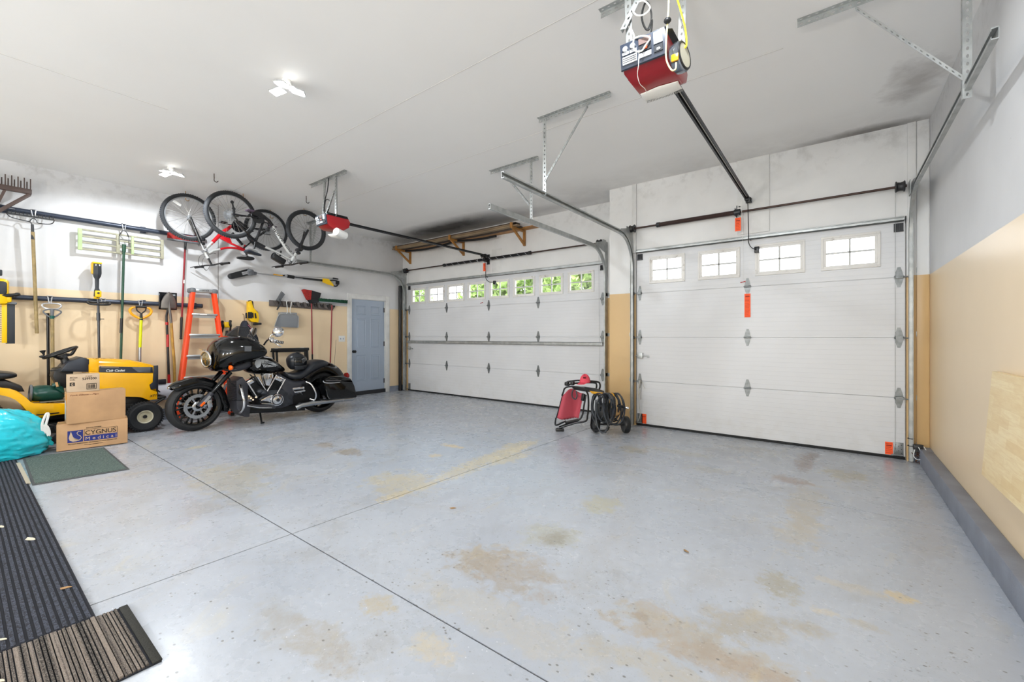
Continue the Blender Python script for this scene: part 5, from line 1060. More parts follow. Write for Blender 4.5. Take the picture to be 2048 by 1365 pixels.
# fork legs
for s in (1, -1):
    ax0 = WC+FN*s*.12; top = Fp(452, 744)+FN*s*.12; G().tube([ax0, ax0.lerp(top, .38)], .032, 14).build('fork_slider', mMM, t); G().tube([ax0.lerp(top, .36), top], .029, 14).build('fork_cover', mMB, t)
    G().bar(ax0.lerp(top, .13)+FN*s*.03, ax0.lerp(top, .30)+FN*s*.03, .03, .008, up=FN).build('fork_reflector_plate' if s < 0 else 'silver_slider_strip', mALU, t)
    G().bar(ax0+FN*s*.033+Vector((0, 0, .01)), ax0.lerp(top, .13)+FN*s*.033, .028, .008, up=FN, bev=.003).build('amber_reflector', mAMB, t)
    G().box(WC+FN*s*.10+FA*.12+Vector((0, 0, .02)), (.05, .06, .11), rot=(.15, 0, 0), bev=.015).build('brake_caliper', mBR, t)
# fairing
def stations(ST, name, m, par=t, n=20, p=2.6, sub=1, fr=False, cap=True):
    rows = []
    for (px, w_, pt, pb) in ST:
        y = B(px, (pt+pb)/2, w_*.85).y; zt = zat(pt, X0+w_*.35, y); zb = zat(pb, X0+w_*.6, y); zc, hz = (zt+zb)/2, (zt-zb)/2
        rows.append([(X0+w_*math.copysign(abs(math.cos(q))**(2/p), math.cos(q)), y, zc+hz*math.copysign(abs(math.sin(q))**(2/p), math.sin(q))) for q in [2*PI*k/n for k in range(n)]])
    return G().loft(rows, cap=cap).build(name, m, par, sub=sub)
stations([(421, .05, 706, 728), (425, .13, 698, 738), (432, .21, 689, 744), (446, .29, 679, 746), (466, .35, 671, 742), (492, .39, 669, 733), (515, .41, 676, 726), (530, .40, 688, 718), (534, .38, 696, 712)], 'fairing', mMB, p=2.4)
hc = B(412, 722, .0); hc = Vector((X0+.02, 2.06, .912))
G().lathe([(0, .035), (.06, .028), (.09, .008), (.095, -.01)], hc+Vector((.0, -.045, 0)), (.2, -1, -.06), 28).build('headlamp', mHL, t)
G().torus(hc+Vector((.0, -.05, 0)), (.2, -1, -.06), .102, .015, 32, 10).build('headlamp_ring', mCHR, t)
text('Indian', 'nose_lettering', hc+Vector((-.02, -.11, .115)), (1, .25, 0), (0, -.3, 1), .12, .03, mCHR, t)
G().bar(B(489, 698, .405), B(503, 698, .412), .002, .07, up=(0, 0, 1)).build('grey_vent', M('grey vent', '55585c', .5), t)
# windscreen
bc, bn, tc_, tn = B(452, 673, 0), B(519, 686, .31), B(474, 655, 0), B(496, 656, .17)
def wsf(u, v):
    s = 2*u-1; lo = Vector((X0+s*.31, bc.y+(bn.y-bc.y)*abs(s)**1.8, bc.z+(bn.z-bc.z)*abs(s)**1.8)); hi = Vector((X0+s*.17, tc_.y+(tn.y-tc_.y)*abs(s)**1.8, tc_.z+.01*(1-s*s)+.0)); return lo.lerp(hi, v)+Vector((0, -.02*math.sin(PI*v), 0))
G().grid(wsf, 20, 8).build('windscreen', mSMK, t, solid=.005)
G().tube([wsf(i/20, 0) for i in range(21)], .008, 7).tube([wsf(i/20, 1) for i in range(21)], .005, 6).tube([wsf(1, j/8) for j in range(9)], .005, 6).build('windscreen_rim', mBLK, t)
# handlebar, mirror, controls on the near side (and far side mirrored)
for s in (1, -1):
    hp = [B(528, 690, .18), B(536, 680, .30), B(545, 682, .36), B(567, 686, .42)]; hp = [Vector((X0+s*(p.x-X0), p.y, p.z)) for p in hp]
    G().tube(smoothpts(hp), .0125, 10).build('handlebar', mCHR, t); G().cyl(hp[2].lerp(hp[3], .3), hp[3], .019, n=16).build('hand_grip', mBLK, t)
    b = G().box(hp[2].lerp(hp[3], .1), (.05, .09, .05), rot=(-.1, 0, .3), bev=.012).tube(smoothpts([hp[2]+Vector((0, 0, -.01)), hp[2].lerp(hp[3], .5)+Vector((.02*s, 0, -.05)), hp[3]+Vector((.0, -.03, -.05))]), .007, 7).box(hp[2]+Vector((0, -.02, .025)), (.05, .07, .04), bev=.012); b.build('hand_control', mCHR, t)
    for k in (.45, .6, .75, .9): G().torus(hp[2].lerp(hp[3], k), hp[3]-hp[2], .019, .004, 16, 6).build('grip_ring', mCHR, t)
    ms = [B(539, 679, .36), B(542, 671, .38), B(551, 667, .40)]; ms = [Vector((X0+s*(p.x-X0), p.y, p.z)) for p in ms]; G().tube(smoothpts(ms), .007, 8).build('mirror_stem', mCHR, t)
    mc = B(556, 664, .40); mc.x = X0+s*(mc.x-X0); G().lathe([(0, .05), (.045, .04), (.072, .012), (.075, -.004), (.07, -.008), (0, -.006)], mc, (.75*s, -.6, .28), 28).build('mirror', mCHR, t)
# tank, side panels, seat
stations([(492, .10, 716, 742), (503, .165, 709, 747), (520, .19, 706, 751), (540, .185, 710, 750), (556, .15, 722, 746), (566, .10, 732, 744), (571, .06, 737, 743)], 'fuel_tank', mMB, p=2.6)
stations([(456, .17, 733, 743), (470, .20, 726, 746), (490, .20, 721, 742), (508, .18, 716, 735)], 'tank_front_cowl', mMM, p=3)
# emblem on the tank: a feathered war bonnet in profile with the script beside it
e = G(); o = .212
def Em(px, py): return B(px, py, o-.0002*abs(px-530))
e.prism([Em(*q) for q in ((510, 724), (513, 720), (519, 718.5), (524, 719), (523, 727), (521, 733), (515, 737), (512, 735), (512, 731), (509, 729), (511, 727))], (.002, 0, 0))
e.prism([Em(523.8, 719.2), Em(533, 719.8), Em(545, 724.5), Em(556.5, 732.5), Em(547, 730.2), Em(535, 727.6), Em(524, 727.4)], (.002, 0, 0))
for i in range(9):
    u0 = 524.2+3.1*i; v0 = 728.4+.38*i; e.prism([Em(u0, v0), Em(u0+2.0, v0+.2), Em(u0+5.2-.3*i, v0+7.0-.62*i), Em(u0+3.6-.3*i, v0+7.2-.62*i)], (.002, 0, 0))
e.build('tank_emblem', mINS, t, smooth=0); q = Em(527, 727); text('Indian', 'tank_lettering', q+Vector((.006, 0, 0)), Em(543, 727)-q, (0, 0, 1), .12, .04, mBLK, t, shear=.3)
G().bar(B(527, 714, .16), B(545, 717, .15), .012, .012).build('tank_trim', mCHR, t)
stations([(566, .08, 742, 749), (574, .15, 744, 757), (590, .20, 747, 762), (606, .21, 744, 760), (618, .20, 734, 752), (628, .19, 722, 746), (642, .18, 718, 738), (654, .16, 721, 733), (658, .10, 725, 730)], 'seat', mSEAT, p=3)
stations([(556, .12, 745, 790), (563, .165, 746, 812), (575, .175, 754, 815), (588, .17, 760, 795), (600, .16, 762, 778), (615, .12, 758, 768)], 'side_cover', mMM, p=4)
g = G()
for s in (1, -1): g.prism([Vector((X0+s*abs(p.x-X0), p.y, p.z)) for p in [B(566, 758, .15), B(600, 768, .15), B(640, 775, .15), B(640, 800, .15), B(605, 805, .15), B(575, 812, .15)]], (-.04*s, 0, 0))
g.build('rear_frame', mBLKM, t)
# rear fender
g = G(); rows = []
for k in range(14):
    a_ = math.radians(150-k*140/13); c = WR_+Vector((0, .02, .06)); dv = Vector((0, -math.cos(a_)*-1*-1, math.sin(a_))); dv = Vector((0, -math.cos(a_)*(-1)*(-1), math.sin(a_)))
    dv = Vector((0, math.cos(math.radians(30+k*0)+0)*0, 0)) if False else Vector((0, -math.cos(a_), math.sin(a_))) if False else Vector((0, math.cos(PI-a_)*-1, math.sin(a_)))
    dv = Vector((0, math.cos(a_)*1.0, math.sin(a_))); rr = .40
    rows.append([c+dv*(rr+dr)+Vector((x_, 0, 0)) for x_, dr in ((-.12, -.14), (-.125, -.05), (-.09, .01), (0, .035), (.09, .01), (.125, -.05), (.12, -.14))])
g.loft(rows, closed=False); g.build('rear_fender', mMB, t, solid=.006, sub=1)
# saddlebags
for s in (1, -1):
    def S_(px, py, o): p = B(px, py, o); return Vector((X0+s*(p.x-X0), p.y, p.z))
    body = [(634, 765), (642, 759), (690, 762), (694, 770), (699, 791), (697, 794), (648, 797), (641, 790), (635, 775)]
    lid = [(632, 764), (634, 757), (645, 752), (672, 751), (686, 756), (691, 763), (640, 762)]
    G().prism([S_(*q, .17) for q in body], (s*.235, 0, 0), bev=.03).build('saddlebag', mMB, t); bag = S_(640, 780, .41)
    G().prism([S_(*q, .165) for q in lid], (s*.24, 0, 0), bev=.03).build('saddlebag_lid', mMB, t)
    G().tube(smoothpts([S_(646, 762, .412), S_(650, 766, .412), S_(665, 766.5, .412), S_(680, 765, .412)]), .008, 8).tube([S_(652, 761, .41), S_(682, 762, .41)], .004, 6).build('saddlebag_latch', mCHR, t)
    # exhausts
    ex = [S_(592, 816, .23), S_(602, 811, .25), S_(625, 807, .27), S_(660, 802, .28), S_(684, 799, .29), S_(705, 797, .29)]
    G().tube(ex, [.042, .036, .036, .038, .040, .042], 20).build('exhaust', mBR, t); G().cyl(ex[-1], ex[-1]+Vector((0, .004, .001)), .034, n=20).build('exhaust_mouth', mBLK, t); G().torus(ex[4], ex[5]-ex[4], .042, .004, 24, 6).build('exhaust_band', mCHR, t)
    G().tube(smoothpts([S_(612, 764, .22), S_(622, 769, .27), S_(629, 780, .30), S_(632, 790, .30), S_(629, 800, .27), S_(620, 798, .22)]), .014, 10).build('rear_guard_bar', mCHR, t)
    G().box(S_(597, 781, .30), (.10, .16, .022), rot=(.05, s*.35, 0), bev=.008).box(S_(597, 777, .33), (.01, .17, .03), bev=.004).build('passenger_footboard', mCHR, t); G().box(S_(597, 781, .335), (.012, .13, .01)).build('footboard_rubber', mBLK, t); G().tube([S_(592, 789, .2), S_(596, 785, .26)], .02, 10).tube([S_(604, 789, .2), S_(601, 785, .26)], .016, 10).build('footboard_mount', mCHR, t)
    G().lathe([(0, 0), (.03, 0), (.034, .02), (.02, .05), (0, .055)], S_(695, 760, .2), (0, 1, 0), 16).build('rear_indicator', mCHR, t)
    G().bar(S_(695, 769, .2), S_(698, 777, .2), .06, .012, up=(0, 1, 0)).build('rear_reflector', mRLN, t)
    G().lathe([(0, .03), (.03, .02), (.034, 0), (.02, -.02)], S_(462, 736, .30), (0, -1, 0), 16).build('front_indicator_lens', mAMB, t); G().tube([S_(463, 736, .29), S_(472, 737, .2)], .014, 10).build('indicator_stem', mCHR, t)
    # crash bar
    G().tube(smoothpts([S_(478, 765, .12), S_(482, 776, .26), S_(485, 790, .32), S_(488, 803, .34), S_(487, 816, .32), S_(482, 824, .26), S_(480, 826, .14)]), .017, 12).build('crash_bar', mCHR if s > 0 else mCHR, t)
    # floorboard
    G().prism([S_(495, 808, .2), S_(543, 811, .2), S_(541, 816, .2), S_(500, 815, .2)], (s*.15, 0, 0), bev=.006).build('floorboard', mMM, t); G().tube([S_(494, 812, .35), S_(520, 816, .36), S_(543, 816, .35)], .008, 8).build('floorboard_rim', mCHR, t)
# radiator and lower cowl
G().prism([B(453, 760, -.17), B(466, 752, -.17), B(477, 766, -.17), B(476, 797, -.17), B(454, 797, -.17)], (.34, 0, 0), bev=.01).build('radiator', mMM, t)
g = G()
for i in range(14): z = B(460, 764, .172).z-.02*i; g.bb((X0+.172, B(457, 780, .17).y, z), (X0+.178, B(473, 780, .17).y, z+.006))
g.build('radiator_fins', mBLKM, t, smooth=0)
G().prism([B(452, 797, -.18), B(474, 797, -.18), B(481, 806, -.18), B(478, 829, -.18), B(470, 829, -.18), B(453, 813, -.18)], (.36, 0, 0), bev=.012).build('lower_cowl', mMM, t)
G().prism([B(478, 812, -.16), B(560, 808, -.16), B(590, 806, -.16), B(590, 817, -.16), B(520, 821, -.16), B(480, 823, -.16)], (.32, 0, 0), bev=.01).build('belly_pan', mBLKM, t)
# engine: two cylinders in a V, crankcase, covers
ec = B(535, 795, .12)
G().prism([B(500, 795, -.13), B(520, 778, -.13), B(548, 776, -.13), B(566, 785, -.13), B(568, 805, -.13), B(545, 813, -.13), B(505, 812, -.13)], (.30, 0, 0), bev=.015).build('crankcase', mENG, t)
for (a_, b_, nm) in (((518, 790), (497, 757), 'front_cylinder'), ((534, 790), (556, 752), 'rear_cylinder')):
    p, q = B(*a_, .08), B(*b_, .08); d = q-p; cy = G()
    for i in range(13): cy.bar(p+d*(.15+.045*i), p+d*(.175+.045*i), .19, .17, up=(1, 0, 0), bev=.01)
    cy.bar(p, p+d*.75, .14, .14, up=(1, 0, 0)).build(nm, M('black fins', '1f2124', .5, .3), t)
    G().bar(p+d*.74, p+d*.98, .15, .17, up=(1, 0, 0), bev=.02).build('rocker_box', mCHR, t)
    for s in (-.07, .07): 
        n_ = Vector((1, 0, 0)).cross(d).normalized()*s; G().cyl(p+d*.05+n_+Vector((.11, 0, 0)), p+d*.95+n_+Vector((.11, 0, 0)), .011, n=12).build('pushrod_tube', mCHR, t)
G().prism([B(519, 750, .18), B(524, 746, .18), B(539, 746, .18), B(542, 751, .18), B(534, 771, .18), B(526, 771, .18)], (.10, 0, 0), bev=.02).build('air_cleaner', mCHR, t)
G().prism([B(526, 751, .285), B(537, 751, .285), B(531, 767, .285)], (.008, 0, 0), bev=.003).build('air_cleaner_badge', mBR, t)
c = B(553, 800, .20); G().lathe([(0, .05), (.03, .05), (.05, .045), (.05, .03), (.085, .028), (.092, .015), (.092, -.06)], c, (1, 0, 0), 40).build('primary_cover', mCHR, t)
g = G().torus(c+Vector((.03, 0, 0)), (1, 0, 0), .068, .006, 36, 6)
for i in range(20): q = 2*PI*i/20; g.box(c+Vector((.030, .068*math.cos(q), .068*math.sin(q))), (.008, .012, .006), rot=(q, 0, 0))
g.cyl(c+Vector((.05, 0, 0)), c+Vector((.054, 0, 0)), .025).build('primary_cover_ring', mENG, t)
G().prism([B(518, 800, .17), B(538, 789, .17), B(548, 790, .17), B(548, 806, .17), B(520, 803, .17)], (.05, 0, 0), bev=.015).build('side_cover_chrome', mCHR, t); G().prism([B(519, 806, .17), B(545, 806, .17), B(545, 811, .17), B(520, 809, .17)], (.06, 0, 0), bev=.006).build('shift_linkage_cover', mBR, t)
G().ball(B(520, 783, .18), (.05, .05, .04), 16, 10).ball(B(528, 786, .2), (.035, .05, .04), 16, 10).build('cam_cover', mENG, t)
for q in ((502, 797), (506, 800), (498, 793), (512, 795)): G().cyl(B(*q, .14), B(*q, .20), .012, n=10).build('chrome_bolt', mCHR, t)
for pts in ([B(478, 763, .1), B(482, 772, .15), B(478, 785, .18), B(486, 795, .16)], [B(500, 750, .1), B(508, 757, .2), B(515, 765, .16)], [B(508, 748, .15), B(516, 764, .22), B(522, 773, .15)]): G().tube(smoothpts(pts), .008, 7).build('hose', mBLK, t)
ks = U(524, 848, z=0); G().tube([B(519, 820, .12), Vector((ks.x-.01, ks.y, .012))], .012, 10).tube([Vector((ks.x, ks.y-.015, .012)), Vector((ks.x, ks.y+.03, .012))], .012, 8).build('kickstand', mBLKM, t)
G().cyl(B(668, 738, .08)+Vector((0, 0, -.02)), B(672, 680, .08), .0025, n=6).build('antenna', mBLK, t)
G().tube(smoothpts([B(452, 745, .05), B(462, 765, .12), B(474, 778, .1)]), .010, 8).build('front_brake_hose', mBLK, t)
G().lathe([(0, 0), (.05, 0), (.06, .03), (.04, .06), (0, .065)], B(690, 752, 0), (0, 1, -.2), 20).build('tail_lamp', mRLN, t)
# helmet resting on the seat
mHEL = M('matt black helmet', '24272c', .32); hc = B(592, 724); t = thing('helmet', (hc.x, hc.y, hc.z-.15), 'matt black full face helmet with a dark mirrored visor sitting on the motorcycle seat', 'helmet')
rows = []
for k in range(13):
    ph = PI*k/12; z = -math.cos(ph); r_ = math.sin(ph); rows.append([(hc.x+.125*r_*math.cos(q)*(1.0), hc.y+.152*r_*math.sin(q)+(.012 if z < 0 else 0), hc.z+.145*max(z, -.82)) for q in [2*PI*j/24 for j in range(24)]])
g = G(); g.loft(rows); g.build('shell', mHEL, t, sub=1)
def vis(u, v):
    a_ = math.radians(-62+124*u)+.55; ph = math.radians(62+48*v); return hc+Vector((.131*math.sin(ph)*math.cos(a_), .158*math.sin(ph)*math.sin(a_), .15*math.cos(ph)))
G().grid(vis, 18, 8).build('visor', M('dark mirror visor', '0c0f14', .05, .4, coat=1), t, solid=.004)
G().tube([vis(i/18, 0) for i in range(19)]+[vis(1, j/8) for j in range(1, 9)]+[vis(1-i/18, 1) for i in range(1, 19)], .004, 6, closed=True).build('visor_gasket', mBLK, t)
def chin(u, v):
    a_ = math.radians(-60+120*u)+.55; return hc+Vector((.142*math.cos(a_)*(1-.1*v), .172*math.sin(a_)*(1-.1*v), -.058-.06*v))
G().grid(chin, 14, 5).build('chin_bar', mHEL, t, solid=.012); G().box(chin(.5, .35)+Vector((.004, .002, 0)), (.012, .05, .012), rot=(0, 0, .55), bev=.003).build('chin_vent', mBLK, t); G().box(hc+Vector((.03, .02, .145)), (.06, .05, .012), bev=.005).build('top_vent', mHEL, t)
# ============================================================ RIDING MOWER
XM = -7.33
def m_(px, py, x=-7.09): return U(px, py, x=x)
mMY = M('tractor yellow paint', 'f5b400', .25, coat=.5); mNV = M('navy black tractor plastic', '242a35', .4); mTT = M('turf tyre', '26282b', .75, bump=.2, bs=80); mCRM = M('cream wheel paint', 'd8d2b8', .4)
t = thing('riding_mower', (XM, .9, 0), 'yellow riding lawn tractor with a black steering wheel, parked left of the motorcycle', 'riding mower')
def xs_(p, x): return Vector((x, p.y, p.z))
def profile(pts, x0_, x1_, name, m, bev=.012, px_x=-7.09):
    P = [m_(*q, px_x) for q in pts]; return G().prism([xs_(p, x0_) for p in P], (x1_-x0_, 0, 0), bev=bev).build(name, m, t)
# hood: shell tapering to the nose
rows = []
for (px, pt, pb, w_) in ((178, 716, 790, .235), (200, 716, 790, .238), (230, 717, 791, .236), (262, 719, 792, .228), (290, 724, 797, .215), (308, 728, 799, .20), (315, 731, 797, .18)):
    yy = m_(px, 750).y; zt = zat(pt, XM, yy)+.0; zb = zat(pb, XM+w_, yy); n = 22; row = []
    for k in range(n):
        a_ = PI*k/(n-1); row.append((XM+w_*math.copysign(abs(math.cos(a_))**.45, math.cos(a_)), yy, zb+(zt-zb)*abs(math.sin(a_))**.42))
    rows.append([(XM+w_, yy, zb)]+row+[(XM-w_, yy, zb)])
G().loft(rows).build('hood', mMY, t)
ox = XM+.242
def side(pts, name, m, th=.006, dx=0): return G().prism([Vector((ox+dx-.0, p.y, p.z)) for p in [m_(*q, ox) for q in pts]], (th, 0, 0), bev=.002).build(name, m, t)
side([(199, 733), (232, 733.5), (285, 734.5), (305, 734.5), (306, 746), (262, 746.3), (198, 745)], 'side_vent_strip', mNV)
side([(178, 717), (198, 720), (197, 745), (178, 743)], 'hood_rear_band', mMY)
side([(178, 745), (306, 747.5), (305, 765), (298, 770), (300, 780), (314, 784), (314, 799), (297, 801), (281, 794), (178, 792)], 'hood_side_panel', mMY, .010)
side([(307, 732), (316, 731), (313, 778), (302, 779), (299, 770), (306, 764)], 'grille', mNV, .012, -.002)
side([(262, 734.5), (301, 735), (300, 745), (275, 744.5)], 'headlamp', M('clear headlamp', '6f747c', .08, .5), .009)
side([(202, 733.8), (238, 734.6), (238, 736.4), (202, 735.6)], 'vent_gap', M('tan seen through vent', '8a7a62', .6), .008)
q = m_(212, 744, ox+.008); text('Cub Cadet', 'hood_lettering', q, m_(250, 743.5, ox+.008)-q, (0, 0, 1), m_(250, 743, ox).y-q.y, .028, mWHT, t, shear=.3, bold=.02)
q = m_(299, 795, ox+.012); text('XT1', 'model_lettering', q, (0, 1, .05), (0, 0, 1), m_(313, 793, ox).y-q.y, .028, mINK, t, shear=.3, bold=.02)
q = m_(183, 719, XM+.15); text('FUEL INJECTED', 'top_lettering', (XM+.222, q.y, m_(183, 719.6, XM+.222).z), (0, 1, 0), (0, 0, 1), .19, .014, mINK, t)
G().prism([Vector((XM-.18, p.y, p.z)) for p in [m_(317, 733, XM+.17), m_(317, 797, XM+.17), m_(311, 799, XM+.17), m_(309, 733, XM+.17)]], (.36, 0, 0), bev=.02).build('front_grille', mNV, t)
profile([(122, 744), (127, 735), (136, 725), (165, 715), (181, 720), (181, 745)], XM-.21, XM+.21, 'dashboard', mNV, .015)
profile([(112, 740), (130, 735), (150, 744), (148, 775), (124, 780), (108, 755)], XM-.16, XM+.13, 'steering_pedestal', mBLK, .012)
G().bar(m_(100, 742), m_(116, 741), .015, .012).build('throttle_lever', mBLK, t)
# steering wheel
a_, b_ = m_(86, 717, XM), m_(154, 694, XM); sc = (a_+b_)/2; sd = (b_-a_).normalized(); sn = Vector((1, 0, 0)).cross(sd).normalized(); sr = (b_-a_).length/2
sn = sn if sn.z > 0 else -sn
G().tube([sc+(sd*math.cos(q)+Vector((1, 0, 0))*math.sin(q))*sr*.96 for q in [2*PI*k/36 for k in range(36)]], .0165, 10, closed=True).build('steering_wheel', mBLK, t)
hub = sc-sn*.05; g = G().cyl(hub-sn*.02, hub+sn*.02, .055, .045, 20)
for q in (0, 2.1, 4.2): g.tube(smoothpts([hub+(sd*math.cos(q)+Vector((1, 0, 0))*math.sin(q))*.04, hub+(sd*math.cos(q)+Vector((1, 0, 0))*math.sin(q))*sr*.5-sn*.01, sc+(sd*math.cos(q)+Vector((1, 0, 0))*math.sin(q))*sr*.95]), .016, 8)
g.build('steering_spokes', mBLK, t); G().cyl(hub, m_(136, 735, XM), .03, .05, 16).build('steering_column', mBLK, t)
kq = m_(88, 711, XM+.05); G().lathe([(.008, 0), (.012, .025), (.024, .045), (.026, .055), (0, .06)], kq, (-.1, -.2, 1), 16).ball(kq+Vector((0, -.01, -.015)), (.025, .03, .015)).build('steering_knob', mBLK, t)
# seat
rows = []
for (y, w_, z0_, z1_) in ((-.12, .16, .80, .86), (-.05, .22, .755, .875), (.10, .235, .735, .865), (.26, .235, .735, .845), (.38, .225, .75, .825), (.435, .19, .765, .80)):
    rows.append([(XM+w_*math.copysign(abs(math.cos(q))**.5, math.cos(q)), y, (z0_+z1_)/2+(z1_-z0_)/2*math.copysign(abs(math.sin(q))**.6, math.sin(q))) for q in [2*PI*k/20 for k in range(20)]])
G().loft(rows).build('seat_cushion', mSEAT, t, sub=1)
rows = []
for (z, w_, y0__, y1__) in ((.78, .17, -.16, -.06), (.90, .22, -.20, -.09), (1.05, .22, -.25, -.13), (1.13, .17, -.26, -.16)):
    rows.append([(XM+w_*math.copysign(abs(math.cos(q))**.5, math.cos(q)), (y0__+y1__)/2+(y1__-y0__)/2*math.sin(q), z) for q in [2*PI*k/20 for k in range(20)]])
G().loft(rows).build('seat_back', mSEAT, t, sub=1)
G().prism([Vector((XM-.15, y, z)) for y, z in ((-.2, .62), (.48, .60), (.46, .66), (.34, .74), (-.2, .75))], (.30, 0, 0), bev=.02).build('seat_base', mBLK, t)
# fenders and footrests, both sides
for s in (1, -1):
    def ms(px, py, o): p = m_(px, py, XM+o); return Vector((XM+s*o, p.y, p.z))
    top = [(-25, 770), (0, 777), (20, 779), (35, 784), (50, 795), (60, 806), (68, 809), (118, 808), (182, 806)]; bot = [(-25, 786), (0, 790), (20, 793), (33, 799), (46, 812), (58, 828), (66, 834), (78, 836), (118, 829), (182, 822)]
    rows = [[ms(*q, .30) for q in top]+[ms(*q, .30) for q in bot[::-1]]]
    g = G(); g.prism([ms(*q, .30) for q in top]+[ms(*q, .30) for q in bot[::-1]], (s*.02, 0, 0), bev=.006)
    rt = [[Vector((XM+s*xx, ms(*q, .32).y, ms(*q, .32).z-.002)) for q in top] for xx in (.12, .32)]
    g.loft([[r_ for r_ in rt[0]], [r_ for r_ in rt[1]]], closed=False); g.build('fender', mMY, t, solid=.006)
    fq = [ms(65, 808.5, .28), ms(180, 806, .28)]; G().bb((XM+s*.14 if s > 0 else XM-.28, fq[0].y+.06, fq[0].z+.004), (XM+s*.28 if s > 0 else XM-.14, fq[1].y, fq[0].z+.012), .002).build('foot_mat', M('grey tread mat', '6e6a5a', .7, bump=.5, bs=90), t)
    G().bb((min(XM+s*.30, XM+s*.335), ms(72, 820, .3).y, ms(72, 829, .3).z-.01), (max(XM+s*.30, XM+s*.335), ms(118, 820, .3).y, ms(72, 829, .3).z), .003).build('kick_strip', mBLK, t)
    # wheels
    fw = Vector((XM+s*.265, 1.485, .185)); tw = .075
    g = G().lathe([(.085, -tw*.7), (.12, -tw*.95), (.155, -tw), (.178, -tw*.8), (.185, -tw*.3), (.185, tw*.3), (.178, tw*.8), (.155, tw), (.12, tw*.95), (.085, tw*.7)], fw, (s, 0, 0), 44, closed=True)
    for i in range(40):
        q = 2*PI*i/40
        for k in (-1, 1): g.box(fw+Vector((k*.042, .183*math.cos(q+k*.04), .183*math.sin(q+k*.04))), (.055, .012, .014), rot=(q, 0, 0))
    w0 = g.build('front_tyre', mTT, t); G().lathe([(0, .03), (.028, .03), (.03, .012), (.05, .008), (.062, .02), (.07, .045), (.082, .05), (.085, .045), (.086, -.04), (0, -.04)], fw, (s, 0, 0), 32).build('wheel_rim', mCRM, w0); G().lathe([(0, .05), (.018, .048), (.024, .03), (.02, .01)], fw, (s, 0, 0), 16).build('hub_cap', mBLK, w0)
    rw = Vector((XM+s*.30, .12, .255)); tw = .11
    g = G().lathe([(.11, -tw*.7), (.16, -tw*.95), (.215, -tw), (.245, -tw*.8), (.255, -tw*.3), (.255, tw*.3), (.245, tw*.8), (.215, tw), (.16, tw*.95), (.11, tw*.7)], rw, (s, 0, 0), 44, closed=True)
    for i in range(44):
        q = 2*PI*i/44
        for k in (-1, 1): g.box(rw+Vector((k*.06, .253*math.cos(q+k*.04), .253*math.sin(q+k*.04))), (.08, .014, .016), rot=(q, 0, 0))
    w0 = g.build('rear_tyre', mTT, t); G().lathe([(0, .03), (.04, .03), (.05, .01), (.09, .03), (.11, .07), (.112, -.06), (0, -.06)], rw, (s, 0, 0), 32).build('wheel_rim', mCRM, w0)
G().bb((XM-.20, .0, .26), (XM+.20, 1.40, .36), .01).bb((XM-.24, 1.44, .15), (XM+.24, 1.52, .24), .01).bb((XM-.15, 1.1, .3), (XM+.15, 1.55, .44), .01).build('chassis', mBLK, t)
G().prism([(XM-.30, .55, .10), (XM-.34, .62, .09), (XM-.34, 1.12, .09), (XM-.28, 1.2, .10), (XM-.28, 1.2, .20), (XM-.34, 1.1, .24), (XM-.34, .6, .24), (XM-.30, .52, .18)], (.66, 0, 0), bev=.02).build('mower_deck', mBLK, t)
for s in (-1, 1): G().tube(smoothpts([(XM+s*.2, 1.50, .24), (XM+s*.2, 1.60, .32), (XM+s*.2, 1.70, .39)]), .017, 8).build('bumper_arm', mBLK, t)
G().tube(smoothpts([(XM-.2, 1.56, .40), (XM-.2, 1.68, .40), (XM-.16, 1.715, .40), (XM+.16, 1.715, .40), (XM+.2, 1.68, .40), (XM+.2, 1.56, .40)]), .018, 10).build('bumper', mBLK, t)
G().bar(m_(313, 779, XM+.2), m_(320, 785, XM+.2), .03, .012).build('hood_latch', mBLK, t)
# green container on the footrest
mGC = M('dark green ribbed plastic', '0f4238', .3); t = thing('green_container', (XM+.1, .63, .5), 'dark green ribbed plastic container lying on the mower footrest', 'container')
a_, b_ = m_(60, 788, XM+.12), m_(128, 786, XM+.12); d = (b_-a_); g = G(); rows = []
for i in range(15):
    u = i/14; r_ = .092*(1-.25*(abs(2*u-1)**6)); c = a_+d*u; rows.append([c+Vector((math.cos(q)*r_*1.25*(1+.035*math.sin(3*q+u*9)), 0, math.sin(q)*r_*(1+.035*math.sin(3*q+u*9)))) for q in [2*PI*k/28 for k in range(28)]])
g.loft(rows).build('body', mGC, t, sub=1); G().torus(a_+d*.01, d, .09, .012, 28, 8).build('rim', mGREY, t)
G().cyl(m_(108, 772, XM+.2), m_(117, 769, XM+.22), .03).bar(m_(112, 775, XM+.24), m_(128, 785, XM+.24), .03, .02).build('spout', mGC, t); G().bar(m_(112.5, 765, XM+.27), m_(115, 774, XM+.27), .02, .006, up=(1, 0, 0)).build('paper_tag', M('tan paper tag', 'c89a6a', .7), t)
# white shovel blade leaning behind
t = thing('snow_pusher', (L+.15, 1.78, .4), 'white plastic snow pusher with a black top edge behind the front tyre of the motorcycle', 'snow pusher')
c0 = L+.13; G().grid(lambda u, v: (c0+.05*math.sin(PI*v), 1.60+.52*u, .30+.235*v), 10, 6).build('blade', M('white blade plastic', 'd5d9e2', .4), t, solid=.006); G().bb((c0-.02, 1.60, .535), (c0+.03, 1.85, .60), .008).build('top_edge', mNV, t)
G().bb((c0-.01, 1.63, .0), (c0+.02, 1.67, .32)).bb((c0-.01, 2.06, .0), (c0+.02, 2.10, .32)).build('wooden_stand', mCRD, t)
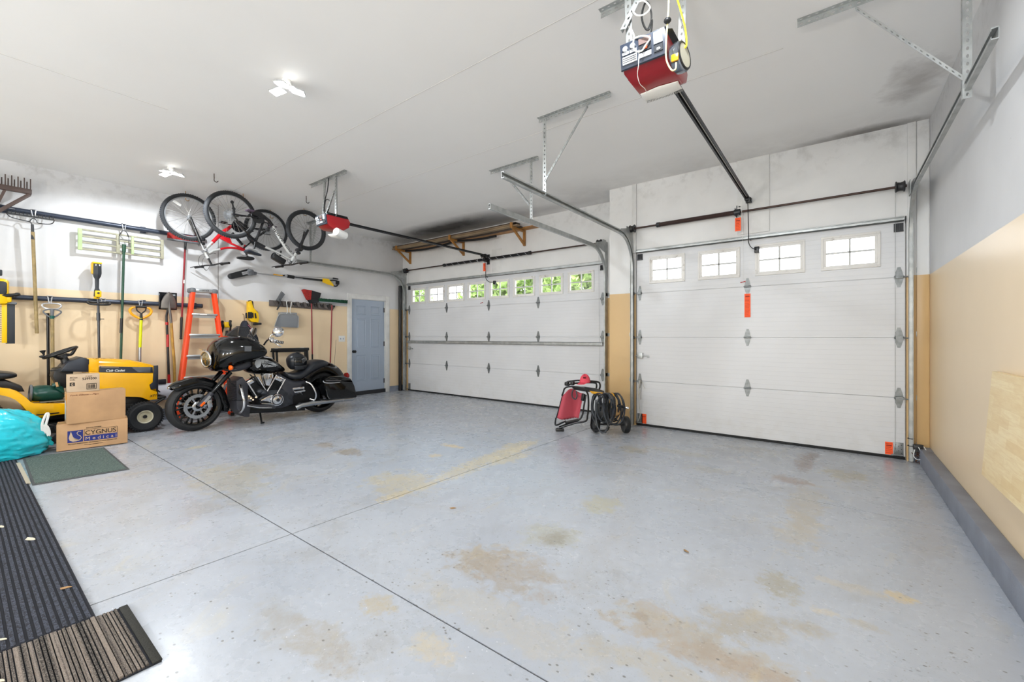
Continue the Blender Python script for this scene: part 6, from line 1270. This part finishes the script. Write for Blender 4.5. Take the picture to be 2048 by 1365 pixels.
# ============================================================ CARDBOARD BOXES
mCB = M('cardboard', 'c39b72', .75, var=.12, vs=5, bump=.05, bs=200); mCB2 = M('pale printed cardboard', 'cbb296', .7, var=.08); mBLU = M('dark blue print', '1b2a7a', .6); mTAPE2 = M('clear packing tape', 'b89c6e', .3)
def carton(label, A, Bp, dep, z0_, z1_, m):
    A = Vector((*A, z0_)); Bv = Vector((*Bp, z0_)); e = (Bv-A).normalized(); n = Vector((-e.y, e.x, 0)); n = n if n.x < 0 else -n
    t = thing('cardboard_box', (A+Bv)/2+n*dep/2, label, 'box'); h_ = z1_-z0_
    G().box((A+Bv)/2+n*dep/2+Vector((0, 0, h_/2)), ((Bv-A).length, dep, h_), rot=(0, 0, math.atan2(e.y, e.x)), bev=.003).build('carton', m, t)
    c = (A+Bv)/2+n*dep/2+Vector((0, 0, h_+.0006)); G().bar(c-e*(Bv-A).length/2, c+e*(Bv-A).length/2, .05, .0012, up=(0, 0, 1)).build('tape', mTAPE2, t)
    return t, A, e, (Bv-A).length, h_
t, A, e, W_, h_ = carton('bottom cardboard box of the stack with blue lettering, beside the turquoise bag', (-6.474, .65), (-6.393, 1.197), .235, .009, .287, mCB)
out = Vector((e.y, -e.x, 0)); out = out if out.x > 0 else -out; A = A+out*.0012
def pt(u, v): return A+e*W_*u+Vector((0, 0, h_*v))
def decal(name, u0, u1, v0, v1, m, o=0): return G().prism([pt(u0, v0)+out*o, pt(u1, v0)+out*o, pt(u1, v1)+out*o, pt(u0, v1)+out*o], out*.0006).build(name, m, t, smooth=0)
decal('logo_panel', .145, .355, .27, .72, mBLU); decal('lower_panel', .37, .845, .27, .47, mBLU)
for (u0, u1, v0, v1) in ((.37, .845, .715, .725), (.37, .375, .47, .72), (.84, .845, .47, .72)): decal('panel_line', u0, u1, v0, v1, mINK)
o1 = out*.0012
text('CYGNUS', 'box_lettering', pt(.385, .51)+o1, e, (0, 0, 1), W_*.44, h_*.165, mINK, t, bold=.005); text('M e d i c a l', 'box_lettering', pt(.39, .305)+o1, e, (0, 0, 1), W_*.44, h_*.12, mCB2, t)
text('365 WEST MAIN STREET, BRANFORD CT 06405 800-990-7489', 'small_lettering', pt(.15, .19)+o1, e, (0, 0, 1), W_*.69, h_*.04, mINK, t); text('www.cygnusmedical.com', 'small_lettering', pt(.37, .11)+o1, e, (0, 0, 1), W_*.26, h_*.04, mINK, t); text('BOX IS FOR THE USE BY', 'small_lettering', pt(.40, .76)+o1, e, (0, 0, 1), W_*.21, h_*.04, mINK, t)
q = lambda u, v: pt(.145+.21*u, .27+.45*v)+o1
G().prism([q(*k) for k in ((.22, .95), (.12, .6), (.08, .4), (.15, .18), (.35, .08), (.6, .08), (.72, .2), (.55, .15), (.38, .3), (.35, .5))], out*.0005).build('swan_print', mCB2, t, smooth=0)
G().tube([q(*k) for k in ((.88, .88), (.72, .92), (.6, .78), (.68, .62), (.84, .5), (.90, .34), (.82, .2), (.68, .12), (.55, .2))], .0035, 5).build('swan_print', mCB2, t)
t, A, e, W_, h_ = carton('middle cardboard box of the stack with faint handwriting and an orange sticker on its side', (-6.424, .72), (-6.408, 1.182), .20, .288, .622, mCB); out = Vector((e.y, -e.x, 0)); A = A+out*.0012
text('Fork Elbow - Pipe', 'handwriting', pt(.05, .86)+o1*.5, e, (0, 0, 1), W_*.48, h_*.07, M('brown marker', '8a5a40', .7), t, shear=.3)
sd_ = A-out*.0012-e*.0008
for (d0, d1, z0_, z1_, m, nm) in ((.02, .075, .62, .95, M('orange sticker', 'e8951a', .5), 'orange_sticker'), (.07, .17, .12, .72, M('shipping label', 'b9c3c9', .5), 'shipping_label')):
    G().prism([sd_-out*d0+Vector((0, 0, h_*z0_)), sd_-out*d1+Vector((0, 0, h_*z0_)), sd_-out*d1+Vector((0, 0, h_*z1_)), sd_-out*d0+Vector((0, 0, h_*z1_))], -e*.0006).build(nm, m, t, smooth=0)
t, A, e, W_, h_ = carton('small top cardboard box of the stack with black numbers and a bar code', (-6.425, .722), (-6.405, .968), .20, .623, .806, mCB2); out = Vector((e.y, -e.x, 0)); A = A+out*.0012
text('28 Count', 'count_lettering', pt(.08, .80), e, (0, 0, 1), W_*.23, h_*.085, mINK, t); text("2/14's", 'count_lettering', pt(.08, .68), e, (0, 0, 1), W_*.16, h_*.075, mINK, t); text('5399300', 'number_lettering', pt(.46, .68), e, (0, 0, 1), W_*.44, h_*.14, mINK, t, bold=.01); text('IT 36000', 'small_lettering', pt(.56, .86), e, (0, 0, 1), W_*.2, h_*.06, mINK, t)
decal('logo_patch', .08, .23, .36, .56, mINK); text('G', 'logo_lettering', pt(.12, .385)+out*.0007, e, (0, 0, 1), W_*.065, h_*.145, mCB2, t, bold=.02)
for (u0, u1, v0, v1) in ((.59, .90, .12, .15), (.59, .90, .43, .46), (.59, .605, .12, .46), (.885, .90, .12, .46)): decal('bar_code_frame', u0, u1, v0, v1, mINK)
g = G(); random.seed(2); u = .63
while u < .86:
    w_ = random.choice((.004, .008, .012)); g.prism([pt(u, .18), pt(u+w_, .18), pt(u+w_, .40), pt(u, .40)], out*.0006); u += w_+random.choice((.004, .007, .01))
g.build('bar_code', mINK, t, smooth=0)
# ============================================================ TURQUOISE BAG
mBAG = M('turquoise bag film', '2ccfe2', .2, bump=.35, bs=22, trans=0, coat=.3)
t = thing('rubbish_bag', (-6.60, .2, 0), 'full turquoise plastic rubbish bag with a white drawstring at the left edge, beside the boxes', 'bag')
import mathutils
def bagf(u, v):
    th = 2*PI*u; ph = PI*v*.98+.01; d = Vector((math.sin(ph)*math.cos(th), math.sin(ph)*math.sin(th), math.cos(ph)))
    rad = Vector((.30, .46, .30)); p = Vector((d.x*rad.x, d.y*rad.y, d.z*rad.z)); 
    ext = max(0, d.y)**3; p.y += .0*ext; p.z -= .06*ext
    n = mathutils.noise.noise(d*2.2+Vector((3, 1, 7)))*.09+abs(mathutils.noise.noise(Vector((d.x*3, d.y*5, d.z*7))))*.085+mathutils.noise.noise(d*13)*.012+abs(mathutils.noise.noise(Vector((d.x*9+d.z*6, d.y*14, d.z*11))))*.03
    p *= (1+n-.03); z = max(.006, p.z+.215); 
    if z < .05: p.x *= 1.05; p.y *= 1.05
    return (-6.60+p.x, .17+p.y, z)
g = G().grid(bagf, 110, 64); bmesh.ops.remove_doubles(g.bm, verts=g.bm.verts, dist=.0008); g.build('bag_body', mBAG, t, smooth=60)
g = G(); rows = []
for i in range(9):
    u = i/8; c = U(78+28*u, 875+14*u, x=-6.52-.03*u); r_ = .05*(1-u)+.012; rows.append([c+Vector((math.cos(q)*r_*.6, -.1*u*0, math.sin(q)*r_*(1.4-.4*u)))+Vector((0, .01*math.sin(5*q), 0)) for q in [2*PI*k/12 for k in range(12)]])
g.loft(rows).build('bag_neck', mBAG, t)
g = G()
for pts in ([(85, 866), (84, 852), (87, 840), (93, 828), (97, 829), (94, 842), (90, 856), (88, 868)], [(88, 850), (93, 862), (97, 872), (99, 868), (97, 858), (91, 850)]): g.tube(smoothpts([U(*q, x=-6.46) for q in pts]), .010, 8, flat=.25)
g.build('drawstring', mWHT, t)
tag(G().tube(smoothpts([U(98, 850, x=-6.75), U(108, 853, x=-6.78), U(112, 862, x=-6.8)]), .006, 6).bar(U(93, 858, x=-6.8), U(112, 852, x=-6.8), .02, .01).bar(U(95, 885, x=-6.75), U(112, 870, x=-6.8), .09, .08, bev=.02).build('plastic_wrap', M('grey plastic wrap', '4a4a50', .2)), 'bundle of dark plastic wrap between the turquoise bag and the bottom box', 'plastic wrap')
# ============================================================ MATS
g_ = NG('green mat fibre'); n = g_.noise(90, 3); n2_ = g_.noise(240, 2); c = g_.mix(g_.mapr(n, .4, .6), lin('3b4d48'), lin('5f6f69')); c = g_.mix(g_.mapr(n2_, .55, .7, 0, .4), c, lin('a9b5ac')); g_.col(c); g_.rough(.95); g_.bump(n2_, .5, .01); mGM = g_.m
P = [Vector((-6.43, .415, 0)), Vector((-6.35, .994, 0)), Vector((-5.12, .972, 0)), Vector((-5.20, .389, 0))]; ce = sum(P, Vector())/4
t = thing('door_mat', ce, 'green speckled door mat lying at the foot of the cardboard boxes', 'mat')
G().prism([p+Vector((0, 0, .001)) for p in P], (0, 0, .005)).build('rubber_border', M('mat rubber', '4c4f50', .8), t, smooth=0); G().prism([ce+(p-ce)*Vector((.96, .93, 1)).x*.985+Vector((0, 0, .002)) for p in P], (0, 0, .007)).build('pile', mGM, t, smooth=0)
tag(G().bb((-5.27, .355, .001), (-6.2, .385, .012)).build('wood_strip', M('pale wood strip', 'b5ac98', .7)), 'pale wooden strip lying between the green mat and the dark runner', 'strip')
g_ = NG('dark ribbed carpet'); n = g_.noise(120, 3); c = g_.mix(g_.mapr(n, .4, .62), lin('24262f'), lin('454a58')); n2_ = g_.noise(330, 2); c = g_.mix(g_.mapr(n2_, .6, .72, 0, .5), c, lin('8b90a0')); g_.col(c); g_.rough(1.0); g_.bump(n2_, .6, .01); mRN = g_.m
t = thing('carpet_runner', (-4.5, 0, 0), 'long dark blue grey ribbed carpet runner along the bottom left edge', 'runner'); G().bb((-6.47, -.75, .001), (-2.545, .372, .008)).build('backing', M('carpet backing', '1e2028', .9), t, smooth=0)
g = G(); y = -.735
while y < .36: g.bb((-6.465, y, .006), (-2.55, y+.013, .0125)); y += .0235
g.build('ribs', mRN, t, smooth=0)
g_ = NG('striped brown carpet'); x, y, z = g_.sep(); yy = g_.math('ADD', y, g_.math('MULTIPLY', g_.noise(6, 3), .006)); cv = g_.n('CombineXYZ'); g_.put(cv.inputs[1], yy)
s1 = g_.noise(26, 3, cv.outputs[0], .6); s2 = g_.noise(70, 2, cv.outputs[0]); f1 = g_.noise(200, 3)
c = g_.mix(g_.mapr(s1, .42, .58), lin('2e2926'), lin('85796f')); c = g_.mix(g_.mapr(s2, .55, .62, 0, .75), c, lin('3a3330')); c = g_.mix(g_.mapr(f1, .45, .65, 0, .45), c, lin('a39a90')); g_.col(c); g_.rough(1.0); g_.bump(f1, .7, .01); mSM = g_.m
t = thing('striped_mat', (-2.27, 0, 0), 'brown and grey striped carpet mat at the bottom left corner, right of the dark runner', 'mat')
G().bb((-2.54, -.6, .001), (-2.006, .472, .006)).build('backing', M('carpet backing'), t, smooth=0)
g = G(); y = -.59; random.seed(4)
while y < .44: w_ = random.choice((.008, .012, .018)); g.bb((-2.535, y, .004), (-2.011, y+w_, .010+random.uniform(0, .005))); y += w_+.004
g.build('pile', mSM, t, smooth=0); G().bb((-2.54, .445, .004), (-2.006, .475, .011), .003).build('bound_edge', M('dark mat edge', '2c2c28', .95, bump=.4, bs=150), t)
# leaves and scraps
mDL = M('dry leaf', 'b08a5e', .8, var=.3); mPLF = M('pale dry leaf', 'cfc8b4', .8)
def leaf_(x, y, z, rz, s, m, label):
    pts = [(math.cos(a)*s*(1+.25*math.sin(3*a+rz)), math.sin(a)*s*.42*(1+.3*math.sin(2*a)), 0) for a in [2*PI*k/12 for k in range(12)]]; R3 = Euler((.12, .1, rz)).to_matrix()
    o = G().prism([R3@Vector(p)+Vector((x, y, z+.004)) for p in pts], (0, 0, .0015)).build('dry_leaf', m); tag(o, label, 'leaf', 'dry leaves and scraps on the floor')
for a in ((-3.80, .275, .011, .4, .03, mPLF, 'pale torn leaf in the middle of the dark runner'), (-2.93, .323, .011, 1.2, .02, mDL, 'tan leaf near the right edge of the dark runner'), (-4.19, .183, .011, .2, .02, mPLF, 'pale leaf at the left edge of the picture on the dark runner'), (-2.63, .118, .011, .8, .012, mPLF, 'pale scrap at the lower end of the dark runner'),
          (-2.15, 2.133, 0, .9, .022, mDL, 'brown curled leaf on open floor above the joint crossing'), (-.672, 2.507, 0, 2.3, .022, mDL, 'tan leaf on the open floor right of the large stains'), (-2.32, .10, .011, .5, .012, mPLF, 'small pale scrap on the striped mat')): leaf_(*a)
# ============================================================ RIGHT WALL
g_ = NG('butcher block maple'); x, y, z = g_.sep(); br = g_.n('TexBrick'); cv = g_.n('CombineXYZ'); g_.put(cv.inputs[0], y); g_.put(cv.inputs[1], z); g_.put(br.inputs['Vector'], cv.outputs[0]); br.inputs['Scale'].default_value = 1; br.inputs['Brick Width'].default_value = .28; br.inputs['Row Height'].default_value = .045; br.inputs['Mortar Size'].default_value = .0003; br.inputs['Color1'].default_value = lin('f0dcae'); br.inputs['Color2'].default_value = lin('e0c48e'); br.inputs['Mortar'].default_value = lin('d0b07c')
gr = g_.noise(7, 6, g_.scalevec((1, 1.2, 9)), .6, .6); c = g_.mix(g_.mapr(gr, .4, .7, 0, .6), br.outputs['Color'], lin('d8b67c')); g_.col(c); g_.rough(.35)
t = thing('folding_table', (R, 2.8, 1.02), 'light butcher block board folded down against the right wall, at the right edge', 'folding table')
g = G().prism([(R-.034, 3.46, 1.025), (R-.034, 1.7, 1.025), (R-.085, 1.7, .465), (R-.085, 3.40, .465)], (.028, 0, 0)); g.build('table_top', g_.m, t, smooth=0)
G().bb((R-.03, 2.95, .55), (R, 3.02, .95)).bb((R-.03, 2.0, .55), (R, 2.07, .95)).build('bracket', mBLKM, t, smooth=0)
# sensor, cables and dirt in the right corner
t = thing('door_sensor', (.60, D1-.08, .15), 'black photo eye sensor with tangled white wires in the far right corner', 'sensor')
G().box((.625, D1-.10, .16), (.07, .06, .05), bev=.008).bb((.60, D1-.13, .12), (.66, D1-.125, .19)).build('sensor_body', mBLK, t)
G().tube(smoothpts([(.62, D1-.12, .18), (.64, D1-.14, .13), (.66, D1-.12, .08), (.68, D1-.14, .13), (.66, D1-.15, .18)]), .0035, 6).tube(smoothpts([(.60, D1-.13, .14), (.59, D1-.15, .08), (.62, D1-.15, .05), (.66, D1-.14, .07)]), .0035, 6).build('white_wires', mWHT, t)
G().torus((.578, D1-.07, .16), (0, 0, 1), .022, .004, 16, 6).torus((.578, D1-.07, .23), (0, 0, 1), .022, .004, 16, 6).build('cable_ties', mBLK, t)
o = G()
random.seed(11)
for i in range(60): c = Vector((random.uniform(.60, .70), D1-random.uniform(.03, .13), random.uniform(.0, .10))); o.tube([c, c+Vector((random.uniform(-.03, .03), random.uniform(-.03, .03), random.uniform(-.01, .03)))], .003, 5)
tag(o.build('leaf_litter', M('dead brown litter', '5a4030', .9)), 'clump of dead brown litter on the floor in the right corner by the door track', 'litter', None, 'stuff')
# ============================================================ FOLDED CHAIR, CAP, HOSE CART by the pillar
YC = 4.78
def K(px, py, o=0): return U(px, py, y=YC+o)
mPNK = M('faded red sling fabric', 'b84a58', .7, bump=.15, bs=250); mTUB = M('black tube', '1a1b1d', .3, .2)
t = thing('folding_chair', K(1150, 860), 'folded camp chair with a faded red sling and black tube frame standing before the pillar', 'folding chair')
g = G()
def fab(u, v):   # u across, v down
    tl, tr, bl, br_ = K(1124, 791, 0), K(1167, 787, .12), K(1113, 835, 0), K(1157, 838, .12)
    p = tl.lerp(tr, u).lerp(bl.lerp(br_, u), v); sag = math.sin(PI*u)
    p.z += (.075*(1-v)*math.exp(-((u-.45)/.2)**2)-.02*v*math.exp(-((u-.4)/.25)**2)); p.y -= .05*math.sin(2*PI*u*1.0)*1.0+.0; return p
g.grid(fab, 26, 14); g.build('sling', mPNK, t, solid=.004)
for pts in ([(1112, 836), (1110.5, 848), (1113, 851), (1122, 847), (1131, 843)], [(1124, 792), (1127, 784), (1129, 778), (1136, 774), (1150, 774), (1170, 777)]): G().tube(smoothpts([K(*q, -.03) for q in pts]), .011, 8).build('front_frame', mTUB, t)
G().tube([K(1113, 836, -.01), K(1126, 791, -.01)], .010, 8).build('front_frame', mTUB, t)
G().tube(smoothpts([K(1131, 771, .05), K(1134, 765, .06), K(1142, 763, .08), K(1160, 761.5, .15), K(1193, 764, .3), K(1199.5, 768, .33), K(1199, 778, .33), K(1188, 800, .33)]), .0115, 8).build('back_frame', mTUB, t)
G().tube(smoothpts([K(1136, 771, .0), K(1150, 767, .1), K(1187, 766, .25), K(1193, 770, .27), K(1192, 779, .27), K(1186, 800, .27)]), .0105, 8).build('back_frame', mTUB, t)
G().tube(smoothpts([K(1171, 781, .05), K(1176, 790, .06), K(1177, 812, .06), K(1175, 832, .05), K(1171, 843, .03), K(1150, 847, .0), K(1112, 859, -.1)]), .0115, 8).build('leg_frame', mTUB, t)
G().tube(smoothpts([K(1172, 790, .1), K(1168, 812, .1), K(1165, 830, .1), K(1157, 841, .08), K(1136, 848, .04), K(1118, 855, -.02)]), .0115, 8).build('leg_frame', mTUB, t)
a_, b_ = K(1111, 859, -.12), K(1128, 856, -.06); G().bar(Vector((a_.x, a_.y, .02)), Vector((b_.x, b_.y, .02)), .05, .035, bev=.01).build('foot', mBLK, t); G().bar(K(1130, 846, 0), K(1158, 840, .1), .03, .03, bev=.008).build('lower_rail', mBLK, t)
G().box(K(1134, 768, .04), (.05, .06, .05), bev=.012).box(K(1145, 767, .06), (.05, .05, .05), bev=.012).build('hinge_block', mBLK, t); G().bar(K(1167, 788, .1), K(1165, 802, .1), .03, .04, bev=.006).build('side_pad', mBLK, t)
g = G(); random.seed(3)
for i in range(8): g.ball(fab(.38+.62*i/7, 1.0)+Vector((0, -.006, .005)), .0045, 8, 6)
g.build('eyelets', mCLIP, t)
mCAP = M('pink red cap cloth', 'e04a5c', .7, bump=.1, bs=200); c = K(1170, 758.5, .17); t = thing('cap', c, 'pinkish red cloth cap resting on top of the folded chair', 'cap')
rows = []
for i in range(8):
    ph = PI/2*i/7; rows.append([c+Vector((  .070*math.cos(ph)*math.cos(q), .070*math.cos(ph)*math.sin(q), -.045+.10*math.sin(ph)*(1+.12*math.sin(2*q)))) for q in [2*PI*k/20 for k in range(20)]])
G().loft(rows).build('crown', mCAP, t); G().grid(lambda u, v: c+Vector((-.05+.10*u-.03*v, -.045-.06*v*(1-(2*u-1)**2*.6), -.045-.02*v)), 10, 5).build('peak', mCAP, t, solid=.003); G().box(c+Vector((.022, -.058, .022)), (.035, .006, .022), rot=(.5, 0, .3), bev=.002).build('badge', M('dark cap badge', '6a1420', .7), t)
# hose cart
mHS = M('grey black hose', '34383e', .45); t = thing('hose_cart', K(1212, 850, .2), 'small wheeled cart loaded with coiled black hose, against the tan pillar', 'hose cart')
def wheel2(c, r, name):
    g = G().lathe([(r*.55, -.03), (r*.9, -.035), (r, -.02), (r, .02), (r*.9, .035), (r*.55, .03)], c, (.75, .66, 0), 28, closed=True).lathe([(0, .02), (r*.5, .025), (r*.56, .03), (r*.56, -.03), (0, -.02)], c, (.75, .66, 0), 24); g.build(name, mBLK, t)
wheel2(Vector((-2.10, 5.12, .105)), .105, 'wheel'); wheel2(Vector((-2.42, 4.93, .10)), .10, 'wheel')
G().cyl((-2.42, 4.93, .10), (-2.10, 5.12, .105), .012).build('axle', mTUB, t)
G().tube(smoothpts([K(1182, 850, .1), K(1184, 858, .05), K(1192, 861, .05), K(1212, 862, .05), K(1218, 855, .1)]), .012, 8).build('base_frame', mTUB, t)
for pts in ([K(1182, 852, .1), K(1184, 830, .2), K(1187, 800, .25), K(1192, 786, .25)], [K(1216, 855, .1), K(1218, 830, .2), K(1216, 795, .22), K(1205, 787, .25)]): G().tube(smoothpts(pts), .012, 8).build('upright', mTUB, t)
G().prism([K(1143, 774, .1), K(1165, 774.5, .1), K(1190, 778, .1), K(1205, 783, .1), K(1207, 789, .1), K(1190, 786, .1), K(1165, 783, .1), K(1146, 780, .1)], (0, .05, 0), bev=.008).build('handle_panel', mBLK, t)
G().prism([K(1178, 782, .098), K(1206, 786, .098), K(1203, 790, .098), K(1184, 788, .098)], (0, .05, 0), bev=.004).build('yellow_insert', M('amber sleeve'), t)
G().lathe([(0, .0), (.03, .002), (.036, .012), (.036, .05), (.028, .06), (0, .06)], K(1223, 792.5, .12), (.45, -1, .25), 20).build('yellow_cap', M('yellow cap', 'e0a010', .4), t)
g = G(); random.seed(21)
for i in range(15):
    cx_ = 1198+36*i/14-(6 if i < 4 else 0); w_ = random.uniform(7, 19); hh = random.uniform(24, 33); cy_ = 787+hh; o = random.uniform(.0, .28); lean = random.uniform(-.2, .35)
    pts = [K(cx_+w_*math.cos(q)+lean*10*math.sin(q), cy_+hh*math.sin(q), o+.06*math.sin(q*2)) for q in [2*PI*k/22 for k in range(22)]]; g.tube(pts, .0095, 8, closed=True)
g.build('hose_coil', mHS, t)
G().tube(smoothpts([K(1192, 800, -.05), K(1191, 825, -.08), K(1194, 850, -.1), K(1199, 861, -.1), K(1205, 866, -.12), K(1212, 863, -.1), K(1216, 852, -.05)]), .0095, 8).build('loose_hose', mHS, t)
G().tube([K(1217, 852, -.05), K(1210, 866, -.1)], .013, 8).cyl(K(1216, 849, -.05), K(1218, 853, -.05), .014).build('hose_coupling', mBLK, t)
G().tube(smoothpts([K(1148, 778, -.02), K(1144, 786, -.03), K(1145, 795, -.03), K(1151, 799, -.03), K(1154, 792, -.03), K(1152, 783, -.02)]), .008, 8).build('hanging_hose_end', mHS, t)
G().cyl(K(1235, 812, .2), K(1247, 814.5, .2), .017, n=12).cyl(K(1247, 815, .2), K(1256, 817, .2), .012, n=12).build('spray_nozzle', mBLK, t); G().cyl(K(1252, 815.5, .2), K(1257, 817, .2), .014, n=12).build('nozzle_ring', mCHROME, t)
G().box(K(1205, 825, .25), (.14, .12, .22), bev=.02).build('reel_core', mBLK, t)
G().bar(K(1226, 830, .3), K(1240, 822, .3), .08, .08, bev=.02).build('tan_bag', M('tan canvas', 'b08a58', .8), t)
